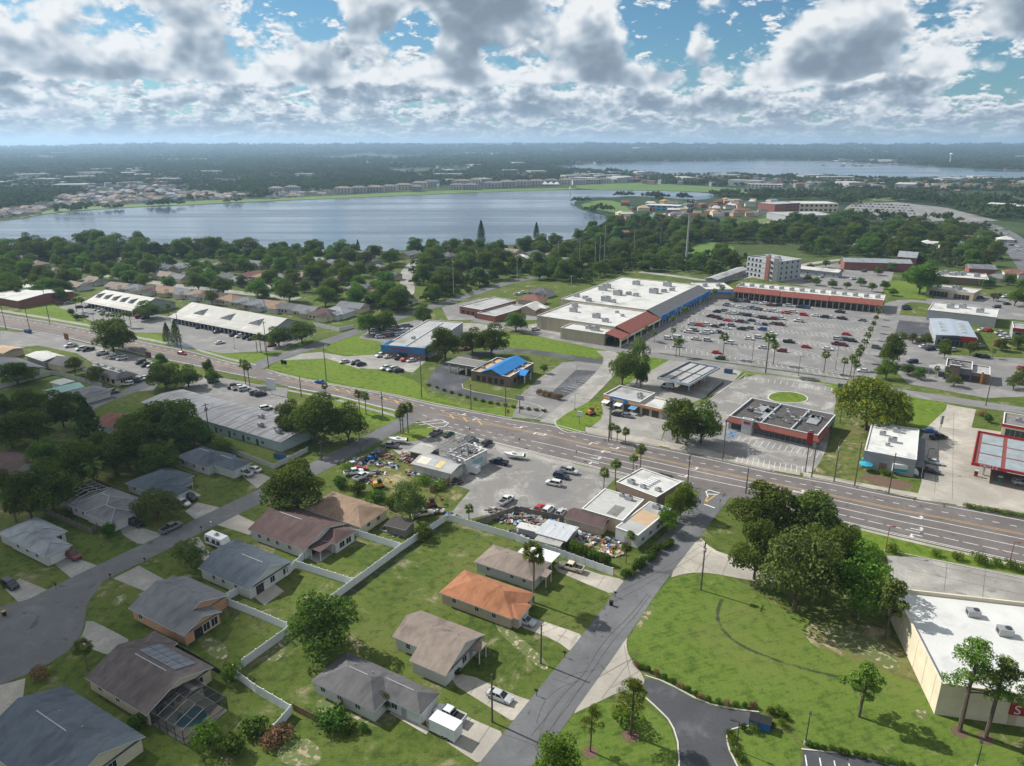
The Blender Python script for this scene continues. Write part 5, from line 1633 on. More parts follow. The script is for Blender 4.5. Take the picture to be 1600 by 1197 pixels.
# ---- white-roofed block
k = rect((1351, 704), (1432, 719), 5.4, C=(1442, 672))
r = bldg('store', 'boxy grey store with clean white roof beside two teal umbrellas', 'store', k)
flat(r, k, MGREYW, mat('clean_white_roof', (0.54, 0.54, 0.515), (0.46, 0.46, 0.44), 0.2, c3=(.33, .33, .31), s3=.15, t3=(.5, .75)), 0.25, units=[(.28, .62), (.55, .8, 1.2), (.5, .45, 1.3), (.42, .3, .7)])
door(r, k.L * .40, -0.004, 0, 2.0, 2.6, STONE)
glazing(r, 2, k.W - 2, k.L + .004, math.pi / 2, 6, 0.3, 2.8, 0.8, 'y')
awning(r, k.L + .02, 1.0, k.L + 2.2, k.W - 1, 3.1, 3.1, DGREYW, [(k.L + 2.0, 1.2), (k.L + 2.0, k.W - 1.2)], 'walkway_roof')
MB().box(k.L + .03, k.L + .3, k.W * .28, k.W * .40, 3.9, 5.3).build('sign_panel', RED, r)
TEAL = mat('teal_canvas', (0.02, 0.28, 0.40), (0.018, 0.24, 0.35), 1.0)
for i, (u, v, lab) in enumerate([(1356, 728, 'teal patio umbrella farther from the highway'), (1351, 735, 'teal patio umbrella nearer the highway')]):
 um = thing('patio_umbrella', lab, 'umbrella', G(u, v), 0.4, 'umbrellas beside the white roofed store')
 MB().tube((0, 0, 0), (0, 0, 2.5), 0.04, n=6).build('pole', METAL, um)
 n = 8
 vs = [(2.0 * math.cos(2 * math.pi * j / n), 2.0 * math.sin(2 * math.pi * j / n), 2.1) for j in range(n)] + [(0, 0, 2.75)]
 MB().add(vs, [(j, (j + 1) % n, n) for j in range(n)]).build('canopy', TEAL, um)
 MB().tube((0, 0, 0.03), (0, 0, 0.15), 0.3, n=8).build('base', CONC, um)
# ---- red-trimmed station at the right edge
k = rect((1518, 722), (1600, 739), 5.4, D=(1520, 671), L=34)
c = canopy('white roofed fuel canopy with red fascia at the right edge', k, RED, mat('pale_blue_roof', (0.25, 0.29, 0.31), (0.19, 0.23, 0.25), .5, c3=(.2, .19, .18), s3=.3, t3=(.5, .7)), 5, 3, [(.1, .2), (.45, .2), (.8, .2), (.1, .8), (.45, .8), (.8, .8)], beam=mat('red_brown_beam', (0.20, 0.05, 0.04), None, 1.0))
MB().box(8.5, k.L, -0.05, -0.003, 4.55, 4.68).build('white_stripe', SIGNW, c)
text('CIRCLE K', c, (4.2, -0.10, 4.62), 1.05, SIGNW)
ca, sa = math.cos(k.th), math.sin(k.th)
for i, (fx, fy, m, lab) in enumerate([(.05, .12, RED, 'red fuel pump at the corner of the red canopy'), (.22, .1, PUMPG, 'green fronted fuel pump under the red canopy'), (.42, .1, SIGNW, 'white fuel pump under the red canopy'), (.12, .45, RED, 'red fuel pump deep under the red canopy')]):
 x, y = k.L * fx, k.W * fy
 pump((k.o.x + ca * x - sa * y, k.o.y + sa * x + ca * y, 0), k.th, m, lab, 'pumps under the red canopy')
k = rect((1567, 662), (1628, 673), 4.2, D=(1524, 636))
r = bldg('station_shop', 'cream station shop with dark roof and red trim', 'shop', k)
flat(r, k, WALLC, GRAVEL, 0.4, cop=TRIM, units=[(.4, .5)])
MB().box(-0.12, -0.02, -0.12, k.W, 3.3, 4.15).box(-0.02, k.L, -0.12, -0.02, 3.3, 4.15).build('red_band', RED, r)
glazing(r, 1, k.L - 1, -0.004, 0, 6, 0.3, 2.6)
glazing(r, 2, k.W - 2, -0.004, -math.pi / 2, 4, 0.6, 2.4, 0.5, 'y')
# ---- cream building at the lower right
zb = 6.3
k = rect((1471, 1068), (1590, 1084), zb, D=(1427, 922), L=38)
r = bldg('store', 'big cream walled store with white roof at the lower right', 'store', k)
flat(r, k, WALLC, mat('aged_white_roof', (0.52, 0.52, 0.50), (0.45, 0.45, 0.435), 0.15, detail=8, c3=(0.42, 0.42, 0.41), s3=0.2, t3=(.52, .7)), 0.7, units=[(.42, .62, 1.3), (.33, .80, 1.2), (.75, .5), (.7, .78)], cop=mat('cream_coping', (0.62, 0.56, 0.44), None, .5))
for i in range(6):
 MB().box(-0.03, -0.003, k.W * (i + .5) / 6 - 0.04, k.W * (i + .5) / 6 + 0.04, 0, zb).build('wall_joint', WALLB, r)
sx = (G(1590, 1084, zb) - k.o - Vector((0, 0, zb))).length * .95
MB().box(sx, sx + 9, -0.2, -0.02, 2.2, 4.6).build('sign_panel', RED, r)
text('S', r, (sx + 1.1, -0.21, 2.5), 2.4, SIGNW)
door(r, k.L * .3, -0.004, 0, 1.2, 2.2, WALLB)

# ---- shopping plaza
k1 = rect((876, 467), (1011, 484), 8.0, C=(1090, 445))
r = bldg('shopping_plaza', 'long white roofed shopping plaza with blue shopfronts', 'shopping centre', k1)
U = [(.08, .14), (.22, .10), (.30, .05), (.45, .12, 1.6), (.55, .10), (.16, .45, 1.6), (.14, .55, 1.4), (.42, .35, 1.6), (.52, .4), (.62, .38), (.72, .55, 1.6), (.8, .62), (.35, .78, 1.4), (.7, .85, 1.6), (.85, .7)]
flat(r, k1, BEIGE, WROOF, 0.4, units=[(a, b, s[0] * 1.6 if s else 1.6) for a, b, *s in U])

def relk(kk, base):
 d = kk.o - base.o
 ca, sa = math.cos(-base.th), math.sin(-base.th)
 return d.x * ca - d.y * sa, d.x * sa + d.y * ca

EX = 7.5       # depth of the arcade in front of the shops
for j, (f0, f1, m_, nm) in enumerate([(0, 1, GREYM, 'mansard')]):
 mansard(r, [(k1.L + EX, k1.W * f0), (k1.L + EX, k1.W * f1)], 4.6, [(k1.L + .05, k1.W * f0), (k1.L + .05, k1.W * f1)], 8.1, m_)
n = 18
for i in range(n + 1):
 y = k1.W * i / n
 MB().box(k1.L + EX - .5, k1.L + EX - .1, y - .2, y + .2, 0, 4.4).build('post', TRIM, r)
glazing(r, 1, k1.W - 1, k1.L + .006, math.pi / 2, 26, 0.2, 3.0, 0.85, 'y')
BLUES = mat('shopfront_blue', (0.03, 0.16, 0.44), None, .8)
for f0, f1 in ((.03, .12), (.15, .26), (.29, .38), (.42, .50), (.52, .60), (.62, .68), (.70, .78), (.80, .88), (.90, .98)):
 MB().box(k1.L + EX + .02, k1.L + EX + .3, k1.W * f0, k1.W * f1, 2.4, 5.4).build('shop_sign', BLUES, r)
MB().box(k1.L + EX - .05, k1.L + EX + .015, 0, k1.W, 3.3, 4.36).build('fascia', BEIGE, r)
# second block
k2 = rect((839, 493), (968, 507), 7.0, th=k1.th, C=(1003, 487))
x, y = relk(k2, k1)
flat(r, k2, BEIGE, WROOF, 0.4, x0=x, y0=y, x1=x + k2.L, y1=-0.03, z=7.0, units=[(.13, .8, 1.6), (.25, .5, 2.0), (.62, .35, 2.0), (.8, .2, 1.6), (.72, .75), (.85, .6)], name='wing_wall')
for i in range(9):
 MB().box(x + k2.L * (i + .5) / 9 - .12, x + k2.L * (i + .5) / 9 + .12, y - .12, y - .003, 0, 6.5).build('pilaster', BEIGE, r)
k3 = rect((876, 512), (949, 520), 5.6, th=k1.th, C=(968, 507))
x3, y3 = relk(k3, k1)
flat(r, k3, BEIGE, WROOF, 0.4, x0=x3, y0=y3, x1=x3 + k3.L, y1=y - .03, z=5.6, units=[(.5, .6, 1.4), (.68, .5, 2.0)], name='wing_wall')
for i in range(8):
 MB().box(x3 + k3.L * (i + .5) / 8 - .1, x3 + k3.L * (i + .5) / 8 + .1, y3 - .1, y3 - .003, 0, 5.2).build('pilaster', BEIGE, r)
xr2, xr3 = x + k2.L, x3 + k3.L
mansard(r, [(k1.L + EX, y + .4), (k1.L + EX, -.2)], 4.5, [(xr2 + .05, y + .4), (xr2 + .05, -.2)], 7.2, REDTILE, 'red_mansard')
mansard(r, [(k1.L + EX + .5, y3), (k1.L + EX + .5, y - .2)], 4.3, [(xr3 + .05, y3), (xr3 + .05, y - .2)], 6.2, REDTILE, 'red_mansard')
MB().box(k1.L + EX - .6, k1.L + EX + .4, y3, -.2, 3.4, 4.2).build('fascia', WALLC, r)
for i in range(7):
 yy = y3 + (-y3 - .5) * i / 6
 MB().box(k1.L + EX - .3, k1.L + EX + .2, yy, yy + .5, 0, 3.4).build('post', TRIM, r)
glazing(r, y3 + 1, -1, max(xr2, xr3) + .006, math.pi / 2, 9, 0.2, 3.0, 0.8, 'y')
# low link and far wing with red mansard
k = rect((1093, 452), (1146, 452), 5.5, W=22)
r = bldg('shop', 'low white roofed shops joining the plaza to its red wing', 'shop', k)
flat(r, k, BEIGE, WROOF, 0.3, units=[(.3, .5, 1.5), (.7, .5, 1.5)])
MB().box(0, k.L, -2, -.02, 3.0, 4.2).build('fascia', BLUES, r)
k = rect((1146, 455), (1379, 477), 4.6, W=24)
r = bldg('shop_row', 'row of shops under a red mansard across the plaza car park', 'shop row', k)
flat(r, k, BEIGE, WROOF, 0.4, z=6.4, y0=3.0, units=[(i / 14.0 + .03, .45, 1.5) for i in range(14)])
for a, b, dz in ((0, .33, 0.25), (.335, .66, 0.0), (.665, 1, 0.15)):
 mansard(r, [(k.L * a, -1.0), (k.L * b, -1.0)], 4.3 + dz, [(k.L * a, 2.96), (k.L * b, 2.96)], 6.9 + dz, REDTILE, 'red_mansard')
glazing(r, 1, k.L - 1, 2.99, 0, 26, 0.2, 3.0, 0.85)
for i in range(27):
 x = k.L * i / 26
 MB().box(x - .2, x + .2, -0.8, -0.4, 0, 4.1).build('post', BEIGE, r)
# ---- hotel
k = rect((1168, 401), (1217, 409), 14.0, W=24)
r = bldg('hotel', 'four storey grey hotel behind the plaza', 'hotel', k)
flat(r, k, mat('pale_hotel_grey', (0.40, 0.41, 0.42), (0.35, 0.36, 0.37), .3), GROOF, 0.8, units=[(.3, .5, 2), (.6, .5, 2), (.8, .3, 1.5)])
MB().box(k.L * .62, k.L * .74, -.5, -.02, 0, 16.5).build('stair_tower', BRICK, r)
MB().box(k.L * .86, k.L + .4, -.3, -.02, 0, 15.8).build('stair_tower', DGREYW, r)
for fl in range(4):
 for i in range(7):
  if i == 4:
   continue
  window(r, k.L * (.06 + .125 * i), -0.006 if i < 6 else -0.31, 1.4 + fl * 3.5, 0, 1.4, 1.5, DMETAL)
 for i in range(4):
  window(r, k.L + .006 if True else 0, k.W * (.15 + .23 * i), 1.4 + fl * 3.5, math.pi / 2, 1.2, 1.5, DMETAL)
 MB().box(-.03, k.L * .6, -.06, -.004, 4.2 + fl * 3.5, 4.5 + fl * 3.5).build('floor_band', DGREYW, r)
# ---- blocks at the right
k = rect((1450, 484), (1557, 496), 5.5, W=24)
r = bldg('warehouse', 'long white roofed warehouse with grey block walls', 'warehouse', k)
flat(r, k, MGREYW, WROOF, 0.3, units=[(.3, .55, 2), (.48, .7, 2), (.75, .4, 2)])
k = rect((1463, 523), (1526, 529), 5.0, C=(1528, 504))
r = bldg('shop', 'blue-grey metal roofed shop with skylight strips and red sign', 'shop', k)
BGR = mat('blue_grey_metal', (0.29, 0.33, 0.38), (0.25, 0.29, 0.34), .3, rough=.5)
MB().prism([(0, 0), (k.L, 0), (k.L, k.W), (0, k.W)], 0, 4.98, bottom=False).build('wall', MGREYW, r)
R_, F_ = MB(), MB()
roof_block(R_, F_, 0, 0, k.L, k.W, 'gy', 0.08, 5.0, oh=0.5)
R_.build('roof', BGR, r)
F_.build('fascia', TRIM, r)
SKYL = mat('skylight', (0.62, 0.64, 0.62), None, 1.0, rough=.4)
for s, x0 in ((-1, .16), (1, .66)):
 for j in range(7):
  y = k.W * (.22 + .09 * j)
  MB().box(k.L * x0, k.L * (x0 + .16), y, y + .9, 5.45, 5.75).build('skylight', SKYL, r)
MB().box(k.L * .62, k.L * 1.0, -.7, -.52, 3.0, 5.6).build('sign_panel', RED, r)
MB().box(k.L * .15, k.L * .6, -.7, -.52, 3.4, 4.6).build('sign_panel', mat('navy_sign', (0.03, 0.045, 0.10), None, 1.0), r)
glazing(r, 1, k.L - 1, -.006, 0, 8, .3, 2.8)
k = rect((1476, 574), (1541, 583), 4.6, W=13)
r = bldg('restaurant', 'brown and grey fast-food restaurant with orange corner panel', 'restaurant', k)
flat(r, k, DGREYW, GRAVEL, 0.6, units=[(.3, .6), (.5, .6), (.6, .4)], x0=k.L * .02, x1=k.L * .66, z=5.2)
flat(r, k, STONE, GROOF, 0.4, x0=k.L * .66 + .01, x1=k.L * 1.1, y0=.5, z=4.0)
flat(r, k, STONE, GRAVEL, 0.3, x0=k.L * .12, x1=k.L * .38, y0=-.8, y1=-.02, z=6.2, name='stone_tower')
flat(r, k, ORNG, GRAVEL, 0.1, x0=k.L * .9, x1=k.L * .95, y0=-.9, y1=.48, z=5.0, name='orange_panel')
glazing(r, k.L * .4, k.L * .64, -.006, 0, 4, .5, 2.6)
glazing(r, k.L * .68, k.L * .88, .49, 0, 4, .5, 2.6)
awning(r, -5.5, 1, -.05, 9, 3.4, 3.4, GROOF, [(-5.2, 1.3), (-5.2, 8.7)], 'drive_through_roof')
k = rect((1448, 449), (1522, 458), 5.0, W=17)
r = bldg('office', 'tan office with white roof and deep glazed front', 'office', k)
flat(r, k, WALLB, WROOF, 0.5, units=[(.5, .7, 1.6), (.62, .55, 1.5)])
glazing(r, 2, k.L * .48, -.006, 0, 5, .4, 3.4, .85)
glazing(r, k.L * .6, k.L - 2, -.006, 0, 4, .4, 3.0, .8)
k = rect((1463, 431), (1545, 437), 5.0, W=26)
r = bldg('office', 'wide brown office with white roof full of units', 'office', k)
flat(r, k, STONE, WROOF, 0.5, units=[(.1, .4, 2), (.22, .6, 2), (.3, .4, 1.6), (.42, .5, 2), (.55, .6, 2), (.8, .4, 2)])
k = rect((1584, 513), (1650, 520), 6.0, W=16)
r = bldg('shop', 'red topped glass fronted shop cut by the right edge', 'shop', k)
flat(r, k, MGREYW, GROOF, 0.5)
MB().box(-.3, k.L, -.3, -.02, 4.6, 6.3).build('red_band', RED, r)
glazing(r, 1, k.L - 1, -.006, 0, 5, .5, 4.0, .85)
k = rect((718, 480), (764, 488), 3.6, C=(800, 470))
r = bldg('house', 'red walled flat roofed house behind the blue shop', 'house', k)
flat(r, k, BRICK, GROOF, 0.3, x1=k.L * .75, z=4.2)
flat(r, k, BRICK, GROOF, 0.3, x0=k.L * .75 + .01, y0=-4, y1=k.W * .8, x1=k.L * 1.35, z=3.2)
glazing(r, 1, k.L * .7, -.006, 0, 4, .8, 2.2, .6)

# ------------------------------------------------------------------ scrap yard and the row of workshops
k = rect((697, 708), (729, 719), 4.6, C=(758, 702))
r = bldg('workshop', 'white walled workshop under a rubble strewn roof', 'workshop', k)
flat(r, k, mat('dirty_white_wall', (0.52, 0.53, 0.52), (0.42, 0.43, 0.43), .5), GRAVEL, 0.25, units=[(.5, .5), (.3, .7, .7)])
MB().box(k.L + .004, k.L + .04, k.W * .28, k.W * .78, 1.9, 3.3).build('painted_sign', mat('faded_teal_sign', (0.26, 0.42, 0.44), None, 2.0), r)
r, k = gb('lean-to shed with patched pale and yellow roof sheets', (645, 724), (704, 739), 3.0, 'gx', mat('pale_sheet_wall', (0.50, 0.50, 0.47), None, .6), GROOF, C=(726, 723), pitch=0.22, cat='shed', name='shed')
YS = mat('yellow_sheet', (0.55, 0.45, 0.20), (0.45, 0.37, 0.18), .6)
CS = mat('cream_sheet', (0.60, 0.56, 0.45), None, .6)
for x0, x1, m_ in ((.05, .34, CS), (.36, .52, METAL), (.54, .70, YS)):
 zz = lambda y: 3.0 + (min(y, k.W - y) + .45) * .22 + .05
 ya, yb = k.W * .08, k.W * .49
 MB().add([(k.L * x0, ya, zz(ya)), (k.L * x1, ya, zz(ya)), (k.L * x1, yb, zz(yb)), (k.L * x0, yb, zz(yb))], [(0, 1, 2, 3)]).build('roof_sheet', m_, r)
gb('cream roofed open carport in the scrap yard', (641, 704), (668, 710), 2.9, 'gx', mat('shadow_dark_wall', (0.10, 0.09, 0.085), None, 1.0), CREAMROOF, C=(684, 698), pitch=0.10, cat='carport', name='carport')  # closed walls, coloured dark like the shadow inside an open carport
LAT = mat('old_steel', (0.26, 0.26, 0.26), (0.15, 0.15, 0.15), 1.5, rough=.6)
for j, (a, b, z0) in enumerate([((684, 706), (733, 680), 4.6), ((691, 709), (741, 681), 4.7), ((679, 702), (722, 680), 4.4), ((698, 712), (738, 688), 5.4)]):
 p, q = G(*a, z0), G(*b, z0)
 t = thing('steel_truss', ['grey lattice truss lying across the workshop roof, topmost', 'long lattice truss nearest the highway on the workshop', 'lattice truss at the left edge of the stack', 'short lattice truss resting on the others'][j], 'truss', p, math.atan2(q.y - p.y, q.x - p.x), 'lattice trusses stacked on the workshop')
 L = (q - p).length
 ch = MB()
 for y in (-.6, .6):
  for z in (0, .9):
   ch.tube((0, y, z), (L, y, z), .07, n=4)
 ch.build('chord', LAT, t)
 n = int(L / 1.3)
 lc = MB()
 for i in range(n):
  x0, x1 = L * i / n, L * (i + 1) / n
  for y in (-.6, .6):
   lc.tube((x0, y, 0 if i % 2 else .9), (x1, y, .9 if i % 2 else 0), .04, n=4)
  for z in (0, .9):
   lc.tube((x0, -.6, z), (x1, .6, z), .04, n=4)
 lc.build('lacing', LAT, t)
k = rect((963, 753), (1026, 777), 4.4, C=(1050, 748))
r = bldg('shop', 'corner shop with white roof and slatted skylight beside the bright green tree', 'shop', k)
flat(r, k, mat('tan_brick', (0.30, 0.22, 0.17), (0.22, 0.16, 0.125), 1.0), WROOF, 0.2, units=[(.25, .2), (.55, .2, .8), (.85, .3, .8)])
for i in range(6):
 MB().box(k.L * .42, k.L * .62, k.W * (.3 + .08 * i), k.W * (.345 + .08 * i), 4.3, 4.7).build('skylight_slat', SIGNW, r)
k = rect((909, 795), (973, 814), 3.8, C=(1004, 780))
r = bldg('workshop', 'pale sheet roofed workshop in the middle of the shop row', 'workshop', k)
flat(r, k, WALLB, mat('streaked_sheet_roof', (0.40, 0.40, 0.385), (0.31, 0.31, 0.30), .5, stretch=(1, 4, 1)), 0.12, units=[(.7, .85), (.5, .9, .7)])
MB().box(k.L * .55, k.L * .80, k.W * .1, k.W * .5, 3.72, 3.76).build('roof_patch', GRAVEL, r)
k = rect((962, 824), (997, 837), 3.4, C=(1037, 791))
r = bldg('workshop', 'tan and grey patched roof building along the side street', 'workshop', k)
flat(r, k, WALLW, TANROOF, 0.10, units=[(.5, .88)])
MB().box(.3, k.L - .3, .3, k.W * .32, 3.325, 3.37).build('roof_sheet', GROOF, r)
MB().box(.3, k.L - .3, k.W * .72, k.W - .3, 3.325, 3.37).build('roof_sheet', GROOF, r)
for i in range(4):
 window(r, k.L + .004, k.W * (.15 + .22 * i), .9, math.pi / 2, 1.2, 1.0)
door(r, k.L * .5, -.004, 0)
gb('brown tiled lean-to behind the parked cars', (885, 808), (940, 823), 2.8, 'gx', WALLB, S_BROWN, C=(948, 808), pitch=0.3, cat='shed', name='shed')
gb('corrugated metal shed with rust marks behind the white fence', (840, 832), (884, 844), 2.6, 'gx', METAL, mat('corrugated_metal', (0.46, 0.48, 0.50), (0.33, 0.34, 0.36), .5, stretch=(4, .5, 1), rough=.5, c3=(.28, .2, .15), s3=.4, t3=(.6, .7)), C=(904, 825), pitch=0.12, cat='shed', name='shed')
gb('small white flat shed in front of the corrugated one', (838, 843), (873, 852), 2.2, 'gx', WALLW, CREAMROOF, C=(878, 846), pitch=0.05, cat='shed', name='shed')
gb('blue-white storage trailer shed at the fence', (810, 823), (844, 831), 2.6, 'gx', MGREYW, WROOF, C=(848, 825), pitch=0.06, cat='shed', name='shed')
gb('dark timber shed behind the brown roofed houses', (604, 819), (632, 826), 2.5, 'gx', GREYWOOD, mat('black_felt', (0.05, 0.045, 0.042), None, 1.0), C=(640, 812), pitch=0.12, cat='shed', name='shed')

def heap(label, u, v, rx, ry, n, mats_, seed, hmax=1.3):
 rg = random.Random(seed)
 mb = MB()
 for i in range(n):
  a, rr = rg.uniform(0, 6.28), math.sqrt(rg.random())
  x, y = rx * rr * math.cos(a), ry * rr * math.sin(a)
  zt = hmax * (1 - rr * .7) * rg.uniform(.3, 1)
  o = len(mb.v)
  mb.obox((x, y), rg.uniform(0, 3.14), rg.uniform(.3, 1.7), rg.uniform(.2, .9), max(0, zt - rg.uniform(.2, .7)), zt, rg.randrange(len(mats_)))
  tx, ty = rg.uniform(-.25, .25), rg.uniform(-.25, .25)
  for q in range(o, len(mb.v)):
   vx, vy, vz = mb.v[q]
   mb.v[q] = (vx, vy, max(0.0, vz + (vx - x) * tx + (vy - y) * ty))
 o = mb.build('scrap_heap', mats_)
 o.location = G(u, v)
 o.rotation_euler = (0, 0, GRID)
 o['kind'] = 'stuff'
 o['label'] = label
 return o

BLUEP = mat('blue_plastic', (0.03, 0.12, 0.34), None, 1.0, rough=.5)
JM = [LAT, RUST, SIGNW, DMETAL, WOOD, GREYWOOD, METAL, LAT, DMETAL, METAL, BLUEP]
heap('scrap timber and sheet metal behind the shop row', 925, 852, 9, 4, 120, [TANROOF, WOOD, LAT, RUST, TANROOF, SIGNW], 1, .9)
heap('scrap heap between the sheds', 870, 818, 7, 3, 60, JM, 2)
heap('clutter beside the storage trailer shed', 818, 838, 5, 2.5, 50, JM, 3)
heap('clutter below the parked cars', 815, 812, 8, 3, 70, JM, 4)
heap('dark scrap heap in front of the lean-to shed', 682, 745, 8, 3, 90, [DMETAL, LAT, RUST, SIGNW, METAL, DMETAL], 5)
heap('bikes and engines under the carport', 650, 716, 6, 2.5, 70, [DMETAL, LAT, RUST, RUST], 6)
heap('red machine parts by the carport', 640, 722, 4.5, 1.5, 45, [RUST, RUST, LAT, DMETAL], 7)
heap('scrap row along the yard fence', 575, 722, 6, 2.0, 55, JM, 8)
heap('rubble on the workshop forecourt', 705, 752, 4, 2, 35, JM, 9)
heap('rusty axles left of the scrap yard', 602, 714, 3, 2, 35, [RUST, DMETAL, LAT], 10, .9)
heap('junk behind the slate blue shed', 612, 832, 4, 2, 30, JM, 11, .6)
heap('garden clutter beside the tan-orange house', 562, 826, 2.2, 1.5, 20, [BLUEP, RUST, SIGNW, WOOD], 12, .8)
rb = heap('loose rubble on the workshop roof', 715, 700, 5, 7, 90, [LAT, SIGNW, DMETAL, GRAVEL], 13, .5)
rb.location = G(727, 706, 4.4)

for i, (u, v, rx, ry, n) in enumerate([(830, 800, 5, 1.6, 35), (795, 812, 6, 2.5, 60), (848, 822, 4, 1.6, 30), (905, 838, 6, 2, 50), (945, 845, 5, 2.5, 50), (893, 828, 3, 2, 30), (700, 730, 3, 1.5, 25), (668, 735, 6, 1.6, 45), (590, 740, 3, 2, 25), (575, 752, 3, 1.5, 20), (640, 740, 3, 2, 20), (690, 802, 4, 1.5, 30), (610, 728, 3, 1.5, 25), (720, 690, 5, 1.5, 30), (780, 800, 4, 1.5, 30)]):
 heap('loose scrap and pallets in the work yards, pile %s' % ['a', 'b', 'c', 'd', 'e', 'f', 'g', 'h', 'i', 'j', 'k', 'l', 'm', 'n', 'o'][i], u, v, rx, ry, n, JM, 60 + i, 1.1)

# ================================================================== VEHICLES
CARC = {'white': (0.55, 0.56, 0.56), 'silver': (0.40, 0.41, 0.42), 'grey': (0.15, 0.155, 0.165), 'black': (0.018, 0.019, 0.022), 'red': (0.36, 0.018, 0.018), 'maroon': (0.12, 0.014, 0.018),
  'blue': (0.02, 0.09, 0.30), 'navy': (0.012, 0.022, 0.06), 'cream': (0.56, 0.49, 0.36), 'green': (0.02, 0.07, 0.045), 'yellow': (0.55, 0.34, 0.03), 'teal': (0.03, 0.17, 0.24)}

def paint(c):
 v = CARC[c]
 return mat('car_paint_' + c, v, tuple(x * .9 for x in v), 0.5, rough=0.28, spec=0.55)

CGLASS = mat('car_glass', (0.012, 0.015, 0.018), (0.010, 0.012, 0.015), 1.0, rough=0.08, spec=0.7)
RIM = mat('wheel_rim', (0.30, 0.30, 0.31), None, 3.0, rough=0.4, metal=0.5)
LAMPW = mat('headlamp', (0.62, 0.64, 0.66), None, 3.0, rough=0.15, spec=0.6)
LAMPR = mat('tail_lamp', (0.32, 0.012, 0.012), None, 3.0, rough=0.2, spec=0.5)

def ring(x, hw, z0, z1, belt=0.55):
 zb = z0 + (z1 - z0) * belt
 return [(x, -hw * .88, z0), (x, -hw, z0 + .10), (x, -hw, zb), (x, -hw * .90, z1), (x, hw * .90, z1), (x, hw, zb), (x, hw, z0 + .10), (x, hw * .88, z0)]

def cabin(mb, xs, hb, ht, zb, zt, mi=0):
 """xs: base rear, base front, top rear, top front"""
 a, b, c, d = xs
 mb.loft([[(a, -hb, zb), (b, -hb, zb), (b, hb, zb), (a, hb, zb)], [(c, -ht, zt), (d, -ht, zt), (d, ht, zt), (c, ht, zt)]], mi)

SPEC = {
 'sedan': dict(L=4.75, W=1.84, body=[(-2.36, .70, .42, .78), (-2.25, .88, .26, .90), (-1.5, .91, .22, .97), (-.3, .92, .22, .95), (.9, .92, .22, .94), (1.6, .90, .22, .86), (2.15, .86, .24, .74), (2.36, .70, .34, .62)],
    cab=[((-1.85, 1.15, -1.15, .30), .80, .62, .93, 1.43)], wheel=(1.38, -1.40, .33)),
 'suv': dict(L=4.75, W=1.92, body=[(-2.36, .78, .45, 1.0), (-2.28, .92, .32, 1.08), (-1.2, .95, .28, 1.08), (.0, .95, .28, 1.06), (1.0, .95, .28, 1.04), (1.8, .93, .28, .98), (2.2, .88, .32, .86), (2.36, .74, .42, .74)],
    cab=[((-2.25, 1.15, -1.95, .45), .86, .70, 1.05, 1.70)], wheel=(1.42, -1.42, .36)),
 'pickup': dict(L=5.75, W=2.0, body=[(-2.85, .90, .55, 1.05), (-2.80, .97, .42, 1.10), (-1.0, .98, .38, 1.10), (.2, .98, .36, 1.12), (1.3, .98, .36, 1.12), (2.2, .96, .38, 1.08), (2.7, .92, .42, .96), (2.85, .80, .52, .85)],
    cab=[((-.75, 1.55, -.55, .85), .88, .74, 1.10, 1.82)], wheel=(1.80, -1.75, .40), bed=(-2.68, -.85)),
 'van': dict(L=5.4, W=2.0, body=[(-2.68, .86, .45, 1.15), (-2.62, .97, .34, 1.2), (-.8, .99, .30, 1.2), (1.0, .99, .30, 1.18), (1.9, .97, .32, 1.1), (2.45, .92, .36, .98), (2.68, .78, .46, .82)],
    cab=[((-2.6, 1.95, -2.5, 1.1), .92, .80, 1.18, 2.05)], wheel=(1.6, -1.6, .37)),
}

def car_parts(kind):
 s = SPEC[kind]
 body, glass, wheels = MB(), MB(), []
 body.loft([ring(x, hw, z0, z1) for x, hw, z0, z1 in s['body']])
 for xs, hb, ht, zb, zt in s['cab']:
  cabin(glass, xs, hb, ht, zb, zt)
  c, d = xs[2], xs[3]
  body.loft([[(c - .05, -ht - .03, zt - .01), (d + .05, -ht - .03, zt - .01), (d + .05, ht + .03, zt - .01), (c - .05, ht + .03, zt - .01)],
    [(c + .05, -ht + .08, zt + .06), (d - .05, -ht + .08, zt + .06), (d - .05, ht - .08, zt + .06), (c + .05, ht - .08, zt + .06)]])
  for sg in (-1, 1):
   for fx in (0.0, .48, 1.0):
    pb = Vector((xs[0] + (xs[1] - xs[0]) * fx, sg * (hb + .015), zb))
    pt = Vector((c + (d - c) * fx, sg * (ht + .015), zt))
    body.tube(pb, pt, .055, n=4, cap=False)
  if kind in ('van',):
   body.add([(xs[0] - .01, -hb - .012, zb), (.4, -hb - .012, zb), (.3, -ht - .012, zt), (c, -ht - .012, zt)], [(0, 1, 2, 3)])
   body.add([(xs[0] - .01, hb + .012, zb), (.4, hb + .012, zb), (.3, ht + .012, zt), (c, ht + .012, zt)], [(3, 2, 1, 0)])
 for x in s['wheel'][:2]:
  for sg in (-1, 1):
   wheels.append((x, sg * (s['W'] / 2 - .13), s['wheel'][2]))
 bed = None
 if 'bed' in s:
  a, b = s['bed']
  bed = MB().box(a, b, -.78, .78, 1.105, 1.125)
  for y in (-.93, .93):
   body.box(a - .1, b, y - .06, y + .06, 1.08, 1.24)
  body.box(a - .12, a - .02, -.87, .87, 1.08, 1.24)
 return body, glass, wheels, bed, s

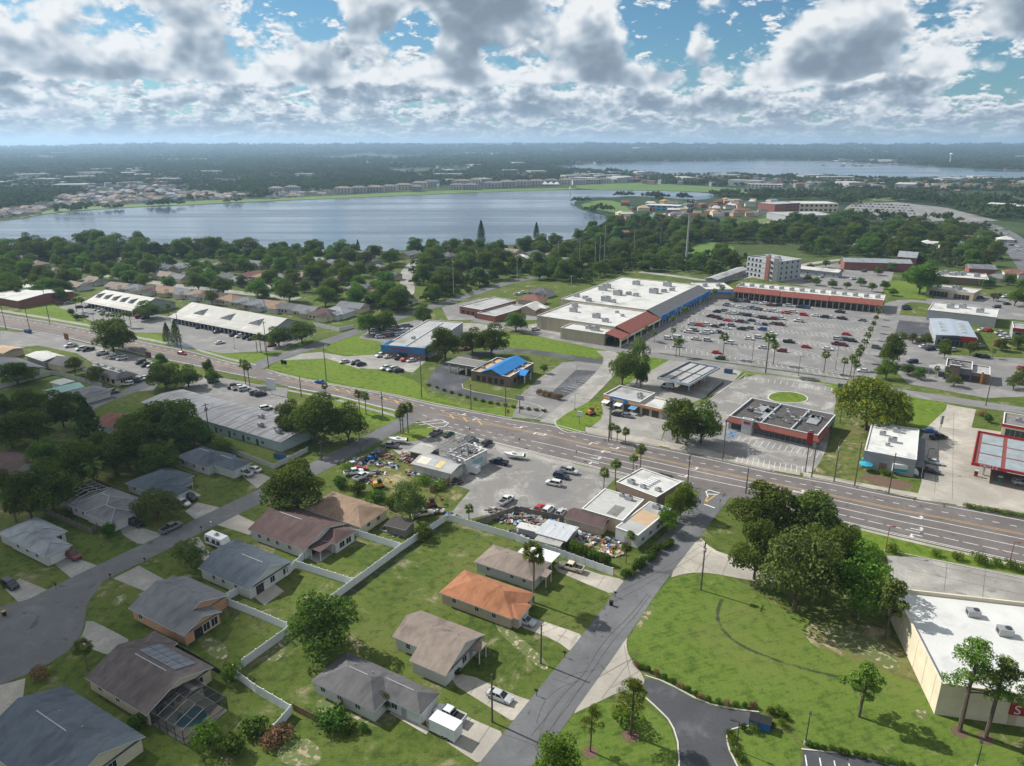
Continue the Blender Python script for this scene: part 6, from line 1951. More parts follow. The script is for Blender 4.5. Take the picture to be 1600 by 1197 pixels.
def whole_car(kind, colour):
 def f():
  body, glass, wheels, bed, s = car_parts(kind)
  mb = MB()
  mb.add(body.v, body.f, 0)
  mb.add(glass.v, glass.f, 1)
  for x, y, r in wheels:
   mb.tube((x, y - .12, r), (x, y + .12, r), r, n=10, mi=2)
  if bed:
   mb.add(bed.v, bed.f, 2)
  L, W = s['L'], s['W']
  for sg in (-1, 1):
   mb.box(L / 2 - .14, L / 2 - .02, sg * W * .33 - .16, sg * W * .33 + .16, .58, .70, 3)
   mb.box(-L / 2 - .005, -L / 2 + .08, sg * W * .36 - .12, sg * W * .36 + .12, .72, .88, 4)
  return mb.mesh(kind, [paint(colour), CGLASS, BLACK, LAMPW, LAMPR])
 return cached(('car', kind, colour), f)

TYRE = MB().tube((0, -.12, 0), (0, .12, 0), 1.0, n=14).mesh('wheel', BLACK)
RIMM = MB().tube((0, -.128, 0), (0, .128, 0), .6, n=10).mesh('rim', RIM)

def near_car(kind, colour, loc, rz, label, group=None):
 body, glass, wheels, bed, s = cached(('cp', kind), lambda: car_parts(kind))
 r = thing({'suv': 'suv', 'pickup': 'pickup_truck', 'sedan': 'sedan', 'van': 'van'}[kind], label, {'sedan': 'car', 'suv': 'car', 'pickup': 'pickup', 'van': 'van'}[kind], loc, rz, group)
 link('body', cached(('cb', kind, colour), lambda: body.mesh('body', paint(colour))), r)
 link('windows', cached(('cg', kind), lambda: glass.mesh('windows', CGLASS)), r)
 for x, y, rad in wheels:
  w_ = link('wheel', TYRE, r, (x, y, rad), 0, (rad, 1, rad))
  link('rim', RIMM, w_)
 if bed:
  link('bed_floor', cached(('cbed', kind), lambda: bed.mesh('bed_floor', BLACK)), r)
 L, W = s['L'], s['W']
 for sg in (-1, 1):
  link('headlight', cached(('hl',), lambda: MB().box(-.07, .07, -.17, .17, -.07, .07).mesh('headlight', LAMPW)), r, (L / 2 - .13, sg * W * .34, .70))
  link('tail_light', cached(('tl',), lambda: MB().box(-.05, .05, -.12, .12, -.09, .09).mesh('tail_light', LAMPR)), r, (-L / 2 + .04, sg * W * .36, .84))
 return r

def far_car(kind, colour, loc, rz, label, group):
 o = link({'suv': 'suv', 'pickup': 'pickup_truck', 'sedan': 'sedan', 'van': 'van'}[kind], whole_car(kind, colour), None, loc, rz)
 return tag(o, label, {'sedan': 'car', 'suv': 'car', 'pickup': 'pickup', 'van': 'van'}[kind], group)

D = math.radians
ZR = 0.045
for kind, c, u, v, a, lab in [
 ('sedan', 'silver', 781, 1092, -28, 'silver sedan on the drive beside the utility pole'),
 ('pickup', 'white', 703, 1121, 150, 'white pickup behind the box trailer'),
 ('sedan', 'silver', 820, 973, -30, 'pale blue-grey sedan nosing out of the orange roofed house'),
 ('pickup', 'cream', 893, 890, 152, 'cream pickup on the drive below the white fence'),
 ('pickup', 'maroon', 113, 871, -30, 'dark red pickup with white bed cover on a left drive'),
 ('suv', 'black', 17, 917, -30, 'black off-roader with pale roof at the left edge'),
 ('suv', 'black', 213, 821, -30, 'black car on the drive of the pool cage house'),
 ('pickup', 'grey', 268, 828, 60, 'dark grey pickup parked along the residential street'),
 ('suv', 'white', 286, 789, -30, 'white car under the round tree on a left drive'),
 ('pickup', 'black', 296, 780, -30, 'black pickup beside the white car on a left drive'),
 ('pickup', 'white', 382, 742, 150, 'white pickup in front of the blue-grey garage wing'),
 ('sedan', 'white', 398, 736, 150, 'white sedan beside the white pickup'),
 ('pickup', 'grey', 682, 679, 60, 'grey pickup at the palm clump of the scrap yard'),
 ('sedan', 'green', 701, 681, 60, 'dark green car behind the lattice trusses'),
 ('suv', 'black', 737, 690, -25, 'black car half hidden behind the rubble roof'),
 ('suv', 'black', 761, 695, 60, 'black off-roader at the highway kerb'),
 ('pickup', 'navy', 780, 725, 155, 'navy pickup parked on the cracked car park'),
 ('pickup', 'white', 791, 785, 55, 'white pickup beside the grey plank fence'),
 ('pickup', 'grey', 610, 699, 160, 'old grey flatbed truck in the scrap yard'),
 ('pickup', 'silver', 889, 739, -27, 'silver pickup farthest of the three on the cracked car park'),
 ('suv', 'navy', 877, 747, -27, 'dark blue car in the middle of the three on the cracked car park'),
 ('suv', 'white', 865, 758, 155, 'white car nearest of the three on the cracked car park'),
 ('sedan', 'red', 843, 797, 60, 'red and cream old car against the plank fence'),
 ('suv', 'white', 857, 800, 60, 'white car between the red one and the silver one'),
 ('sedan', 'silver', 876, 804, 60, 'silver car at the brown lean-to'),
 ('pickup', 'white', 565, 748, 60, 'white scrap pickup in the weedy yard'),
 ('sedan', 'white', 553, 728, 20, 'derelict white car by the yard fence'),
 ('sedan', 'red', 561, 735, 15, 'derelict red and white car in the weedy yard'),
 ('pickup', 'white', 553, 741, 25, 'derelict white flatbed in the weedy yard'),
 ('sedan', 'white', 900, 818, 150, 'dusty white car in the gap behind the shop row'),
 ('pickup', 'cream', 660, 806, 20, 'rusty flatbed at the edge of the cracked car park'),
 ('sedan', 'blue', 1453, 676, -15, 'blue car behind the white roofed store'),
 ('pickup', 'black', 1466, 686, 10, 'black pickup on the concrete behind the store'),
 ('sedan', 'silver', 1460, 725, -35, 'silver car on the dark stalls of the store'),
 ('sedan', 'black', 1456, 739, -35, 'black car on the dark stalls of the store'),
 ('suv', 'white', 1596, 757, -10, 'white car under the red fuel canopy'),
 ('van', 'white', 1042, 606, 150, 'white van under the edge of the grey fuel canopy'),
 ('sedan', 'black', 966, 650, -25, 'black car under the awnings of the petrol station shop'),
 ('sedan', 'grey', 980, 652, -25, 'grey car at the right end of the awnings'),
 ('sedan', 'blue', 500, 599, 157, 'bright blue car driving on the highway'),
 ('sedan', 'red', 285, 554, -24, 'red car driving on the highway at left'),
 ('sedan', 'red', 728, 547, 30, 'red car behind the bank trees'),
]:
 p = G(u, v)
 p.z = ZR
 near_car(kind, c, p, D(a), lab)

WORD = ['first', 'second', 'third', 'fourth', 'fifth', 'sixth', 'seventh', 'eighth', 'ninth', 'tenth', 'eleventh', 'twelfth', 'thirteenth', 'fourteenth', 'fifteenth', 'sixteenth', 'seventeenth', 'eighteenth', 'nineteenth', 'twentieth']
KN = {'sedan': 'sedan', 'suv': 'tall car', 'pickup': 'pickup', 'van': 'van'}
KEYC = {'w': 'white', 's': 'silver', 'g': 'grey', 'k': 'black', 'r': 'red', 'm': 'maroon', 'b': 'blue', 'n': 'navy', 'c': 'cream', 't': 'teal', 'e': 'green'}
rc = random.Random(3)

def lot(rows, place, group, conv, ang, cols=None):
 for ri, row in enumerate(rows):
  row = sorted(row)
  for i, it in enumerate(row):
   u, v = conv(*it[:2])
   c = KEYC[it[2]] if len(it) > 2 else rc.choice(['white', 'white', 'silver', 'grey', 'black', 'silver', 'navy', 'red', 'white', 'grey', 'black'])
   kd = it[3] if len(it) > 3 else rc.choice(['sedan', 'suv', 'sedan', 'suv', 'suv', 'pickup'])
   p = G(u, v)
   p.z = ZR
   a = ang if not isinstance(ang, (list, tuple)) else ang[ri % len(ang)]
   where = ('%s row, ' % WORD[ri] if len(rows) > 1 else '') + place
   lab = '%s %s, %s from left, %s' % (c, KN[kd], WORD[i], where)
   far_car(kd, c, p, D(a + rc.uniform(-3, 3) + rc.choice([0, 180])), lab, group)

cv = lambda x, y: (1040 + x / 4.444, 430 + y / 4.444)
lot([[(500, 148), (560, 150), (600, 152, 'k'), (635, 155, 'w'), (665, 160), (710, 163)],
 [(470, 180, 'k'), (515, 185, 'g'), (565, 190, 'n'), (620, 198, 's'), (680, 205, 'w'), (730, 215, 'm'), (780, 215, 'k'), (860, 220, 's'), (930, 228, 'n', 'suv'), (975, 232, 'b', 'suv'), (1140, 215, 'm')],
 [(420, 212, 's'), (470, 222, 'w'), (515, 230, 'w'), (555, 235, 's'), (600, 235, 'b'), (640, 243, 'g'), (710, 252, 's'), (750, 257, 'w'), (790, 262, 'w'), (835, 268, 'r'), (890, 262, 'w'), (960, 282, 'r'), (1210, 262, 'k', 'pickup')],
 [(355, 260, 'k'), (415, 255, 'g'), (440, 270, 's'), (480, 272, 'w'), (520, 277, 'g'), (565, 285, 'k'), (615, 288, 'w'), (650, 297, 'g'), (685, 305, 'k'), (740, 308, 'm'), (800, 308, 'w', 'pickup'), (1040, 287, 'w'), (1100, 297, 'k'), (1140, 297, 'w'), (1225, 308, 'k', 'pickup'), (1365, 320, 'g')],
 [(310, 292, 'k'), (350, 300, 'm'), (385, 310, 'k'), (425, 320, 'r'), (465, 318, 'w'), (510, 328, 'm'), (548, 332, 'g'), (600, 322, 'k'), (640, 345, 's'), (680, 348, 'k'), (745, 343, 'g'), (795, 350, 'm'), (925, 325, 'w', 'pickup')],
 [(185, 348, 's'), (240, 355, 'r'), (290, 352, 'w'), (345, 362, 'k'), (400, 355, 'n'), (460, 357, 'g'), (425, 374, 'w'), (525, 380, 'k'), (580, 376, 'g'), (670, 383, 'b', 'suv'), (1255, 417, 'r')],
 [(155, 400, 'w'), (200, 390, 'g'), (265, 410, 's'), (295, 402, 'w'), (330, 400, 'w'), (375, 403, 'k'), (740, 413, 'w'), (1195, 450, 's'), (1250, 455, 'n'), (1295, 463, 'k')],
 [(20, 447, 'w'), (85, 445, 'w', 'van'), (205, 450, 's'), (295, 460, 's', 'suv'), (580, 448, 'w'), (650, 440, 'w'), (1190, 485, 'm', 'pickup'), (1232, 492, 'm')],
 [(80, 500, 's'), (440, 477, 'w', 'suv'), (675, 510, 's', 'sedan'), (805, 533, 'm', 'suv'), (855, 470, 'k', 'pickup'), (975, 505, 'r', 'sedan'), (1125, 520, 'w', 'sedan'), (1465, 510, 'g', 'suv')]],
 'the plaza car park', 'cars in the plaza car park', cv, [-32, -32, -30, -30, -30, -30, -28, -25, -25])
lot([[(355, 545, 'r', 'sedan'), (378, 585, 'e', 'suv'), (1370, 672, 'w', 'sedan')]], 'the back road', 'cars on the back road', cv, -20)
idt = lambda x, y: (x, y)
lot([[(538, 567, 's', 'sedan'), (555, 569, 'k', 'suv'), (564, 571, 'k', 'suv')], [(596, 557, 'w', 'pickup'), (607, 559, 'w'), (624, 561, 'k'), (633, 564, 'r', 'sedan'), (643, 565, 's'), (661, 560, 's')], [(604, 577, 'w', 'pickup'), (614, 579, 's'), (623, 581, 'k')]],
 'the blue shop forecourt', 'cars at the blue shop', idt, 40)
lot([[(584 + 9 * i, 518 - 1.2 * i) for i in range(7)], [(590 + 8 * i, 523 - 1.0 * i) for i in range(7)], [(594 + 8 * i, 528 - 1.0 * i) for i in range(6)]], 'the packed lot behind the blue shop', 'cars packed behind the blue shop', idt, 20)
lot([[(111, 542, 'w', 'pickup'), (127, 547, 'w'), (138, 548, 'k'), (160, 554, 'w', 'pickup'), (179, 560, 's'), (191, 562, 'w'), (220, 568, 'k'), (230, 572, 'k'), (239, 573, 'w')], [(199, 602, 'w'), (211, 598, 'k'), (219, 595, 'w'), (228, 592, 'w')], [(150, 618, 'k', 'suv'), (163, 616, 's'), (176, 614, 'g')]],
 'the mansard office lot', 'cars round the mansard office', idt, [50, 20, 20])
lot([[(333, 597, 's', 'suv'), (366, 606, 'k', 'pickup'), (374, 608, 'w'), (382, 610, 's'), (399, 616, 'g', 'suv'), (407, 618, 'k')], [(416, 640, 'w')]], 'the lot behind the metal building', 'cars behind the metal building', idt, 35)
lot([[(93, 476, 'k'), (108, 475, 'g'), (125, 481, 'k'), (138, 481, 'k'), (153, 485, 's'), (159, 487, 'w'), (131, 496, 'g', 'suv'), (218, 497, 'r'), (227, 498, 'n')], [(312, 513, 'k', 'suv'), (340, 520, 'k'), (365, 525, 'k'), (375, 527, 'w', 'suv'), (386, 529, 'k'), (393, 531, 'k'), (344, 537, 'w', 'sedan'), (424, 541, 'r')]],
 'the strip mall lots', 'cars at the strip malls', idt, 40)
lot([[(1411, 529, 'w'), (1438, 534, 'm', 'pickup'), (1443, 543, 'w'), (1453, 547, 'n'), (1485, 549, 'w'), (1531, 542, 's'), (1533, 517, 'w'), (1545, 518, 'r'), (1562, 522, 's'), (1567, 526, 's'), (1572, 530, 'w'), (1560, 536, 'r')], [(1425, 567, 'n'), (1413, 578, 's'), (1403, 577, 'k'), (1527, 557, 'n'), (1538, 559, 'k'), (1597, 577, 'r')], [(1416, 481, 'k'), (1417, 484, 'n'), (1496, 466, 'b'), (1531, 467, 'b'), (1571, 465, 'w'), (1560, 462, 'm'), (1573, 476, 'k'), (1557, 481, 'k')]],
 'the lots at the right edge', 'cars in the right hand lots', idt, [15, 0, 10])
lot([[(1283, 434), (1294, 428, 's'), (1313, 424, 'k'), (1333, 437, 'w'), (1378, 447, 'w'), (1270, 440), (1350, 425)]], 'the hotel lot', 'cars at the hotel', idt, 30)
lot([[(738, 482, 'k'), (748, 496, 'n'), (757, 494, 'w'), (766, 495, 's'), (815, 459, 'w'), (824, 458, 'w'), (808, 461, 's'), (838, 466, 's')], [(836, 516, 'w')]], 'the lot by the red flat roofed house', 'cars by the red flat roofed house', idt, 20)
for j in range(4):
 for i in range(15):
  u, v = 1328 + i * 6.5 + j * 3, 318.5 + j * 4.2 + i * 0.25
  p = G(u, v)
  p.z = 0.16
  c = rc.choice(['white', 'silver', 'grey', 'black', 'white', 'silver'])
  far_car(rc.choice(['suv', 'sedan']), c, p, D(20), 'tiny %s car in the far shopping centre car park' % c, 'cars in the far shopping centre car park')
for i, (u, v) in enumerate([(1562, 358), (1572, 366), (1578, 374), (1584, 378), (1590, 386), (1596, 392), (1570, 360), (1586, 392), (1580, 384), (1552, 350), (1540, 347)]):
 p = G(u, v)
 p.z = 0.11
 c = rc.choice(['white', 'silver', 'grey', 'black'])
 far_car('suv', c, p, D(118), 'tiny %s car on the distant highway at the right' % c, 'cars on the distant highway')

# ---- trailers, camper, boats, truck
def wheelset(r, pts, rad=0.34):
 for x, y in pts:
  w_ = link('wheel', TYRE, r, (x, y, rad), 0, (rad, 1, rad))
  link('rim', RIMM, w_)

def box_trailer(label, u, v, a, L=4.9, W=2.2, H=2.5, band=False):
 p = G(u, v)
 p.z = ZR
 r = thing('box_trailer', label, 'trailer', p, D(a))
 WB = mat('trailer_white', (0.66, 0.67, 0.68), (0.58, 0.59, 0.60), .6, rough=.45)
 MB().box(-L / 2, L / 2, -W / 2, W / 2, .5, H - .12).build('body', WB, r)
 MB().box(-L / 2 - .04, L / 2 + .04, -W / 2 - .04, W / 2 + .04, H - .12, H).build('roof', mat('trailer_roof', (0.62, 0.64, 0.65), None, .5, rough=.5), r)
 MB().box(-L / 2 - .06, -L / 2 - .005, -W * .42, W * .42, .6, H - .3).build('rear_door', SIGNW, r)
 if band:
  MB().box(-L * .22, L * .2, -W / 2 - .02, -W / 2 - .004, 1.35, 1.75).build('side_print', mat('teal_print', (0.30, 0.46, 0.52), None, 2.0), r)
 MB().tube((L / 2, -.5, .5), (L / 2 + 1.3, 0, .5), .05, n=5).tube((L / 2, .5, .5), (L / 2 + 1.3, 0, .5), .05, n=5).build('drawbar', DMETAL, r)
 wheelset(r, [(-.2, -W / 2 + .1), (-.2, W / 2 - .1), (-.95, -W / 2 + .1), (-.95, W / 2 - .1)])
 return r

box_trailer('white box trailer beside the white pickup', 697, 1147, 150, 4.9, 2.3, 2.8, True)
box_trailer('small white trailer in front of the workshop', 738, 739, 155, 4.2, 2.2, 2.5)
p = G(341, 853)
r = thing('camper_trailer', 'white camper trailer on a drive behind the small tree', 'camper', p, D(-30))
CW = mat('camper_white', (0.66, 0.67, 0.67), (0.58, 0.59, 0.60), .8, rough=.4)
MB().loft([[(-3, -1.15, .6), (3.0, -1.15, .6), (3.0, 1.15, .6), (-3, 1.15, .6)], [(-3.1, -1.2, 1.6), (3.2, -1.2, 1.6), (3.2, 1.2, 1.6), (-3.1, 1.2, 1.6)], [(-2.9, -1.1, 2.9), (2.6, -1.1, 2.9), (2.6, 1.1, 2.9), (-2.9, 1.1, 2.9)]]).build('body', CW, r)
for x in (-2.0, .2, 1.8):
 window(r, x, -1.19, 1.55, 0, .9, .7, DMETAL)
unit(r, (0, 0, 2.9), 0, 1.0, .8, .4)
MB().box(-3.12, 3.18, -1.22, -1.2, 1.2, 1.4).build('side_stripe', DMETAL, r)
wheelset(r, [(-.4, -1.1), (-.4, 1.1), (.4, -1.1), (.4, 1.1)])

def boat(label, u, v, a, L=6.0):
 p = G(u, v)
 r = thing('motor_boat', label, 'boat', p, D(a))
 def bring(x, hw, z0, z1):
  return [(x, 0, z0), (x, -hw * .8, z0 + .3), (x, -hw, z1), (x, hw, z1), (x, hw * .8, z0 + .3)]
 MB().loft([bring(-L / 2, 1.0, .6, 1.5), bring(-L * .1, 1.1, .55, 1.5), bring(L * .25, .9, .6, 1.6), bring(L * .45, .35, .9, 1.75), bring(L / 2, .04, 1.4, 1.8)]).build('hull', SIGNW, r)
 MB().box(-L * .4, L * .12, -.75, .75, 1.505, 1.53).build('deck', mat('boat_deck', (0.40, 0.38, 0.34), None, 1.0), r)
 MB().box(-L * .05, L * .08, -.4, .4, 1.53, 2.1).build('console', SIGNW, r)
 MB().box(-L / 2 - .4, -L / 2 - .02, -.25, .25, .9, 1.9).build('outboard_motor', BLACK, r)
 MB().box(-L * .45, L * .3, -.5, -.4, .4, .55).box(-L * .45, L * .3, .4, .5, .4, .55).tube((L * .3, 0, .5), (L * .62, 0, .45), .06, n=5).build('trailer_frame', METAL, r)
 wheelset(r, [(-.4, -1.0), (-.4, 1.0)], .3)

boat('white motor boat on a trailer by the palm clump', 622, 692, 170)
boat('white fishing boat on a trailer on the cracked car park', 803, 716, 165, 6.4)
boat('blue-white boat hull behind the brown lean-to', 921, 827, 150, 6.0)
p = G(1412, 741)
r = thing('delivery_truck', 'white and teal delivery truck below the white roofed store', 'truck', p, D(-15))
MB().box(-3.4, 1.6, -1.15, 1.15, .9, 3.3).build('cargo_box', SIGNW, r)
MB().box(-3.3, 1.5, -1.17, -1.153, 1.0, 2.0).build('side_print', TEAL, r)
MB().loft([[(1.7, -1.0, .5), (3.5, -1.0, .5), (3.5, 1.0, .5), (1.7, 1.0, .5)], [(1.7, -1.0, 1.5), (3.45, -1.0, 1.5), (3.45, 1.0, 1.5), (1.7, 1.0, 1.5)], [(1.7, -.9, 2.5), (2.8, -.9, 2.5), (2.8, .9, 2.5), (1.7, .9, 2.5)]]).build('cab', paint('white'), r)
MB().add([(3.47, -.88, 1.52), (3.47, .88, 1.52), (2.84, .8, 2.45), (2.84, -.8, 2.45)], [(0, 1, 2, 3)]).build('windscreen', CGLASS, r)
MB().box(-3.4, 3.3, -.5, .5, .55, .88).build('chassis', DMETAL, r)
wheelset(r, [(2.6, -.95), (2.6, .95), (-2.2, -.95), (-2.2, .95)], .45)
# machines in the yard
for lab, u, v, a, c, c2 in [('yellow excavator parked in the weedy yard', 591, 762, 20, 'yellow', 'cream'), ('blue tractor at the yard fence', 581, 720, 60, 'blue', 'blue'), ('orange lift beside the station island', 923, 648, 40, None, None), ('rust red dozer beside the round yard tree', 672, 792, 30, None, None)]:
 p = G(u, v)
 m_ = paint(c) if c else (ORNG if 'orange' in lab else RUST)
 r = thing('digger' if 'lift' not in lab else 'lift', lab, 'machine', p, D(a))
 MB().box(-1.3, 1.3, -.9, .9, .7, 1.4).box(-1.3, -.2, -.7, .7, 1.4, 1.8).build('body', m_, r)
 MB().box(-.1, 1.0, -.5, .5, 1.4, 2.5).build('cab', CGLASS, r)
 MB().box(-1.5, 1.5, -1.15, -.75, 0, .7).build('track', BLACK, r)
 MB().box(-1.5, 1.5, .75, 1.15, 0, .7).build('track', BLACK, r)
 MB().tube((1.0, .2, 1.2), (2.2, .2, 3.0), .14, n=5).tube((2.2, .2, 3.0), (3.4, .2, 1.6), .11, n=5).box(3.1, 3.9, -.2, .6, .9, 1.6).build('arm', m_, r)

# ================================================================== POLES, LAMPS, SIGNS
POLEW = mat('pole_wood', (0.115, 0.095, 0.080), (0.08, 0.066, 0.056), 1.0)
POLEC = mat('pole_concrete', (0.36, 0.36, 0.345), (0.29, 0.29, 0.28), 1.0)

def pole(label, u, vb, vt, arm=True, tr=False, m=None, a=60, lamp=False, group=None):
 h = ZH(u, vb, vt)
 r = thing('utility_pole', label, 'utility pole', G(u, vb), D(a), group)
 m = m or POLEW
 MB().tube((0, 0, -.2), (0, 0, h), .19, .13, n=8).build('pole', m, r)
 if arm:
  MB().box(-1.2, 1.2, -.06, .06, h - .75, h - .6).build('crossarm', m, r)
  for x in (-1.1, -.4, .4, 1.1):
   MB().tube((x, 0, h - .6), (x, 0, h - .35), .06, .04, n=6).build('insulator', GLASS, r)
 if tr:
  MB().tube((.38, 0, h - 2.6), (.38, 0, h - 1.5), .27, n=10).build('transformer', POLEC, r)
  MB().tube((-.36, 0, h - 2.5), (-.36, 0, h - 1.6), .24, n=10).build('transformer', POLEC, r)
 if lamp:
  MB().tube((0, 0, h - 1.2), (2.2, 0, h - .6), .05, n=5).box(2.0, 2.9, -.16, .16, h - .72, h - .55).build('lamp_arm', METAL, r)
 return r

for a in [('wooden pole at the street corner beside the bright green tree', 1074, 760, 711, True, False), ('utility pole in front of the large diner oak', 1129, 719, 656, True, False), ('utility pole at the highway above the oak cluster', 1165, 771, 731, False, False),
  ('leftmost of four poles on the patchy verge', 1268, 746, 690, True, False), ('transformer pole on the patchy verge', 1303, 752, 690, True, True), ('third pole on the patchy verge', 1335, 760, 690, True, False), ('pole in front of the delivery truck', 1388, 772, 708, True, False),
  ('transformer pole beside the concrete apron', 1095, 922, 847, True, True), ('pole beside the orange roofed house drive', 845, 1037, 976, False, False), ('pole beside the silver sedan drive', 769, 1128, 1054, False, False),
  ('pole on the verge above the blue car', 510, 595, 536, True, False), ('tall pole at the shop road corner', 420, 577, 502, True, False), ('pole beside the highway driveway at left', 471, 620, 588, False, False), ('pole on the bank lawn', 659, 622, 562, True, False),
  ('pole beside the palm pair', 598, 650, 612, False, True), ('pole on the verge below the bank drive', 790, 651, 598, False, False), ('pole beside the scrap yard lane', 563, 708, 676, False, False), ('pole at the end of the block wall', 503, 719, 688, True, False),
  ('tall pole beside the strip mall pond', 284, 549, 486, True, False), ('transformer pole over the metal building', 329, 690, 630, True, True), ('leaning tall pole on the left slope', 78, 505, 445, True, False), ('pole by the highway sign at left', 48, 522, 480, False, False), ('pole near the blue bin at the highway', 10, 516, 476, True, False),
  ('pole behind the petrol station shop', 951, 690, 625, False, False), ('pole at the hedge of the petrol station', 953, 684, 640, True, False), ('pole at the cracked car park corner', 736, 640, 600, True, False), ('pole at the back road beyond the diner', 1540, 634, 590, True, False)]:
 pole(a[0], a[1], a[2], a[3], a[4], a[5], a=60)
for i, (u, vb, vt) in enumerate([(943, 430, 352), (929, 428, 378), (936, 430, 370), (990, 400, 358), (1031, 392, 355), (905, 420, 372), (872, 410, 376), (590, 480, 455), (709, 466, 418), (808, 440, 402), (892, 470, 430)]):
 pole('tall grey transmission pole in the wood, %s from the left' % WORD[[u2 for u2, _, _ in sorted([(943, 0, 0), (929, 0, 0), (936, 0, 0), (990, 0, 0), (1031, 0, 0), (905, 0, 0), (872, 0, 0), (590, 0, 0), (709, 0, 0), (808, 0, 0), (892, 0, 0)])].index(u)], u, vb, vt, True, False, POLEC, 10, group='transmission poles in the wood')

def lamp_post(label, u, vb, vt, a=0, m=None, double=False, group='car park lamps'):
 h = ZH(u, vb, vt)
 r = thing('lamp_post', label, 'lamp post', G(u, vb), D(a), group)
 MB().tube((0, 0, 0), (0, 0, h), .10, .07, n=8).build('pole', m or DMETAL, r)
 MB().tube((0, 0, 0), (0, 0, .6), .26, n=8).build('base', CONC, r)
 for sg in ((-1, 1) if double else (1,)):
  MB().box(min(0, sg * 1.3), max(0, sg * 1.3), -.05, .05, h - .12, h - .02).build('arm', m or DMETAL, r)
  MB().box(sg * 1.0 - .35, sg * 1.0 + .35, -.2, .2, h - .2, h - .04).build('lamp_head', m or DMETAL, r)
 return r

for lab, u, vb, vt, a, m_, d in [('dark lamp post on the mown lawn above the lot corner', 1258, 1163, 1120, 60, None, False), ('dark lamp post at the bottom right lawn', 1525, 1200, 1165, 60, None, False), ('dark lamp post beside the small inner lawn', 1150, 1172, 1128, 150, None, False),
        ('brown lamp post on the strip above the oak cluster', 1383, 862, 822, 0, RUST, False), ('brown lamp post at the right edge strip', 1577, 880, 847, 0, RUST, False), ('lamp post in the plaza car park, tall and nearest the back road', 1175, 563, 520, 0, DMETAL, True),
        ('lamp post at the back road grass', 1247, 587, 556, 0, DMETAL, False), ('lamp post under the palm row', 1305, 578, 540, 0, DMETAL, True), ('plaza lamp post by the grey mansard end', 1093, 492, 460, 0, METAL, True), ('plaza lamp post beside the red mansard', 1056, 512, 478, 0, METAL, True),
        ('plaza lamp post in front of the shop row', 1236, 485, 456, 0, METAL, True), ('plaza lamp post between the rows of cars', 1226, 514, 488, 0, METAL, True), ('lamp post in the bank car park', 900, 598, 571, 0, METAL, False), ('lamp post at the station island', 898, 640, 614, 0, METAL, False),
        ('lamp post at the strip mall lot', 367, 545, 528, 0, METAL, False), ('lamp post at the left strip mall', 147, 503, 486, 0, METAL, False), ('lamp post in the hotel lot', 1345, 455, 421, 0, METAL, True), ('lamp post behind the tan office', 1533, 455, 434, 0, METAL, False), ('lamp post at the far lot by the red sign', 1552, 484, 462, 0, METAL, False), ('lamp post at the store stalls', 1445, 735, 700, 0, DMETAL, False)]:
 lamp_post(lab, u, vb, vt, a, m_, d)

def sign(label, u, vb, vt, w, h, m, a=-28, posts=1, name='sign', pm=None):
 H = ZH(u, vb, vt)
 r = thing(name, label, 'sign', G(u, vb), D(a))
 for x in ([0] if posts == 1 else [-w * .35, w * .35]):
  MB().box(x - .12, x + .12, -.12, .12, 0, H - h + .02).build('post', pm or METAL, r)
 MB().box(-w / 2, w / 2, -.2, .2, H - h, H).build('board', m, r)
 MB().box(-w / 2 - .06, w / 2 + .06, -.23, -.201, H - .12, H + .03).box(-w / 2 - .06, w / 2 + .06, -.23, -.201, H - h - .03, H - h + .1).build('board_frame', DMETAL, r)
 return r

sign('tall white pylon sign beside the metal building lot', 425, 616, 592, 4.5, 4.2, SIGNW, posts=1, name='pylon_sign', pm=SIGNW)
sign('dark red sign board beside the left lot', 233, 562, 550, 3.4, 2.6, mat('sign_maroon', (0.13, 0.05, 0.06), None, 1.0))
sign('red and dark roadside sign at the left lot entrance', 105, 533, 521, 3.0, 3.0, BRICK)
sign('small black sign on the bright verge', 444, 572, 563, 3.0, 1.6, BLACK, posts=2)
sign('bank pylon sign on the verge', 812, 646, 618, 3.2, 1.6, mat('sign_grey', (0.34, 0.35, 0.36), None, 1.0), name='pylon_sign', pm=STONE)
sign('white sign on the petrol station island', 905, 663, 643, 1.8, 1.8, SIGNW)
sign('red pole sign at the diner corner', 1258, 738, 676, 1.6, 3.6, RED, name='pole_sign', pm=RUST)
sign('white tank sign behind the store', 1470, 668, 650, .7, 2.8, CREAMROOF, pm=CREAMROOF)
sign('orange sign on the verge below the bank', 794, 652, 640, .9, 1.1, ORNG)
sign('orange sign at the right edge by the car lot', 1597, 480, 466, 4.0, 2.2, RUST)
for i, (u, vb, vt, lab) in enumerate([(734, 692, 668, 'stop sign behind the trusses'), (811, 698, 685, 'stop sign at the cracked car park exit'), (900, 718, 704, 'stop sign beside the grass sliver'), (994, 740, 727, 'stop sign between the two highway palms'), (1124, 797, 780, 'stop sign at the mouth of the side street')]):
 H = ZH(u, vb, vt)
 r = thing('stop_sign', lab, 'stop sign', G(u, vb), D(60), 'stop signs along the highway')
 MB().tube((0, 0, 0), (0, 0, H), .045, n=6).build('post', METAL, r)
 pts = [(.42 * math.cos(math.pi / 8 + t * math.pi / 4), .42 * math.sin(math.pi / 8 + t * math.pi / 4)) for t in range(8)]
 MB().add([(x, -.06, H - .35 + y) for x, y in pts] + [(x, -.03, H - .35 + y) for x, y in pts], [tuple(range(8))[::-1], tuple(range(8, 16))] + [(j, (j + 1) % 8, 8 + (j + 1) % 8, 8 + j) for j in range(8)]).build('plate', RED, r)
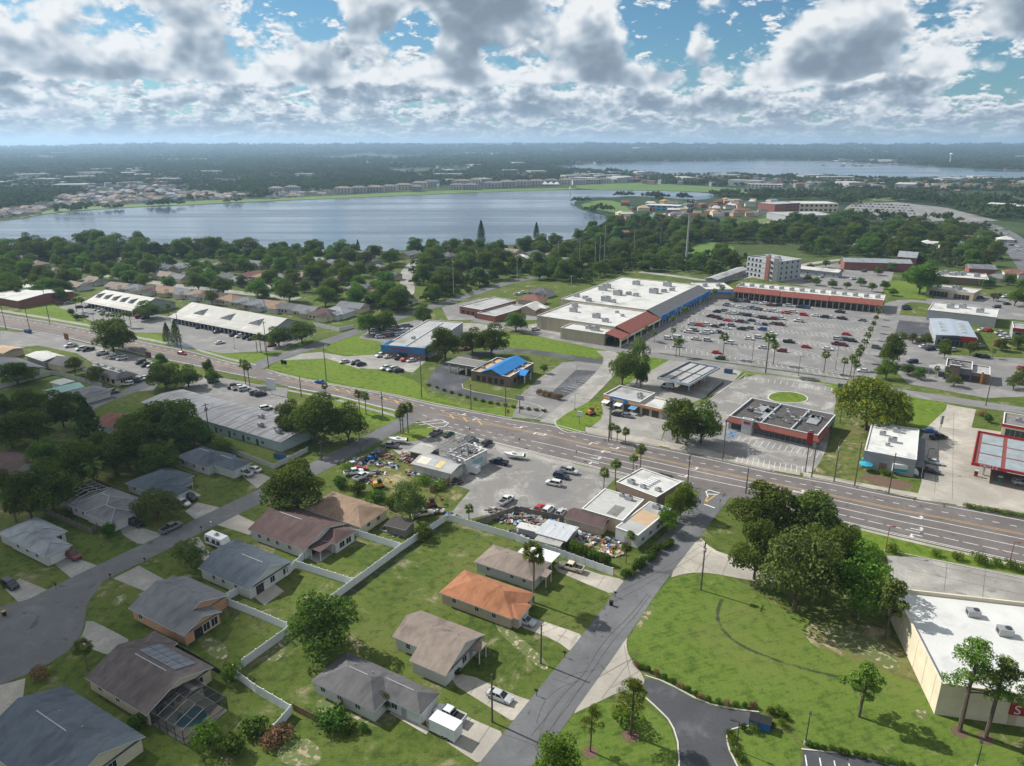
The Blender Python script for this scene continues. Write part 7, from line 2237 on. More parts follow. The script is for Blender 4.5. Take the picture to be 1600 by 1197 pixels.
# mailboxes
for u, v, lab in [(961, 933, 'black mailbox at the drive with the cream pickup'), (882, 1027, 'mailbox at the drive of the orange roofed house'), (838, 1087, 'mailbox beside the silver sedan drive'), (955, 946, 'black wheeled bin beside the side street'), (330, 822, 'white mailbox at the brown house drive'), (173, 905, 'mailbox at the peach house drive'), (227, 880, 'mailbox at the camper drive'), (88, 920, 'mailbox at the left drive'), (7, 962, 'yellow-lidded bin at the left edge'), (315, 830, 'dark mailbox beside the residential street')]:
 p = G(u, v)
 r = thing('mailbox' if 'mail' in lab else 'wheeled_bin', lab, 'mailbox' if 'mail' in lab else 'bin', p, D(60))
 if 'mail' in lab:
  MB().box(-.05, .05, -.05, .05, 0, 1.05).build('post', TRIM if 'white' in lab else POLEW, r)
  MB().box(-.13, .13, -.3, .3, 1.05, 1.32).build('box', TRIM if 'white' in lab else BLACK, r)
 else:
  MB().loft([[(-.25, -.28, .05), (.25, -.28, .05), (.25, .28, .05), (-.25, .28, .05)], [(-.32, -.36, 1.0), (.32, -.36, 1.0), (.32, .36, 1.0), (-.32, .36, 1.0)]]).build('body', BLACK, r)
  MB().box(-.34, .36, -.38, .38, 1.0, 1.08).build('lid', mat('bin_yellow', (.4, .3, .04), None, 1.) if 'yellow' in lab else BLACK, r)
for u, v, m_, lab in [(1316, 607, BLUEP, 'blue skip at the edge of the diner car park'), (1138, 583, BLUEP, 'blue skip behind the grey fuel canopy'), (1187, 1135, BLUEP, 'blue skip at the end of the curving drive'), (438, 716, BLUEP, 'blue skip at the block wall'), (44, 520, BLUEP, 'blue bin beside the left highway')]:
 r = thing('skip', lab, 'skip', G(u, v), D(-25))
 MB().loft([[(-1.6, -.9, .1), (1.6, -.9, .1), (1.6, .9, .1), (-1.6, .9, .1)], [(-1.7, -1.0, 1.5), (1.7, -1.0, 1.5), (1.7, 1.0, 1.5), (-1.7, 1.0, 1.5)]]).build('body', m_, r)
 MB().box(-1.72, -.02, -1.02, 1.02, 1.505, 1.58).box(.02, 1.72, -1.02, 1.02, 1.505, 1.58).build('lid', BLACK, r)
# low block wall and bin screens, wheel stops
ws = cached(('ws',), lambda: MB().box(-.95, .95, -.1, .1, 0, .14).mesh('wheel_stop', KERB))
for i in range(13):
 a, b = G(1405, 864), G(1600, 905)
 p = a + (b - a) * (i / 12)
 tag(link('wheel_stop', ws, None, (p.x, p.y, .026), math.atan2(b.y - a.y, b.x - a.x)), 'concrete wheel stop, %s from the left along the strip' % WORD[i], 'wheel stop', 'wheel stops on the worn concrete lot')
for i in range(12):
 a, b = G(1156, 694), G(1270, 719)
 p = a + (b - a) * (i / 11)
 tag(link('wheel_stop', ws, None, (p.x, p.y, .03), math.atan2(b.y - a.y, b.x - a.x)), 'concrete wheel stop, %s from the left at the diner front' % WORD[i], 'wheel stop', 'wheel stops in front of the diner')

# ================================================================== TREES
BARK = mat('bark', (0.115, 0.090, 0.068), (0.075, 0.058, 0.044), 2.0, detail=6)
PALMBARK = mat('palm_bark', (0.20, 0.165, 0.13), (0.14, 0.115, 0.09), 3.0)
LOAK = leaf_mat('oak_leaf', (0.040, 0.072, 0.018), (0.098, 0.145, 0.032), trans=0.33)
LOLIVE = leaf_mat('olive_leaf', (0.055, 0.080, 0.022), (0.105, 0.135, 0.040), trans=0.27)
LBRIGHT = leaf_mat('bright_leaf', (0.050, 0.088, 0.014), (0.110, 0.165, 0.026), trans=0.35)
LPINE = leaf_mat('pine_needle', (0.065, 0.105, 0.018), (0.130, 0.180, 0.034), trans=0.35)
LPALM = leaf_mat('palm_leaf', (0.065, 0.095, 0.024), (0.130, 0.165, 0.045), trans=0.3)
LDEAD = leaf_mat('dead_frond', (0.17, 0.12, 0.06), (0.24, 0.17, 0.09), trans=0.15)
LYEL = leaf_mat('flowering_leaf', (0.055, 0.085, 0.014), (0.115, 0.145, 0.022), c=(0.33, 0.31, 0.03), trans=0.3, cfrac=(0.54, 0.64), cscale=1.4)
LCONE = leaf_mat('conifer_leaf', (0.024, 0.046, 0.015), (0.048, 0.078, 0.022), trans=0.18)
LFAR = leaf_mat('far_leaf', (0.030, 0.050, 0.018), (0.062, 0.088, 0.026), trans=0.2)
LFAR2 = leaf_mat('far_olive_leaf', (0.042, 0.062, 0.024), (0.080, 0.102, 0.036), trans=0.2)
LSHRUB = leaf_mat('shrub_leaf', (0.030, 0.060, 0.012), (0.070, 0.115, 0.020), trans=0.25)
LRUSS = leaf_mat('russet_leaf', (0.13, 0.085, 0.045), (0.20, 0.13, 0.07), trans=0.2)

def leaf_mesh(name, P, N, S, m, rg, aspect=0.62):
 n = len(P)
 N = N / (np.linalg.norm(N, axis=1, keepdims=True) + 1e-9)
 A = np.cross(N, rg.normal(size=(n, 3)))
 A /= (np.linalg.norm(A, axis=1, keepdims=True) + 1e-9)
 B = np.cross(N, A)
 S = np.asarray(S).reshape(-1, 1) * np.ones((n, 1))
 a, b = A * S * 0.5, B * S * 0.5 * aspect
 bend = N * S * 0.12
 V = np.stack([P - a, P - b * rg.uniform(.7, 1.3, (n, 1)) + bend, P + a * rg.uniform(.7, 1.2, (n, 1)), P + b + bend], axis=1).reshape(-1, 3)
 me = bpy.data.meshes.new(name)
 me.vertices.add(4 * n)
 me.vertices.foreach_set('co', V.astype(np.float32).ravel())
 me.loops.add(4 * n)
 me.loops.foreach_set('vertex_index', np.arange(4 * n, dtype=np.int32))
 me.polygons.add(n)
 me.polygons.foreach_set('loop_start', np.arange(0, 4 * n, 4, dtype=np.int32))
 me.materials.append(m)
 me.update(calc_edges=True)
 me.validate()
 return me

def lobes_pts(rg, lobes, n, zcut=-0.45, shell=0.70):
 L = np.array(lobes, float)
 wgt = L[:, 3] * L[:, 3]
 idx = rg.choice(len(L), n, p=wgt / wgt.sum())
 d = rg.normal(size=(n, 3))
 d /= np.linalg.norm(d, axis=1, keepdims=True)
 bad = d[:, 2] < zcut
 d[bad, 2] *= -0.5
 r = shell + (1.06 - shell) * np.sqrt(rg.random((n, 1)))
 rr = np.stack([L[idx, 3], L[idx, 3], L[idx, 4]], axis=1)
 P = L[idx, :3] + d * rr * r
 Nn = d + rg.normal(size=(n, 3)) * 0.55
 return P, Nn

def trunk_mesh(name, h, r, targets, rg, m=BARK, lean=0.0):
 mb = MB()
 top = Vector((lean, 0, h))
 mb.tube((0, 0, -.2), top * .5, r, r * .8, n=8, cap=False)
 mb.tube(top * .5, top, r * .8, r * .6, n=8, cap=False)
 for t in targets:
  t = Vector(t)
  mid = top * .45 + t * .55 + Vector((0, 0, .4))
  mb.tube(top * .92, mid, r * .42, r * .26, n=6, cap=False)
  mb.tube(mid, t, r * .26, r * .08, n=5, cap=False)
 return mb.mesh(name, m)

PROTO = {}

def proto(kind, crown_me, trunk_me, W, H):
 PROTO.setdefault(kind, []).append((crown_me, trunk_me, W, H))

def make_oak(kind, seed, leafm, n=7600, H=10.0, R=5.0, th=1.5, flat_=.68, size=.46, nl=24):
 rg = np.random.default_rng(seed)
 lobes = [(0, 0, H * .60, R * .42, R * .36)]
 for i in range(nl):
  a = rg.uniform(0, 2 * math.pi)
  rr = R * .70 * math.sqrt(rg.uniform(.05, 1))
  zz = th + .7 + (H - th - 2.0) * (1 - (rr / R) ** 1.8) * rg.uniform(.08, 1.0)
  s = R * rg.uniform(.27, .43)
  lobes.append((rr * math.cos(a), rr * math.sin(a), zz, s, s * rg.uniform(.65, .9)))
 top = max(l[2] + l[4] for l in lobes)
 lobes = [(x, y, z * H / top, a, b) for x, y, z, a, b in lobes]
 P, N = lobes_pts(rg, lobes, n)
 P[:, 2] = np.maximum(P[:, 2], th * .6)
 me = leaf_mesh('crown', P, N, rg.uniform(.6, 1.25, n) * size, leafm, rg)
 ts = [lobes[i][:3] for i in range(1, min(9, len(lobes)))]
 proto(kind, me, trunk_mesh('trunk', th, .32, ts, rg), 2 * R, H)

for s in range(4):
 make_oak('oak', 20 + s, LOAK)
for s in range(3):
 make_oak('olive', 40 + s, LOLIVE, n=5000)
for s in range(2):
 make_oak('bright', 50 + s, LBRIGHT, n=5000, th=1.6)
make_oak('yellow', 61, LYEL, n=9000, H=10, R=5.4, size=.40, nl=26)
for s in range(3):
 pass

def make_pine(seed, kind='pine', leaf=None, zlo=5.2, spread=2.6, size=.30, asp=.35, n=2900, nl=15):
 rg = np.random.default_rng(seed)
 lobes = []
 for i in range(nl):
  a = i * 2.4 + rg.uniform(-.5, .5)
  z = rg.uniform(zlo, 9.4)
  rr = rg.uniform(.6, spread) * (1 - (z - 5) / 7)
  lobes.append((rr * math.cos(a), rr * math.sin(a), z, rg.uniform(.55, .95), rg.uniform(.35, .55)))
 lobes.append((0, 0, 9.5, .8, .5))
 P, N = lobes_pts(rg, lobes, n, -.6, .4)
 me = leaf_mesh('crown', P, N, rg.uniform(.6, 1.3, n) * size, leaf or LPINE, rg, asp)
 mb = MB()
 mb.tube((0, 0, -.2), (.1, 0, 5), .20, .16, n=7, cap=False).tube((.1, 0, 5), (0, 0, 9.4), .16, .05, n=7, cap=False)
 for l in lobes:
  zb = l[2] - .9
  mb.tube((.05, 0, zb), l[:3], .07, .02, n=4, cap=False)
 proto(kind, me, mb.mesh('trunk', BARK), 5.2, 10)

for s in range(3):
 make_pine(80 + s)
 make_pine(85 + s, 'slim', LOLIVE if s == 0 else LPINE, 3.6, 2.9, .40, .6, 2600, 22)

def make_sabal(seed, dead=True):
 rg = np.random.default_rng(seed)
 H = 10.0
 mb = MB()

 def fan(base, d, up, ln, w, mi):
  side = d.cross(up).normalized()
  tip0 = base + d * ln * .45
  mb.add([base - side * .02, base + side * .02, tip0], [(0, 1, 2)], mi)
  for k in range(9):
   t = (k - 4) / 4.0
   bd = (d * math.cos(t * 1.25) + side * math.sin(t * 1.25)).normalized()
   e = tip0 + bd * ln * (.62 - .10 * abs(t)) - Vector((0, 0, ln * .16 * (1 + abs(t))))
   o = side * .0 + bd.cross(up).normalized() * w
   mid = tip0 + (e - tip0) * .5 + Vector((0, 0, .05))
   mb.add([tip0, mid - o, e, mid + o], [(0, 1, 2, 3)], mi)
 for i in range(34):
  a = rg.uniform(0, 6.28)
  el_ = rg.uniform(-.5, 1.25)
  d = Vector((math.cos(a) * math.cos(el_), math.sin(a) * math.cos(el_), math.sin(el_)))
  up = Vector((0, 0, 1)) if abs(d.z) < .95 else Vector((1, 0, 0))
  fan(Vector((0, 0, H - 1.2)), d, up, rg.uniform(1.9, 2.5), .17, 0)
 if dead:
  for i in range(10):
   a = rg.uniform(0, 6.28)
   d = Vector((math.cos(a) * .6, math.sin(a) * .6, -.8)).normalized()
   fan(Vector((0, 0, H - 1.35)), d, Vector((0, 0, 1)), rg.uniform(1.0, 1.5), .1, 1)
 me = mb.mesh('crown', [LPALM, LDEAD])
 t = MB().tube((0, 0, -.2), (.08, 0, H * .5), .24, .19, n=8, cap=False).tube((.08, 0, H * .5), (0, 0, H - 1.4), .19, .22, n=8).tube((0, 0, H - 1.5), (0, 0, H - 1.0), .26, .2, n=8)
 proto('sabal', me, t.mesh('trunk', PALMBARK), 5.0, H)

for s in range(3):
 make_sabal(90 + s, s != 1)

def make_queen(seed):
 rg = np.random.default_rng(seed)
 H = 10.0
 mb = MB()
 for i in range(18):
  a = rg.uniform(0, 6.28)
  el0 = rg.uniform(.2, 1.3)
  p = Vector((0, 0, H - 2.2))
  ln = rg.uniform(3.2, 4.2)
  n = 9
  for j in range(n):
   e = el0 - (j / n) * 1.9
   d = Vector((math.cos(a) * math.cos(e), math.sin(a) * math.cos(e), math.sin(e)))
   q = p + d * ln / n
   s = Vector((-math.sin(a), math.cos(a), 0))
   w = .75 * math.sin(math.pi * (j + .8) / (n + .8))
   for sg in (-1, 1):
    for kk in (0, .5):
     b0 = p + (q - p) * kk
     b1 = p + (q - p) * (kk + .42)
     dr = Vector((0, 0, -.35 * w))
     mb.add([b0, b1, b1 + s * sg * w + dr, b0 + s * sg * w * .9 + dr], [(0, 1, 2, 3)])
   p = q
 me = mb.mesh('crown', LPALM)
 t = MB().tube((0, 0, -.2), (0, 0, H - 2.2), .22, .15, n=8)
 proto('queen', me, t.mesh('trunk', PALMBARK), 6.5, H)

for s in range(2):
 make_queen(100 + s)

def make_cone(kind, seed, R, n, leafm, H=10.0):
 rg = np.random.default_rng(seed)
 z = rg.uniform(.06, 1, n) ** .8 * H
 a = rg.uniform(0, 6.28, n)
 lump = 1 + .22 * np.sin(a * 5 + z * 2.1) + .15 * np.sin(z * 5)
 r = R * np.sin(np.clip((1.04 - z / H), 0, 1) * math.pi * .56) * lump * (.75 + .3 * np.sqrt(rg.random(n)))
 P = np.stack([r * np.cos(a), r * np.sin(a), z], axis=1)
 N = np.stack([np.cos(a), np.sin(a), .5 * np.ones(n)], axis=1) + rg.normal(size=(n, 3)) * .4
 me = leaf_mesh('crown', P, N, rg.uniform(.6, 1.2, n) * .42, leafm, rg)
 proto(kind, me, MB().tube((0, 0, -.2), (0, 0, H * .8), .2, .04, n=6).mesh('trunk', BARK), 2 * R, H)

make_cone('cone', 110, 2.1, 3600, LCONE)
make_cone('cypress', 111, 1.6, 2600, LOLIVE)

def make_shrub(kind, seed, leafm, n=700):
 rg = np.random.default_rng(seed)
 lobes = [(rg.uniform(-.4, .4), rg.uniform(-.4, .4), rg.uniform(.4, .65), rg.uniform(.3, .5), rg.uniform(.3, .42)) for i in range(7)]
 P, N = lobes_pts(rg, lobes, n, -.9)
 P[:, 2] = np.maximum(P[:, 2], .02)
 me = leaf_mesh('foliage', P, N, rg.uniform(.6, 1.2, n) * .16, leafm, rg)
 mb = MB()
 for i in range(4):
  mb.tube((0, 0, -.05), (lobes[i][0], lobes[i][1], lobes[i][2]), .03, .012, n=4, cap=False)
 proto(kind, me, mb.mesh('stem', BARK), 1.5, 1.0)

for s in range(2):
 make_shrub('shrub', 120 + s, LSHRUB)
make_shrub('brightshrub', 124, LBRIGHT)
make_shrub('russet', 126, LRUSS)
PROTO['garden_oak'] = PROTO['oak'] + PROTO['olive'][:1]  # the same oak crowns again, planted in the gardens under another name
TNAME = {'garden_oak': 'garden_oak_tree', 'oak': 'oak_tree', 'olive': 'oak_tree', 'bright': 'leafy_tree', 'yellow': 'flowering_tree', 'slim': 'young_tree', 'pine': 'pine_tree', 'sabal': 'palm_tree', 'queen': 'palm_tree', 'cone': 'conifer_tree', 'cypress': 'cypress_tree', 'shrub': 'shrub', 'brightshrub': 'shrub', 'russet': 'shrub'}
rt = random.Random(21)

def plant(kind, loc, w, h, label, group=None, var=None):
 pr = PROTO[kind]
 cm, tm, W, H = pr[rt.randrange(len(pr)) if var is None else var % len(pr)]
 nm = TNAME[kind]
 shr = nm == 'shrub'
 r = thing(nm, label, 'shrub' if shr else ('palm' if nm == 'palm_tree' else 'tree'), loc, rt.uniform(0, 6.28), group)
 if kind == 'sabal':
  s = w / W
  link('trunk', tm, r, None, None, (s * .9, s * .9, (h - s * 1.2) / (H - 1.2)))
  link('crown', cm, r, (0, 0, h - s * H), None, s)
  return r
 r.scale = (w / W, w / W, h / H)
 link('stem' if shr else 'trunk', tm, r)
 link('foliage' if shr else 'crown', cm, r)
 return r

def tree(kind, u, vb, vt, wpx, label, group=None, var=None):
 p = G(u, vb)
 h = ZH(u, vb, vt)
 d = p.y * math.cos(PITCH) + (HC - h * .5) * math.sin(PITCH)
 w = wpx * d / FPX if wpx else h * .36 + 1.6
 return plant(kind, p, w, h, label, group, var)

OAKS = 'oaks in the cluster beside the highway'
for a in [
 ('oak', 508, 1020, 930, 116, 'big sunlit oak in the lawn beside the white fence'),
 ('oak', 1192, 838, 757, 112, 'dark oak at the top left of the roadside cluster', OAKS),
 ('oak', 1262, 846, 772, 112, 'dark oak at the top right of the roadside cluster', OAKS),
 ('oak', 1178, 905, 815, 84, 'dark oak above the concrete apron in the cluster', OAKS),
 ('olive', 1240, 955, 825, 132, 'broad grey-green oak at the front of the cluster', OAKS),
 ('oak', 1290, 930, 810, 96, 'oak in the middle of the roadside cluster', OAKS),
 ('bright', 1335, 962, 852, 118, 'brighter green tree at the right of the cluster', OAKS),
 ('bright', 1325, 860, 818, 46, 'small bright tree behind the cluster', OAKS),
 ('slim', 1382, 1000, 905, 52, 'slender young tree left of the cream store'),
 ('pine', 985, 1148, 1062, 66, 'young pine over a round bush in the bottom lawn'),
 ('pine', 922, 1174, 1105, 40, 'thin sparse pine in the bottom lawn', None, 1),
 ('bright', 868, 1240, 1152, 104, 'dense green tree cut by the bottom edge'),
 ('slim', 1342, 1120, 1036, 60, 'slender young tree on the mown lawn', None, 1),
 ('pine', 1499, 1142, 1000, 100, 'tall pine in front of the cream store'),
 ('pine', 1540, 1152, 1028, 92, 'second tall pine in front of the cream store', None, 2),
 ('pine', 1600, 1168, 1035, 80, 'pine cut by the right edge'),
 ('yellow', 1352, 672, 588, 112, 'big tree with yellow flowers behind the white roofed store'),
 ('oak', 1400, 662, 622, 46, 'dark tree beside the yellow flowering one'),
 ('oak', 1058, 692, 622, 74, 'spreading oak at the petrol station edge'),
 ('oak', 1095, 692, 626, 72, 'spreading oak at the diner edge'),
 ('bright', 1062, 806, 752, 56, 'bright green tree at the street corner'),
 ('bright', 1042, 832, 790, 40, 'bright green bush tree behind the corner tree'),
 ('oak', 492, 692, 615, 96, 'big oak over the residential street corner'),
 ('oak', 545, 690, 630, 66, 'oak right of the big corner oak'),
 ('oak', 455, 684, 625, 52, 'oak left of the big corner oak'),
 ('oak', 466, 800, 722, 108, 'big round oak above the brown roofed house'),
 ('olive', 641, 812, 750, 60, 'grey-green tree at the edge of the weedy yard'),
 ('shrub', 664, 842, 822, 34, 'grey-green bush beside the dark timber shed'),
 ('olive', 298, 886, 843, 54, 'small round tree beside the camper'),
 ('olive', 248, 812, 766, 78, 'round olive tree beside the left drive'),
 ('sabal', 137, 1047, 1003, 36, 'short palm in the cul-de-sac lawn'),
 ('queen', 116, 772, 728, 44, 'feathery palm below the dark trees at left'),
 ('queen', 150, 764, 716, 42, 'feathery palm beside the other at left'),
 ('sabal', 25, 815, 782, 36, 'palm above the pale grey house at left'),
 ('cone', 143, 692, 624, 34, 'dark conical tree in the left garden'),
 ('oak', 178, 550, 497, 78, 'round oak beside the left highway'),
 ('oak', 260, 608, 566, 62, 'dark oak at the end of the metal building'),
 ('oak', 295, 605, 570, 48, 'dark oak right of its twin at the metal building'),
 ('olive', 347, 712, 683, 42, 'bushy tree behind the pale block wall'),
 ('oak', 696, 562, 508, 60, 'oak beside the blue shop'),
 ('oak', 768, 556, 503, 58, 'oak behind the bank canopy, right'),
 ('oak', 738, 552, 510, 46, 'oak behind the bank canopy, middle'),
 ('oak', 600, 520, 483, 46, 'oak behind the packed lot, right'),
 ('oak', 577, 522, 487, 42, 'oak behind the packed lot, left'),
 ('oak', 662, 507, 472, 34, 'round oak at the shop road'),
 ('oak', 806, 518, 487, 38, 'oak beside the plaza loading yard'),
 ('olive', 972, 602, 548, 54, 'ragged tree behind the petrol station shop'),
 ('olive', 995, 600, 525, 40, 'tall ragged tree behind the petrol station shop'),
 ('oak', 1001, 604, 570, 24, 'dark narrow tree behind the petrol station shop'),
 ('oak', 1394, 572, 518, 46, 'oak at the end of the palm row'),
 ('bright', 1384, 592, 560, 38, 'bright bushy tree at the back road'),
 ('oak', 1436, 460, 405, 60, 'big dark oak in the green lot'),
 ('oak', 1475, 560, 535, 20, 'small tree beside the skylight shop'),
 ('olive', 1515, 556, 532, 24, 'round tree in front of the red sign'),
 ('olive', 1475, 546, 528, 20, 'small tree at the corner of the skylight shop'),
 ('cypress', 263, 537, 504, 13, 'left one of two cypresses at the pond'),
 ('cypress', 277, 540, 500, 14, 'right one of two cypresses at the pond'),
 ('oak', 232, 498, 470, 48, 'oak between the two strip malls'),
 ('oak', 436, 540, 510, 44, 'oak at the right end of the long strip mall'),
 ('oak', 472, 536, 502, 48, 'oak beside the shop road end of the strip mall'),
 ('oak', 333, 600, 575, 26, 'small round tree at the highway left'),
 ('oak', 326, 586, 560, 18, 'small tree above it at the highway left'),
 ('bright', 1585, 478, 448, 30, 'bright tree in the lot at the right edge'),
 ('olive', 1470, 455, 430, 22, 'small tree before the brown office'),
 ('oak', 252, 574, 552, 24, 'small dark tree beside the dark red sign'),
 ('olive', 118, 585, 558, 28, 'tree between the dark roofed house and the office'),
 ('olive', 152, 600, 570, 30, 'russet tinged tree in front of the mansard office'),
 ('oak', 123, 632, 612, 24, 'bushy tree in front of the green roofed house'),
 ('oak', 1300, 352, 332, 34, 'oak in front of the distant offices'),
]:
 tree(*a)
DK = 'dark trees massed at the left'
for i, (u, vb, vt, w_) in enumerate([(28, 600, 566, 62), (48, 652, 606, 62), (100, 668, 610, 62), (20, 700, 642, 74), (60, 690, 640, 56), (85, 800, 718, 96), (50, 812, 735, 70), (130, 762, 690, 84), (182, 742, 676, 70), (215, 728, 655, 78), (235, 700, 628, 92), (282, 700, 624, 84), (305, 706, 650, 56), (165, 720, 672, 60), (322, 696, 668, 36), (250, 742, 690, 70), (5, 770, 735, 40), (75, 740, 690, 60), (0, 655, 615, 50)]):
 tree('oak', u, vb, vt, w_, 'dark tree in the shaded mass at left, %s from the left' % WORD[sorted([28, 48, 100, 20, 60, 85, 50, 130, 182, 215, 235, 282, 305, 165, 322, 250, 5, 75, 0]).index(u)], DK)
PALMS = [(833, 941, 853, 0, 'tall palm in front of the taupe roofed house'), (943, 768, 733, 0, 'palm beside the white roofed corner shop, nearest'), (961, 757, 719, 0, 'palm behind the nearest one at the corner shop'), (989, 738, 711, 0, 'short palm at the highway kerb'), (1000, 735, 697, 0, 'tall palm at the highway kerb'),
  (630, 678, 634, 0, 'left palm of the clump at the street mouth'), (638, 677, 631, 0, 'right palm of the clump at the street mouth'), (626, 676, 642, 0, 'short palm in the clump at the street mouth'), (562, 645, 611, 0, 'left palm of the pair on the verge'), (572, 648, 614, 0, 'right palm of the pair on the verge'),
  (509, 620, 600, 0, 'small palm beside the blue car'), (384, 600, 563, 0, 'left palm of the pair at the metal building lot'), (390, 603, 568, 0, 'right palm of the pair at the metal building lot'), (955, 688, 663, 0, 'palm at the petrol station hedge, left'), (964, 690, 667, 0, 'palm at the petrol station hedge, middle'), (977, 695, 670, 0, 'palm at the petrol station hedge, right'),
  (733, 815, 790, 0, 'squat palm at the corner of the white fence'), (1312, 660, 618, 0, 'palm at the foot of the yellow flowering tree'), (985, 855, 832, 0, 'palm at the corner of the shop row yard'), (978, 880, 850, 0, 'palm beside the end of the white fence'), (1462, 590, 573, 0, 'palm before the fast-food restaurant'), (1478, 596, 578, 0, 'palm before the stone tower'), (1550, 560, 545, 0, 'palm behind the fast-food restaurant')]
for u, vb, vt, w_, lab in PALMS:
 tree('sabal', u, vb, vt, w_, lab, 'fan palms')
PLZ = [(1129, 559, 522), (1196, 583, 522), (1208, 569, 536), (1287, 582, 550), (1317, 585, 560), (1056, 558, 531), (1061, 557, 529), (1067, 505, 481), (1071, 503, 480), (1049, 515, 494), (1051, 531, 513), (1115, 476, 452), (1127, 470, 446), (1165, 466, 451), (1222, 472, 455), (1343, 484, 466), (1010, 532, 510), (1022, 535, 519)]
for i, (u, vb, vt) in enumerate(sorted(PLZ)):
 tree('sabal', u, vb, vt, 0, 'palm in the plaza car park, %s from the left' % WORD[i], 'palms in the plaza car park')
ROW = [(1332, 599, 563), (1328, 590, 556), (1337, 578, 548), (1342, 566, 540), (1348, 554, 530), (1353, 543, 520), (1358, 531, 511), (1363, 520, 502), (1367, 509, 493), (1371, 499, 485), (1374, 491, 478), (1377, 484, 472)]
for i, (u, vb, vt) in enumerate(ROW):
 tree('sabal', u, vb, vt, 0, 'palm in the row along the plaza lane, %s from the back road' % WORD[i], 'palm row along the plaza lane')
LP = [(120, 487, 466), (130, 488, 465), (163, 505, 487), (172, 508, 490), (180, 508, 489), (188, 509, 490), (196, 511, 488), (205, 511, 488), (402, 550, 524), (408, 551, 522), (415, 549, 524), (438, 521, 503), (30, 470, 450), (265, 498, 475), (160, 447, 430), (213, 452, 438), (258, 448, 432), (400, 464, 448)]
for i, (u, vb, vt) in enumerate(sorted(LP)):
 tree('sabal', u, vb, vt, 0, 'palm round the strip malls, %s from the left' % WORD[i], 'palms round the strip malls')
# shrubs
for i in range(16):
 pp = [(995, 1042), (1010, 1048), (1035, 1058), (1060, 1072), (1080, 1084), (1100, 1094), (1125, 1101), (1150, 1104), (1175, 1106)]
 t = i / 15 * (len(pp) - 1)
 j = min(int(t), len(pp) - 2)
 u, v = (pp[j][k] + (pp[j + 1][k] - pp[j][k]) * (t - j) for k in (0, 1))
 plant('shrub' if i % 3 else 'russet', G(u, v), 1.5, 1.1, 'low shrub along the curving drive, %s from the street' % WORD[i], 'shrubs along the curving drive')
for i, (u, v) in enumerate([(1140, 1150), (1143, 1163), (1160, 1140), (1178, 1143), (1205, 1140), (1222, 1135), (1226, 1122), (1216, 1115), (1205, 1116), (1150, 1180), (1158, 1190)]):
 plant('brightshrub' if i % 2 else 'shrub', G(u, v), 1.7, 1.4, 'clipped shrub round the small inner lawn, %s in order' % WORD[i], 'shrubs round the inner lawn')
for i in range(14):
 u, v = 1262 + i * 12.5, 1166 + i * 2.7
 plant('shrub', G(u, v), 1.5, 1.0, 'hedge shrub above the bottom car park, %s from the left' % WORD[i], 'hedge above the bottom car park')
for i, (u, v, s) in enumerate([(1393, 862, 1.3), (1462, 868, 1.0), (1495, 874, 1.2), (1528, 880, 1.6), (1556, 884, 1.2), (1578, 889, 1.4), (1599, 893, 1.2)]):
 plant('brightshrub', G(u, v), 2.2 * s, 1.5 * s, 'round shrub at the worn concrete lot, %s from the left' % WORD[i], 'round shrubs at the worn concrete lot')
for i in range(9):
 u, v = 1512 + i * 11, 793 + i * 2.0
 plant('brightshrub', G(u, v), 2.4, 1.1, 'hedge shrub below the red canopy, %s from the left' % WORD[i], 'hedge below the red canopy')
HB = [(884, 856), (950, 883)]
for i in range(14):
 u, v = 884 + i * 5.0, 857 + i * 2.0
 plant('shrub' if i % 2 else 'brightshrub', G(u, v), 2.3, 2.6, 'tall hedge bush behind the white fence, %s from the left' % WORD[i], 'hedge behind the white fence')
for i in range(18):
 u, v = 1045 - i * 5.0, 850 + i * 4.0
 if v > 905:
  break
 plant('shrub', G(u + rt.uniform(-4, 4), v), rt.uniform(2, 3.6), rt.uniform(1.2, 2.4), 'bush on the rough strip beside the street, %s from the shop row' % WORD[i], 'bushes on the rough strip')
for i in range(16):
 t = i / 15
 u, v = 670 + 180 * t, 603 + 40 * t + 6 * math.sin(t * 3.1)
 plant('shrub', G(u, v), 2.2, 1.0, 'clipped hedge bush round the bank drive, %s from the left' % WORD[i], 'hedge round the bank drive')
for i, (u, v) in enumerate([(842, 617), (850, 619), (858, 621), (866, 623), (874, 625)]):
 plant('russet', G(u, v), 2.6, 2.4, 'russet bush in the bank island, %s from the left' % WORD[i], 'russet bushes in the bank island')
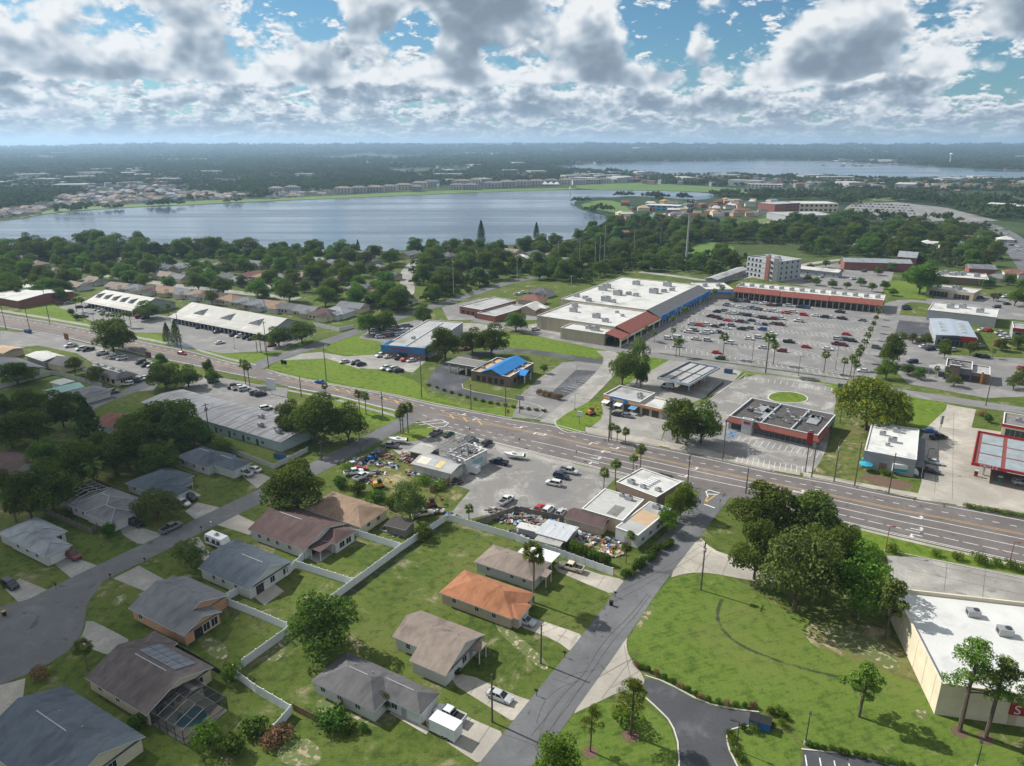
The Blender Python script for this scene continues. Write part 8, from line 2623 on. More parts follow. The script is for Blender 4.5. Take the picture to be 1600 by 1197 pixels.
for u, v, w_, h_, k_, lab in [(520, 1136, 6.0, 3.4, 'shrub', 'big dark bush beside the wooden fence'), (545, 1145, 2.4, 1.6, 'shrub', 'grey-green agave like bush in the front garden'), (570, 1140, 2.2, 1.2, 'shrub', 'low bush in the front garden'), (602, 1108, 3.0, 3.6, 'olive', 'small ragged tree at the door of the charcoal house'), (325, 1165, 5.0, 4.0, 'brightshrub', 'bright bush below the pool cage'), (363, 1062, 4.0, 3.6, 'brightshrub', 'bright green bush at the fence corner'),
       (215, 1135, 4.0, 2.6, 'shrub', 'dark bush beside the dark pool cage'), (64, 1060, 3.4, 2.2, 'russet', 'dark red bush on the cul-de-sac lawn'), (168, 838, 5.0, 3.4, 'shrub', 'dark bush beside the left garage'), (400, 1140, 6, 2.5, 'shrub', 'overgrown bush along the bottom fence, right'), (360, 1180, 6, 3, 'shrub', 'overgrown bush along the bottom fence, left'), (430, 1160, 5, 2.2, 'russet', 'russet bush at the bottom fence corner'),
       (712, 1052, 3.0, 1.4, 'shrub', 'dark hedge at the porch of the taupe gabled house'), (983, 1132, 5.2, 3.0, 'brightshrub', 'round bush under the young pine'), (1380, 742, 2.4, 1.8, 'brightshrub', 'bush beside the delivery truck, left'), (1390, 745, 2.0, 1.6, 'shrub', 'bush beside the delivery truck, right'), (530, 800, 5.0, 3.0, 'shrub', 'dark bush at the tan-orange house'),
       (615, 1105, 2.5, 1.6, 'shrub', 'dark bush under the charcoal house window'), (535, 760, 6, 3, 'shrub', 'overgrown hedge left of the weedy yard'), (560, 772, 6, 3, 'shrub', 'overgrown hedge behind the tan-orange house, left'), (590, 782, 6, 3, 'shrub', 'overgrown hedge behind the tan-orange house, middle'), (615, 792, 6, 3, 'shrub', 'overgrown hedge behind the tan-orange house, right'),
       (660, 755, 5, 2, 'brightshrub', 'weedy bush before the lean-to, left'), (685, 762, 5, 2, 'brightshrub', 'weedy bush before the lean-to, right'), (545, 735, 5, 2, 'brightshrub', 'weedy bush at the yard fence'), (1545, 660, 4, 3, 'shrub', 'dark bush before the station shop'), (1533, 650, 3, 2, 'russet', 'russet bush before the station shop'),
       (120, 500, 5, 3, 'shrub', 'dark bush at the left strip mall, right'), (113, 492, 5, 3.6, 'shrub', 'dark bush at the left strip mall, left'), (850, 583, 4, 4, 'olive', 'small tree in the bank car park')]:
 plant(k_, G(u, v), w_, h_, lab)
# mulch rings and rough beds
for u, v, r_ in [(985, 1150, 1.4), (922, 1176, 1.2), (1499, 1144, 1.3), (1540, 1154, 1.3)]:
 p = G(u, v)
 o = MB().add([(p.x + r_ * math.cos(t * .524), p.y + r_ * math.sin(t * .524), .03) for t in range(12)], [tuple(range(12))]).build('mulch_ring', MULCH)
 o['kind'] = 'structure'
sheet('planting_bed', [(1376, 745), (1350, 740), (1345, 750), (1400, 765), (1425, 762), (1425, 754)], MULCH, .03, 1, 'brown mulch bed before the store')

# ================================================================== MID DISTANCE: NEIGHBOURHOODS AND WOODS
FOOT = []          # (x, y, r) kept clear of trees
HPROTO = []
HOMES = []
TAKEN = set()

def proto_house(i):
 rg = random.Random(300 + i)
 L, W = rg.uniform(13, 18), rg.uniform(9, 11.5)
 typ = ['gx', 'hip'][i % 2]
 W_, R_, F_ = MB(), MB(), MB()
 bl = [(-L / 2, -W / 2, L / 2, W / 2, typ)]
 if i % 3 != 0:
  bl.append((L * .05, -W / 2 - 3.5, L * .42, 0, 'gy' if i % 2 else 'hip'))
 for k_, b in enumerate(bl):
  W_.prism([(b[0], b[1]), (b[2], b[1]), (b[2], b[3]), (b[0], b[3])], 0, 2.9 - .01 * k_, bottom=False)
  roof_block(R_, F_, *b, .42, 2.95 - .013 * k_, walls=W_)
 G_ = MB()
 for x in (-.36, -.2, -.05):
  G_.box(L * x - .6, L * x + .6, -W / 2 - .05, -W / 2 - .004, .9, 2.1)
 return W_, R_, F_, G_, L

for i in range(6):
 HPROTO.append(proto_house(i))
ROOFS = {'grey': S_GREY, 'brown': S_BROWN, 'tan': S_TAN, 'taupe': S_TAUPE, 'slate blue': S_BLUE, 'rust red': S_RED, 'pale grey': S_LGREY, 'white': WROOF, 'charcoal': S_CHAR}
rh = random.Random(77)

def small_house(u, v, roof, label, group, a=None, i=None, s=1.0, v0=0.0):
 W_, R_, F_, G_, L = HPROTO[rh.randrange(6) if i is None else i]
 k_ = HPROTO.index((W_, R_, F_, G_, L))
 p = G(u, v)
 r = thing('house', label, 'house', p, D(rh.choice([-30, -30, -26, 60, 150]) + rh.uniform(-6, 6)) if a is None else D(a), group)
 r.scale = (s, s, s)
 wm = rh.choice([WALLW, WALLC, WALLG, WALLB])
 link('wall', cached(('hw', k_, wm.name), lambda: W_.mesh('wall', wm)), r)
 ro = link('roof', cached(('hr', k_, roof), lambda: R_.mesh('roof', ROOFS[roof])), r)
 link('fascia', cached(('hf', k_), lambda: F_.mesh('fascia', TRIM)), ro)
 link('windows', cached(('hg', k_), lambda: G_.mesh('windows', GLASS)), r)
 FOOT.append((p.x, p.y, L * .55 * s))
 HOMES.append((p.x, p.y, label))
 return r

NB = {'near': [(190, 454, 'taupe'), (215, 457, 'grey'), (240, 458, 'brown'), (262, 460, 'tan'), (288, 463, 'grey'), (312, 466, 'taupe'), (338, 470, 'brown'), (362, 474, 'tan'), (386, 478, 'grey'), (408, 482, 'grey'), (432, 484, 'tan'), (458, 488, 'charcoal'), (482, 492, 'grey'), (508, 497, 'brown'), (528, 494, 'pale grey'), (552, 486, 'grey')],
 'mid': [(150, 444, 'taupe'), (122, 452, 'taupe'), (95, 432, 'taupe'), (70, 430, 'grey'), (260, 436, 'taupe'), (283, 440, 'grey'), (300, 434, 'taupe'), (322, 432, 'white'), (345, 440, 'grey'), (372, 444, 'grey'), (392, 436, 'rust red'), (415, 438, 'tan'), (440, 440, 'grey'), (470, 436, 'taupe'), (495, 440, 'grey'), (520, 444, 'taupe'), (560, 456, 'grey'), (585, 452, 'charcoal'), (600, 462, 'rust red')],
 'lake': [(22, 410, 'white'), (42, 406, 'white'), (60, 418, 'taupe'), (205, 424, 'white'), (180, 414, 'taupe'), (228, 416, 'grey'), (262, 424, 'slate blue'), (285, 422, 'grey'), (308, 420, 'pale grey'), (345, 420, 'grey'), (375, 424, 'grey'), (405, 418, 'grey'), (430, 420, 'taupe'), (472, 414, 'taupe'), (495, 412, 'pale grey'), (520, 416, 'grey'), (548, 420, 'charcoal'), (566, 402, 'grey'), (580, 412, 'slate blue'), (592, 424, 'grey')],
 'east': [(640, 402, 'grey'), (608, 436, 'slate blue'), (630, 474, 'grey'), (688, 428, 'slate blue'), (700, 404, 'charcoal'), (745, 402, 'white'), (768, 406, 'pale grey'), (755, 432, 'slate blue'), (800, 398, 'taupe'), (815, 408, 'white'), (830, 402, 'grey'), (848, 412, 'charcoal'), (864, 404, 'taupe'), (875, 412, 'grey'), (845, 462, 'charcoal'), (832, 474, 'rust red'), (936, 376, 'rust red'), (977, 368, 'rust red'), (830, 488, 'white')],
 'right': [(1345, 388, 'grey'), (1400, 378, 'grey'), (1448, 384, 'white'), (1478, 388, 'taupe'), (1470, 374, 'rust red'), (1512, 376, 'rust red'), (1500, 386, 'grey'), (1530, 376, 'white'), (1384, 366, 'pale grey'), (1570, 378, 'white'), (1585, 432, 'rust red'), (1560, 440, 'grey')]}
NBT = {'near': 'row right behind the strip malls', 'mid': 'middle row of the near neighbourhood', 'lake': 'lakeside row of the near neighbourhood', 'east': 'trees behind the blue shop', 'right': 'woods behind the hotel'}
for k_, lst in NB.items():
 lst = sorted(lst)
 for i, (u, v, rf) in enumerate(lst):
  small_house(u, v, rf, '%s roofed house, %s from left, %s' % (rf, WORD[i], NBT[k_]), 'houses in the ' + NBT[k_], a=(-24 if k_ == 'near' else None))
# townhouse row, barn and brick row at right
for lab, A, B, W, z, rm, wm in [('long grey roofed townhouse row in the wood', (1320, 409), (1425, 412), 12, 6, S_LGREY, BRICK), ('brick barn with arched grey roof beside the townhouses', (1403, 401), (1432, 403), 24, 6, S_LGREY, BRICK), ('long dark brick townhouse row behind the brown office', (1515, 419), (1557, 421), 12, 7, S_GREY, BRICK), ('low white roofed annex of the hotel', (1243, 419), (1310, 426), 10, 4, WROOF, MGREYW), ('long grey warehouse wall beside the hotel', (1120, 437), (1168, 420), 8, 4, GROOF, MGREYW)]:
 r, k = gb(lab, A, B, z, 'gx', wm, rm, W=W, pitch=.35 if 'row' in lab else .25, cat='building', name='townhouse_row' if 'row' in lab else 'building')
 n = max(3, int(k.L / 6))
 for i in range(n):
  window(r, k.L * (i + .5) / n, -.006, 1.0, 0, 1.2, 1.3)
 FOOT.append((k.o.x + k.L * .45, k.o.y, k.L * .5))

# ---- far buildings
def far_block(label, A, B, W, z, wm, rm, floors=3, cols=8, name='building', cat='building', band=None, group=None):
 k = rect(A, B, z, W=W)
 r = bldg(name, label, cat, k, group)
 MB().prism([(0, 0), (k.L, 0), (k.L, k.W), (0, k.W)], 0, z - .3, bottom=False).build('wall', wm, r)
 MB().box(-.4, k.L + .4, -.4, k.W + .4, z - .298, z).build('roof', rm, r)
 for f in range(floors):
  for i in range(cols):
   w_ = k.L / cols * .55
   h_ = z / floors * .45
   x = k.L * (i + .5) / cols
   link('window', cached(('fw', round(w_, 1), round(h_, 1)), lambda: MB().box(-w_ / 2, w_ / 2, -.12, -.02, 0, h_).mesh('window', GLASS)), r, (x, 0, z / floors * (f + .3)))
 if band:
  MB().box(-.5, k.L * .45, -.6, -.13, z * .1, z * .9).build('coloured_panel', band, r)
 FOOT.append((k.o.x + k.L * .5, k.o.y + W * .5, k.L * .6))
 return r

far_block('white four storey hotel near the far lake', (1168, 287.5), (1222, 288.5), 22, 16, TRIM, WROOF, 4, 9, 'hotel', 'hotel')
far_block('red and glass office block beyond the wood', (1211, 319), (1250, 317), 30, 14, BRICK, GROOF, 4, 7, 'office', 'office', BRICK)
far_block('cream terminal with flat white roof beyond the wood', (1250, 318), (1310, 318), 40, 12, WALLC, WROOF, 2, 8, 'hall', 'hall')
far_block('wide grey roofed store behind the red office', (1228, 337), (1308, 336), 50, 8, MGREYW, GROOF, 1, 6, 'store', 'store')
far_block('pale blue roofed pavilion on the amusement park', (1008, 320), (1060, 322), 24, 8, mat('park_blue', (.16, .42, .55), None, .3), WROOF, 2, 6, 'pavilion', 'hall')
far_block('bright blue box store at the right edge', (1588, 322), (1640, 324), 30, 10, BLUEM, WROOF, 1, 4, 'store', 'store')
far_block('white flat store among the right hand trees', (1540, 318), (1580, 320), 30, 8, TRIM, WROOF, 1, 5, 'store', 'store')
APT = [mat('apartment_wall_a', (.44, .42, .40), None, .1), mat('apartment_wall_b', (.36, .36, .37), None, .1), mat('apartment_wall_c', (.52, .48, .43), None, .1)]
ap = [(430, 303, 22), (455, 301, 22), (535, 303, 26), (560, 302, 24), (585, 301, 24), (608, 299.5, 22), (630, 297, 26), (655, 293.5, 24), (675, 291, 24), (700, 289, 24), (722, 290, 26), (745, 288, 24), (770, 294, 26), (792, 292, 26), (815, 291, 26), (838, 290, 24), (862, 289, 22), (884, 288, 22), (905, 289, 20), (925, 288, 20), (945, 287, 20), (715, 297, 22), (735, 297, 22), (650, 300, 18)]
for i, (u, v, wp) in enumerate(sorted(ap)):
 p = G(u, v)
 L = wp * (p.y * .95 + 28) / FPX
 z = 10.5
 r = thing('apartment_block', 'three storey apartment block beyond the lake, number %s from the left' % (WORD + ['twenty-first', 'twenty-second', 'twenty-third', 'twenty-fourth'])[i], 'apartment', p, D(rh.uniform(-8, 8)), 'apartment blocks beyond the lake')
 W_, R_, F_ = MB(), MB(), MB()
 W_.prism([(-L / 2, 0), (L / 2, 0), (L / 2, 16), (-L / 2, 16)], 0, z, bottom=False)
 roof_block(R_, F_, -L / 2, 0, L / 2, 16, 'hip', .40, z + .02, oh=.6)
 W_.build('wall', APT[i % 3], r)
 ro = R_.build('roof', S_GREY if i % 2 else S_TAUPE, r)
 F_.build('fascia', TRIM, ro)
 for f in range(3):
  for j in range(5):
   x = -L / 2 + L * (j + .5) / 5
   link('window', cached(('aw',), lambda: MB().box(-1.3, 1.3, -.12, -.02, 0, 1.7).mesh('window', GLASS)), r, (x, 0, 1.0 + 3.4 * f))
  if i % 2:
   MB().box(-L * .12, L * .12, -1.4, -.14, .3 + 3.4 * f, .5 + 3.4 * f).build('balcony', TRIM, r)
 FOOT.append((p.x, p.y + 8, L * .6))
tent = thing('tent_pavilion', 'white peaked tent pavilion on the far shore', 'tent', G(860, 290.5), 0)
for j in range(3):
 MB().add([(-18 + 13 * j, -8, 4), (-5 + 13 * j, -8, 4), (-5 + 13 * j, 8, 4), (-18 + 13 * j, 8, 4), (-11.5 + 13 * j, 0, 10)], [(0, 1, 4), (1, 2, 4), (2, 3, 4), (3, 0, 4)]).build('tent_peak', SIGNW, tent)
 MB().tube((-11.5 + 13 * j, 0, 0), (-11.5 + 13 * j, 0, 10), .3, n=6).build('mast', METAL, tent)
# amusement park on the point
PC = {'red': S_RED, 'yellow': mat('park_yellow', (.36, .27, .10), None, .3), 'blue': S_BLUE, 'teal': mat('park_teal', (.12, .25, .27), None, .3), 'orange': S_TAN, 'white': WROOF, 'brown': S_BROWN, 'grey': S_GREY, 'tan': TANROOF}
rp = random.Random(5)
for i in range(64):
 u = rp.uniform(962, 1205)
 v = rp.uniform(316, 345) if u < 1120 else rp.uniform(316, 340)
 if u < 1000 and v < 318:
  continue
 c = rp.choice(list(PC))
 p = G(u, v)
 L, W, z = rp.uniform(7, 18), rp.uniform(6, 12), rp.uniform(3, 6)
 r = thing('park_building', 'small %s topped building in the amusement park on the point' % c, 'park building', p, D(rp.uniform(-40, 40)), 'buildings of the amusement park')
 W_, R_, F_ = MB(), MB(), MB()
 W_.prism([(0, 0), (L, 0), (L, W), (0, W)], 0, z, bottom=False)
 roof_block(R_, F_, 0, 0, L, W, rp.choice(['hip', 'gx']), .5, z + .02, walls=W_)
 W_.build('wall', rp.choice([WALLC, TRIM, WALLP, BRICK]), r)
 ro = R_.build('roof', PC[c], r)
 FOOT.append((p.x, p.y, 9))
# far neighbourhood roofs beyond the lake
def pip(u, v, poly):
 c = False
 n = len(poly)
 for i in range(n):
  x0, y0 = poly[i]
  x1, y1 = poly[(i + 1) % n]
  if (y0 > v) != (y1 > v) and u < (x1 - x0) * (v - y0) / (y1 - y0) + x0:
   c = not c
 return c

FARN = [[(70, 326), (100, 308), (160, 300), (240, 298), (340, 302), (420, 306), (400, 310), (300, 313), (200, 318), (110, 324)], [(0, 330), (70, 324), (60, 334), (0, 342)], [(1260, 262), (1420, 258), (1560, 262), (1600, 266), (1400, 254), (1300, 250)], [(100, 293), (330, 290), (330, 297), (110, 302)], [(420, 312), (520, 306), (520, 300), (430, 302)]]
far_n = 0
for pi_, poly in enumerate(FARN):
 us_ = [a for a, b in poly]
 vs_ = [b for a, b in poly]
 want = [110, 26, 34, 20, 14][pi_]
 got = tries = 0
 while got < want and tries < 4000:
  tries += 1
  u, v = rp.uniform(min(us_), max(us_)), rp.uniform(min(vs_), max(vs_))
  if not pip(u, v, poly):
   continue
  p = G(u, v)
  if any((p.x - x) ** 2 + (p.y - y) ** 2 < (r_ + 8) ** 2 for x, y, r_ in FOOT[-160:]):
   continue
  rf = rp.choice(['grey', 'taupe', 'grey', 'brown', 'taupe', 'slate blue', 'pale grey', 'charcoal', 'tan'] if pi_ != 2 else ['tan', 'rust red', 'white', 'grey'])
  small_house(u, v, rf, 'tiny %s roofed house in the neighbourhood beyond %s' % (rf, 'the lake' if pi_ != 2 else 'the far lake'), 'far houses beyond the lake', s=1.15)
  got += 1

# ---- towers
p = G(1072, 408)
Ht = ZH(1072, 408, 312)
r = thing('cell_tower', 'tall grey monopole with antenna racks rising from the wood', 'mast', p, 0)
MB().tube((0, 0, 0), (0, 0, Ht), .95, .5, n=10).build('mast', POLEC, r)
for j, zz in enumerate((Ht - .8, Ht - 4.5, Ht - 8.5)):
 for q in range(9):
  a_ = q * 2 * math.pi / 9
  rr = 2.6 - .3 * j
  MB().obox((rr * math.cos(a_), rr * math.sin(a_)), a_, .35, .6, zz - 1.4, zz + 1.0).build('antenna', DMETAL, r)
 MB().tube((0, 0, zz - .2), (0, 0, zz), 2.5 - .3 * j, n=9).build('platform', METAL, r)
az = math.atan((234 - CX) / FPX * math.cos(PITCH))
rr = 12600.0
tx, ty = rr * math.sin(az), rr * math.cos(az)
r = thing('ridge_tower', 'tiny lookout tower on the distant ridge', 'tower', (tx, ty, terrain_z(tx, ty) - 3), 0)
MB().tube((0, 0, 0), (0, 0, 48), 9, 7, n=8).build('shaft', POLEC, r)
MB().tube((0, 0, 48), (0, 0, 56), 12, 12, n=8).build('lookout', POLEC, r)
p = G(1483, 260)
r = thing('water_tower', 'slim pale water tower beyond the far lake', 'water tower', p, 0)
hw_ = ZH(1483, 260, 239)
MB().tube((0, 0, 0), (0, 0, hw_ * .8), 2.2, 2.0, n=10).build('shaft', SIGNW, r)
MB().loft([[(q_ * math.cos(t * .628), q_ * math.sin(t * .628), z_) for t in range(10)] for q_, z_ in ((2, hw_ * .78), (6, hw_ * .84), (7, hw_ * .92), (5, hw_ * .98), (1, hw_))]).build('tank', SIGNW, r)
for u, v in [(285 + 400 - 0, 295.5), (891, 300.5)]:
 p = G(u, v)
 r = thing('fountain', 'white water jet %s' % ('in the pond by the apartments' if u < 800 else 'in the lake near the point'), 'fountain', p, 0)
 MB().loft([[(q_ * math.cos(t * .785), q_ * math.sin(t * .785), z_) for t in range(8)] for q_, z_ in ((.6, .2), (1.6, 5), (2.2, 8), (1.2, 10), (.2, 11))]).build('water_jet', SIGNW, r)

# ---- trees of the middle distance, one by one
ROADS = [([(384, 584), (440, 556), (540, 524), (590, 507), (650, 487), (720, 466), (790, 442), (850, 430)], 7), ([(130, 437), (165, 430), (200, 436), (250, 443), (306, 450), (381, 458), (419, 462), (466, 467)], 7), ([(625, 470), (640, 455), (632, 430), (645, 412), (660, 405)], 8), ([(1000, 425), (1060, 432), (1110, 440), (1180, 432)], 6)]
RSEG = []
for px, w_ in ROADS:
 q = [G(*a) for a in px]
 RSEG += [(q[i], q[i + 1], w_) for i in range(len(q) - 1)]

def near_road(p):
 for a, b, w_ in RSEG:
  d = b - a
  t = max(0, min(1, (p - a).dot(d) / d.length_squared))
  if (p - (a + d * t)).length < w_:
   return True
 return False

TPOS = []

WOODP = []

def scatter(poly, n, spacing, hr, kinds, label, group, seed, clear=1.0):
 rg = random.Random(seed)
 us_ = [a for a, b in poly]
 vs_ = [b for a, b in poly]
 P = [G(*a) for a in poly]
 if 'wood' in group or 'shore' in group:
  WOODP.append([(q.x, q.y) for q in P])
 x0, x1, y0, y1 = min(p.x for p in P), max(p.x for p in P), min(p.y for p in P), max(p.y for p in P)
 got = tries = 0
 W2 = [(p.x, p.y) for p in P]
 while got < n and tries < n * 60:
  tries += 1
  x, y = rg.uniform(x0, x1), rg.uniform(y0, y1)
  if not pip(x, y, W2):
   continue
  p = Vector((x, y, 0))
  if any((x - a) ** 2 + (y - b) ** 2 < (r_ * clear + 2.5) ** 2 for a, b, r_ in FOOT) or near_road(p):
   continue
  if any((x - a) ** 2 + (y - b) ** 2 < spacing ** 2 for a, b in TPOS):
   continue
  TPOS.append((x, y))
  h = rg.uniform(*hr)
  lab = label
  if 'garden' in label:
   hx, hy, hl = min(HOMES[:90], key=lambda q: (q[0] - x) ** 2 + (q[1] - y) ** 2)
   dx_, dy_ = x - hx, y - hy
   where = ('right of' if dx_ > 0 else 'left of') if abs(dx_) > abs(dy_) else ('behind' if dy_ > 0 else 'in front of')
   lab = 'tree %s %s' % (where, hl.replace(' roofed', '').replace(' of the near neighbourhood', '').replace(' right behind the', ' behind'))
   if lab in TAKEN:
    lab = lab.replace('tree', 'farther tree', 1)
   TAKEN.add(lab)
  plant(rg.choice(kinds), p, h * rg.uniform(1.0, 1.45), h, lab, group)
  got += 1
 return got

cnt = []
cnt.append(scatter([(-60, 402), (0, 393), (120, 387), (240, 389), (345, 392), (345, 402), (200, 405), (100, 410), (-60, 420)], 40, 10, (11, 18), ['oak', 'oak', 'olive'], 'dark oak in the belt along the near lake shore', 'trees along the near lake shore', 1))
cnt.append(scatter([(345, 393), (560, 399), (560, 404), (345, 402)], 14, 9, (9, 15), ['oak', 'olive'], 'dark oak in the belt along the near lake shore', 'trees along the near lake shore', 9))
cnt.append(scatter([(0, 415), (150, 412), (560, 404), (620, 404), (610, 450), (560, 490), (330, 478), (180, 452), (0, 470)], 110, 12.5, (8, 14), ['garden_oak', 'garden_oak', 'garden_oak', 'bright'], 'garden tree between the houses of the near neighbourhood', 'garden trees of the near neighbourhood', 2))
cnt.append(scatter([(612, 398), (760, 392), (880, 386), (905, 395), (890, 440), (800, 440), (720, 465), (640, 485), (560, 492), (545, 470), (600, 455), (640, 440)], 46, 14, (11, 16), ['oak', 'oak', 'oak', 'olive'], 'dark oak in the wood behind the blue shop', 'trees of the wood behind the blue shop', 3))
cnt.append(scatter([(880, 388), (945, 352), (1010, 347), (1100, 356), (1165, 362), (1165, 380), (1150, 384), (1110, 376), (1070, 384), (1062, 396), (1100, 404), (1150, 400), (1165, 412), (1120, 432), (1060, 428), (1000, 422), (895, 442)], 66, 16, (11, 16), ['oak', 'oak', 'oak', 'olive'], 'dark oak in the wood between plaza and lake', 'trees of the wood between plaza and lake', 4))
cnt.append(scatter([(1165, 360), (1215, 350), (1310, 345), (1400, 356), (1530, 352), (1560, 372), (1560, 400), (1545, 420), (1500, 424), (1440, 412), (1330, 398), (1260, 400), (1255, 384), (1180, 380)], 50, 18, (12, 17), ['oak', 'oak', 'oak', 'olive'], 'dark oak in the wood behind the hotel', 'trees of the wood behind the hotel', 5))
LT = []
for i, (u, v, h) in enumerate(sorted([(1262, 440, 5), (1275, 446, 6), (1300, 450, 6), (1322, 452, 5), (1345, 447, 6), (1362, 456, 6), (1290, 418, 6), (1318, 416, 7), (1340, 418, 7), (1372, 430, 6), (1392, 424, 7), (1265, 424, 6), (1382, 452, 6), (1395, 462, 5), (1535, 450, 6), (1552, 470, 5), (1545, 446, 7), (1575, 446, 8), (1595, 455, 8), (1590, 545, 7), (1565, 548, 6), (1418, 586, 5), (1435, 592, 5), (1490, 604, 5), (1445, 540, 6), (1425, 536, 5), (1598, 600, 7), (1583, 608, 6)])):
 lab = 'small tree in the right hand car parks, %s from the left' % (WORD + ['twenty-first', 'twenty-second', 'twenty-third', 'twenty-fourth', 'twenty-fifth', 'twenty-sixth', 'twenty-seventh', 'twenty-eighth'])[i]
 plant('oak' if i % 3 else 'olive', G(u, v), h * 1.2, h, lab, 'small trees in the right hand car parks')
for i, (u, v, h) in enumerate([(20, 452, 10), (60, 466, 10), (85, 462, 11), (95, 470, 8), (48, 440, 12), (112, 446, 10), (130, 424, 11), (8, 436, 12), (75, 444, 11), (100, 460, 10)]):
 plant('oak', G(u, v), h * 1.3, h, 'dark tree round the hall at the left edge, %s of ten' % WORD[i], 'dark trees round the left hall')
for (u, v, h) in [(752, 380, 22), (838, 376, 18), (330, 395, 14), (560, 396, 12)]:
 plant('cone', G(u, v), h * .32, h, 'pointed dark conifer at the lake shore, %s' % {752: 'tallest', 838: 'near the plaza', 330: 'far left', 560: 'by the lakeside houses'}[u])

# ================================================================== FAR WOODS: one mass, scattered by geometry nodes
def patch_mesh(seed):
 rg = np.random.default_rng(seed)
 Ps, Ns, Ss = [], [], []
 for t in range(13):
  x, y = rg.uniform(-20, 20), rg.uniform(-16, 16)
  h = rg.uniform(7, 14)
  R = rg.uniform(3.2, 5.6)
  lob = [(x + rg.uniform(-R, R) * .5, y + rg.uniform(-R, R) * .5, h * rg.uniform(.45, .75), R * rg.uniform(.5, .8), h * rg.uniform(.22, .36)) for q in range(4)]
  n = 62
  P, N = lobes_pts(rg, lob, n, -.2, .8)
  Ps.append(P)
  Ns.append(N)
  Ss.append(rg.uniform(.8, 1.3, n) * 2.3)
 return leaf_mesh('woods', np.concatenate(Ps), np.concatenate(Ns), np.concatenate(Ss), LFAR if seed % 3 else LFAR2, rg, .8)

pc = bpy.data.collections.new('wood_patches')
for i in range(5):
 o = bpy.data.objects.new('wood_patch', patch_mesh(400 + i))
 pc.objects.link(o)
LAKE2 = [(855, 263), (900, 257.5), (1000, 254), (1100, 252), (1180, 250.5), (1290, 252), (1400, 258), (1600, 268), (1900, 280), (1900, 300), (1600, 283), (1450, 282), (1290, 279), (1150, 276), (1000, 271), (880, 267)]
L3 = [(465, 253), (510, 247), (560, 243.5), (620, 245), (720, 246.5), (700, 249), (600, 249), (560, 251), (500, 253)]
L4 = [(-80, 266), (0, 264), (45, 262), (75, 263), (70, 266), (0, 268), (-80, 270)]
OPEN = [LAKE1, LAKE2, L3, L4, [(730, 237), (770, 235), (850, 236), (850, 238), (760, 239)], [(900, 297), (1050, 299), (1130, 302), (1180, 303), (1180, 294), (1050, 288), (960, 284), (900, 287)], [(900, 322), (930, 313), (965, 314), (1000, 312), (1210, 312), (1215, 346), (985, 348), (950, 335)],
  [(1310, 335), (1330, 316), (1400, 314), (1480, 323), (1560, 345), (1620, 420), (1640, 440), (1560, 380), (1500, 347), (1400, 345)], [(1200, 345), (1215, 312), (1310, 312), (1315, 345)], [(1160, 300), (1170, 280), (1225, 280), (1240, 300)], [(420, 316), (520, 309), (640, 305), (760, 299), (900, 296), (960, 290), (950, 284), (640, 292), (520, 298), (420, 300)],
  [(20, 343), (60, 336), (110, 330), (200, 324), (300, 320), (400, 315), (520, 310.5), (520, 307), (400, 311), (300, 314), (200, 320), (110, 325), (60, 331)], [(600, 264), (740, 262), (740, 268), (610, 270)], [(1235, 303), (1235, 290), (1278, 290), (1278, 303)], [(1060, 372), (1160, 372), (1160, 405), (1060, 405)]]
pts, rots, scl, idx = [], [], [], []
fill = random.Random(31)
for W2 in WOODP:          # closed canopy between the single trees of the nearer woods
 xs_, ys_ = [a for a, b in W2], [b for a, b in W2]
 gx_ = min(xs_)
 while gx_ < max(xs_):
  gy_ = min(ys_)
  while gy_ < max(ys_):
   X, Y = gx_ + fill.uniform(-5, 5), gy_ + fill.uniform(-5, 5)
   gy_ += 14
   if pip(X, Y, W2) and not near_road(Vector((X, Y, 0))) and not any((X - a) ** 2 + (Y - b) ** 2 < (r_ + 8) ** 2 for a, b, r_ in FOOT):
    pts.append((X, Y, -.3))
    rots.append(fill.uniform(0, 6.28))
    scl.append(fill.uniform(.36, .52))
    idx.append(fill.randrange(5))
  gx_ += 15
rg = np.random.default_rng(9)
y = 640.0
FA = np.array(FOOT)
while y < 9000:
 s = max(1.0, y / 2000.0)
 x = -0.86 * y - 100
 while x < 0.86 * y + 100:
  X = x + rg.uniform(-.5, .5) * 36 * s
  Y = y + rg.uniform(-.5, .5) * 26 * s
  x += 36 * s
  t = (Y * math.cos(PITCH) + HC * math.sin(PITCH))
  u = CX + FPX * X / t
  v = CY + FPX * (HC * math.cos(PITCH) - Y * math.sin(PITCH)) / t
  if Y < 1330 and v > 348:
   continue
  if any(pip(u, v, pl) for pl in OPEN):
   continue
  if Y > 1000 and Y < 1460 and 440 < u < 900 and v > 300:
   continue
  nz = mnoise.fractal(Vector((X / 420, Y / 420, 3.3)), 1.0, 2.0, 4)
  if nz < -0.16 and rg.random() < .8:
   continue
  if Y < 4200 and len(FA) and np.min((FA[:, 0] - X) ** 2 + (FA[:, 1] - Y) ** 2 - (FA[:, 2] * .5 + 13) ** 2) < 0:
   if any(pip(u, v, pl) for pl in FARN) and rg.random() < .16:
    pass
   else:
    continue
  pts.append((X, Y, terrain_z(X, Y) - .3))
  rots.append(rg.uniform(0, 6.28))
  scl.append(s * rg.uniform(.7, 1.1) * (0.55 if any(pip(u, v, pl) for pl in FARN) else 1))
  idx.append(int(rg.integers(0, 5)))
 y += 27 * s
me = bpy.data.meshes.new('woods')
me.from_pydata(pts, [], [])
for nm, arr, tp in (('rot', rots, 'FLOAT'), ('scl', scl, 'FLOAT'), ('idx', idx, 'INT')):
 at = me.attributes.new(nm, tp, 'POINT')
 at.data.foreach_set('value', arr)
ng = bpy.data.node_groups.new('scatter_woods', 'GeometryNodeTree')
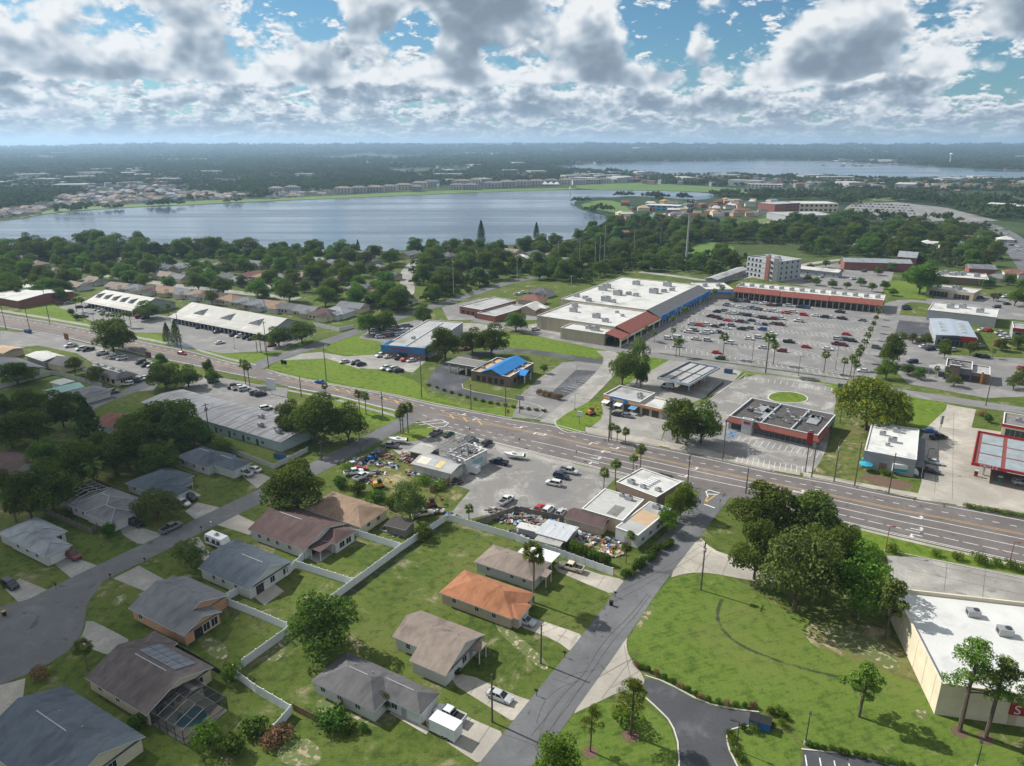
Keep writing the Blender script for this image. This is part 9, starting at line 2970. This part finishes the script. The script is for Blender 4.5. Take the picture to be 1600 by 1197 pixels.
ng.interface.new_socket('Geometry', in_out='INPUT', socket_type='NodeSocketGeometry')
ng.interface.new_socket('Geometry', in_out='OUTPUT', socket_type='NodeSocketGeometry')
gi, go = ng.nodes.new('NodeGroupInput'), ng.nodes.new('NodeGroupOutput')
ip = ng.nodes.new('GeometryNodeInstanceOnPoints')
ci = ng.nodes.new('GeometryNodeCollectionInfo')
ci.inputs['Collection'].default_value = pc
ci.inputs['Separate Children'].default_value = True
ci.inputs['Reset Children'].default_value = True

def attr(nm, tp):
 a_ = ng.nodes.new('GeometryNodeInputNamedAttribute')
 a_.data_type = tp
 a_.inputs['Name'].default_value = nm
 return a_.outputs['Attribute']

cx_ = ng.nodes.new('ShaderNodeCombineXYZ')
ng.links.new(attr('rot', 'FLOAT'), cx_.inputs[2])
ng.links.new(gi.outputs[0], ip.inputs['Points'])
ng.links.new(ci.outputs[0], ip.inputs['Instance'])
ip.inputs['Pick Instance'].default_value = True
ng.links.new(attr('idx', 'INT'), ip.inputs['Instance Index'])
ng.links.new(cx_.outputs[0], ip.inputs['Rotation'])
ng.links.new(attr('scl', 'FLOAT'), ip.inputs['Scale'])
ng.links.new(ip.outputs[0], go.inputs[0])
wd = link('woods', me)
wd['kind'] = 'stuff'
wd['label'] = 'far woods stretching to the horizon beyond the lakes'
md = wd.modifiers.new('scatter', 'NODES')
md.node_group = ng

# ---- far roofs and bare lots that read only as pale specks
fm = [mat('far_roof_pale', (.36, .36, .35), None, .01), mat('far_roof_tan', (.30, .22, .16), None, .01), mat('far_roof_grey', (.22, .22, .23), None, .01), mat('far_roof_red', (.26, .12, .08), None, .01)]
mb = MB()
rq = random.Random(12)
got = 0
while got < 1300:
 v = 232 + 66 * rq.random() ** 1.5
 u = rq.uniform(-60, 1660)
 p = G(u, v)
 if p.y > 8500 or any(pip(u, v, pl) for pl in OPEN[:4]):
  continue
 if mnoise.fractal(Vector((p.x / 700, p.y / 500, 8.1)), 1.0, 2.0, 3) < .05:
  continue
 a = rq.uniform(0, 3.1)
 s_ = max(1, p.y / 2600)
 big = rq.random() < .05
 L, W_ = (rq.uniform(40, 90) if big else rq.uniform(13, 20)) * s_, (rq.uniform(25, 40) if big else rq.uniform(10, 14)) * s_
 mb.obox((p.x, p.y), a, L, W_, terrain_z(p.x, p.y) - 1, terrain_z(p.x, p.y) + (13 if big else 9) * s_, 0 if big else rq.choice([0, 1, 1, 2, 2, 2, 3]))
 got += 1
o = mb.build('far_houses', fm)
o['kind'] = 'stuff'
o['label'] = 'countless pale roofs scattered through the far woods'

# ---- sagging wires between the roadside poles
WIRE = mat('wire', (.02, .02, .02), None, 1.0)

def wire(label, a, b, sag=1.2, r=.022):
 p, q = Vector(a), Vector(b)
 mb = MB()
 n = 12
 prev = p
 for i in range(1, n + 1):
  t = i / n
  c = p + (q - p) * t - Vector((0, 0, 4 * sag * t * (1 - t)))
  mb.tube(prev, c, r, n=3, cap=False)
  prev = c
 o = mb.build('power_line', WIRE)
 tag(o, label, 'wire', 'power lines on the roadside poles')

def ptop(u, vb, vt, dz=-.3):
 p = G(u, vb)
 p.z = ZH(u, vb, vt) + dz
 return p

for nm, ch in [('the patchy verge poles', [(1129, 719, 656), (1268, 746, 690), (1303, 752, 690), (1335, 760, 690), (1388, 772, 708), (1720, 850, 770)]), ('the side street poles', [(1074, 760, 711), (1095, 922, 847), (845, 1037, 976), (769, 1128, 1054)]), ('the left highway poles', [(78, 505, 445), (284, 549, 486), (420, 577, 502), (510, 595, 536), (659, 622, 562), (790, 651, 598), (951, 690, 625), (1129, 719, 656)]), ('the metal building pole', [(329, 690, 630), (503, 719, 688), (563, 708, 676), (598, 650, 612)])]:
 for i in range(len(ch) - 1):
  for dz, w_ in ((-.3, 'upper'), (-1.9, 'lower')):
   wire('%s wire, %s span along %s' % (w_, WORD[i], nm), ptop(*ch[i], dz), ptop(*ch[i + 1], dz))

# ================================================================== A CLOUD OVERHEAD (out of frame) that shades the lower left, and the HAZE
def cloud(label, px, alt, edge, tmax, dens, seed, cell=12.0, outer=()):
 off = Vector((math.cos(SUN_AZ), math.sin(SUN_AZ), 0)) * (alt / math.tan(SUN_EL))
 poly = [G(*a) + off for a in px] + [Vector(o) + off for o in outer]
 W2 = [(p.x, p.y) for p in poly]
 x0, x1 = min(a for a, b in W2) - edge, max(a for a, b in W2) + edge
 y0, y1 = min(b for a, b in W2) - edge, max(b for a, b in W2) + edge
 nx, ny = int((x1 - x0) / cell) + 1, int((y1 - y0) / cell) + 1
 T_ = np.zeros((ny + 1, nx + 1))
 for j in range(ny + 1):
  for i in range(nx + 1):
   x, y = x0 + i * cell, y0 + j * cell
   dm = 1e9
   for q in range(len(W2)):
    a, b = W2[q], W2[(q + 1) % len(W2)]
    dx_, dy_ = b[0] - a[0], b[1] - a[1]
    t = max(0, min(1, ((x - a[0]) * dx_ + (y - a[1]) * dy_) / (dx_ * dx_ + dy_ * dy_)))
    dm = min(dm, math.hypot(x - a[0] - dx_ * t, y - a[1] - dy_ * t))
   sd = dm if pip(x, y, W2) else -dm
   sd += 14 * mnoise.fractal(Vector((x / 60, y / 60, seed)), 1.0, 2.0, 4)
   k_ = max(0, min(1, (sd + edge * .3) / edge))
   if i in (0, nx) or j in (0, ny):
    k_ = 0
   T_[j, i] = tmax * k_ * (.75 + .5 * mnoise.noise(Vector((x / 45, y / 45, seed + 4))))
 vs, top, bot = [], {}, {}
 fs = []

 def tv(j, i):
  if (j, i) not in top:
   t = max(0.0, T_[j, i])
   top[j, i] = len(vs)
   vs.append((x0 + i * cell, y0 + j * cell, alt + t))
   if t > 0:
    bot[j, i] = len(vs)
    vs.append((x0 + i * cell, y0 + j * cell, alt - .15 * t))
   else:
    bot[j, i] = top[j, i]
  return top[j, i]
 for j in range(ny):
  for i in range(nx):
   c = [(j, i), (j, i + 1), (j + 1, i + 1), (j + 1, i)]
   if max(T_[a] for a in c) <= 0:
    continue
   fs.append(tuple(tv(*a) for a in c))
   fs.append(tuple(bot[a] for a in c[::-1]))
 mb = MB()
 mb.v, mb.f, mb.m = vs, fs, [0] * len(fs)
 m = bpy.data.materials.new('cloud_vapour')
 m.use_nodes = True
 t = NT(m.node_tree)
 t.n.clear()
 o_ = t.new('ShaderNodeOutputMaterial')
 pv = t.new('ShaderNodeVolumePrincipled')
 pv.inputs['Color'].default_value = (.95, .97, 1, 1)
 pv.inputs['Density'].default_value = dens
 t.link(pv.outputs[0], o_.inputs['Volume'])
 o = mb.build('cloud', m)
 o['kind'] = 'stuff'
 o['label'] = label
 return o

cloud('low cumulus drifting over the houses at left, above the frame',
 [(270, 1400), (315, 1150), (345, 1020), (362, 930), (378, 860), (380, 790), (395, 730), (375, 680), (310, 645), (235, 612), (150, 590), (60, 575), (-60, 568)], 560, 26, 16, .105, 2.0,
 outer=[(-330, 290, 0), (-420, 150, 0), (-330, 20, 0), (-120, 20, 0)])

def haze():
 m = bpy.data.materials.new('air')
 m.use_nodes = True
 t = NT(m.node_tree)
 t.n.clear()
 o_ = t.new('ShaderNodeOutputMaterial')
 pv = t.new('ShaderNodeVolumePrincipled')
 pv.inputs['Color'].default_value = (.50, .73, 1.0, 1)
 pv.inputs['Density'].default_value = HAZE_D
 pv.inputs['Anisotropy'].default_value = 0.3
 t.link(pv.outputs[0], o_.inputs['Volume'])
 o = MB().box(-17500, 17500, -17500, 17500, -120, 215).build('haze', m)
 o['kind'] = 'stuff'
 o['label'] = 'thin summer haze over the whole land'

HAZE_D = 0.000095
haze()
print('TREES', cnt, 'PATCHES', len(pts))
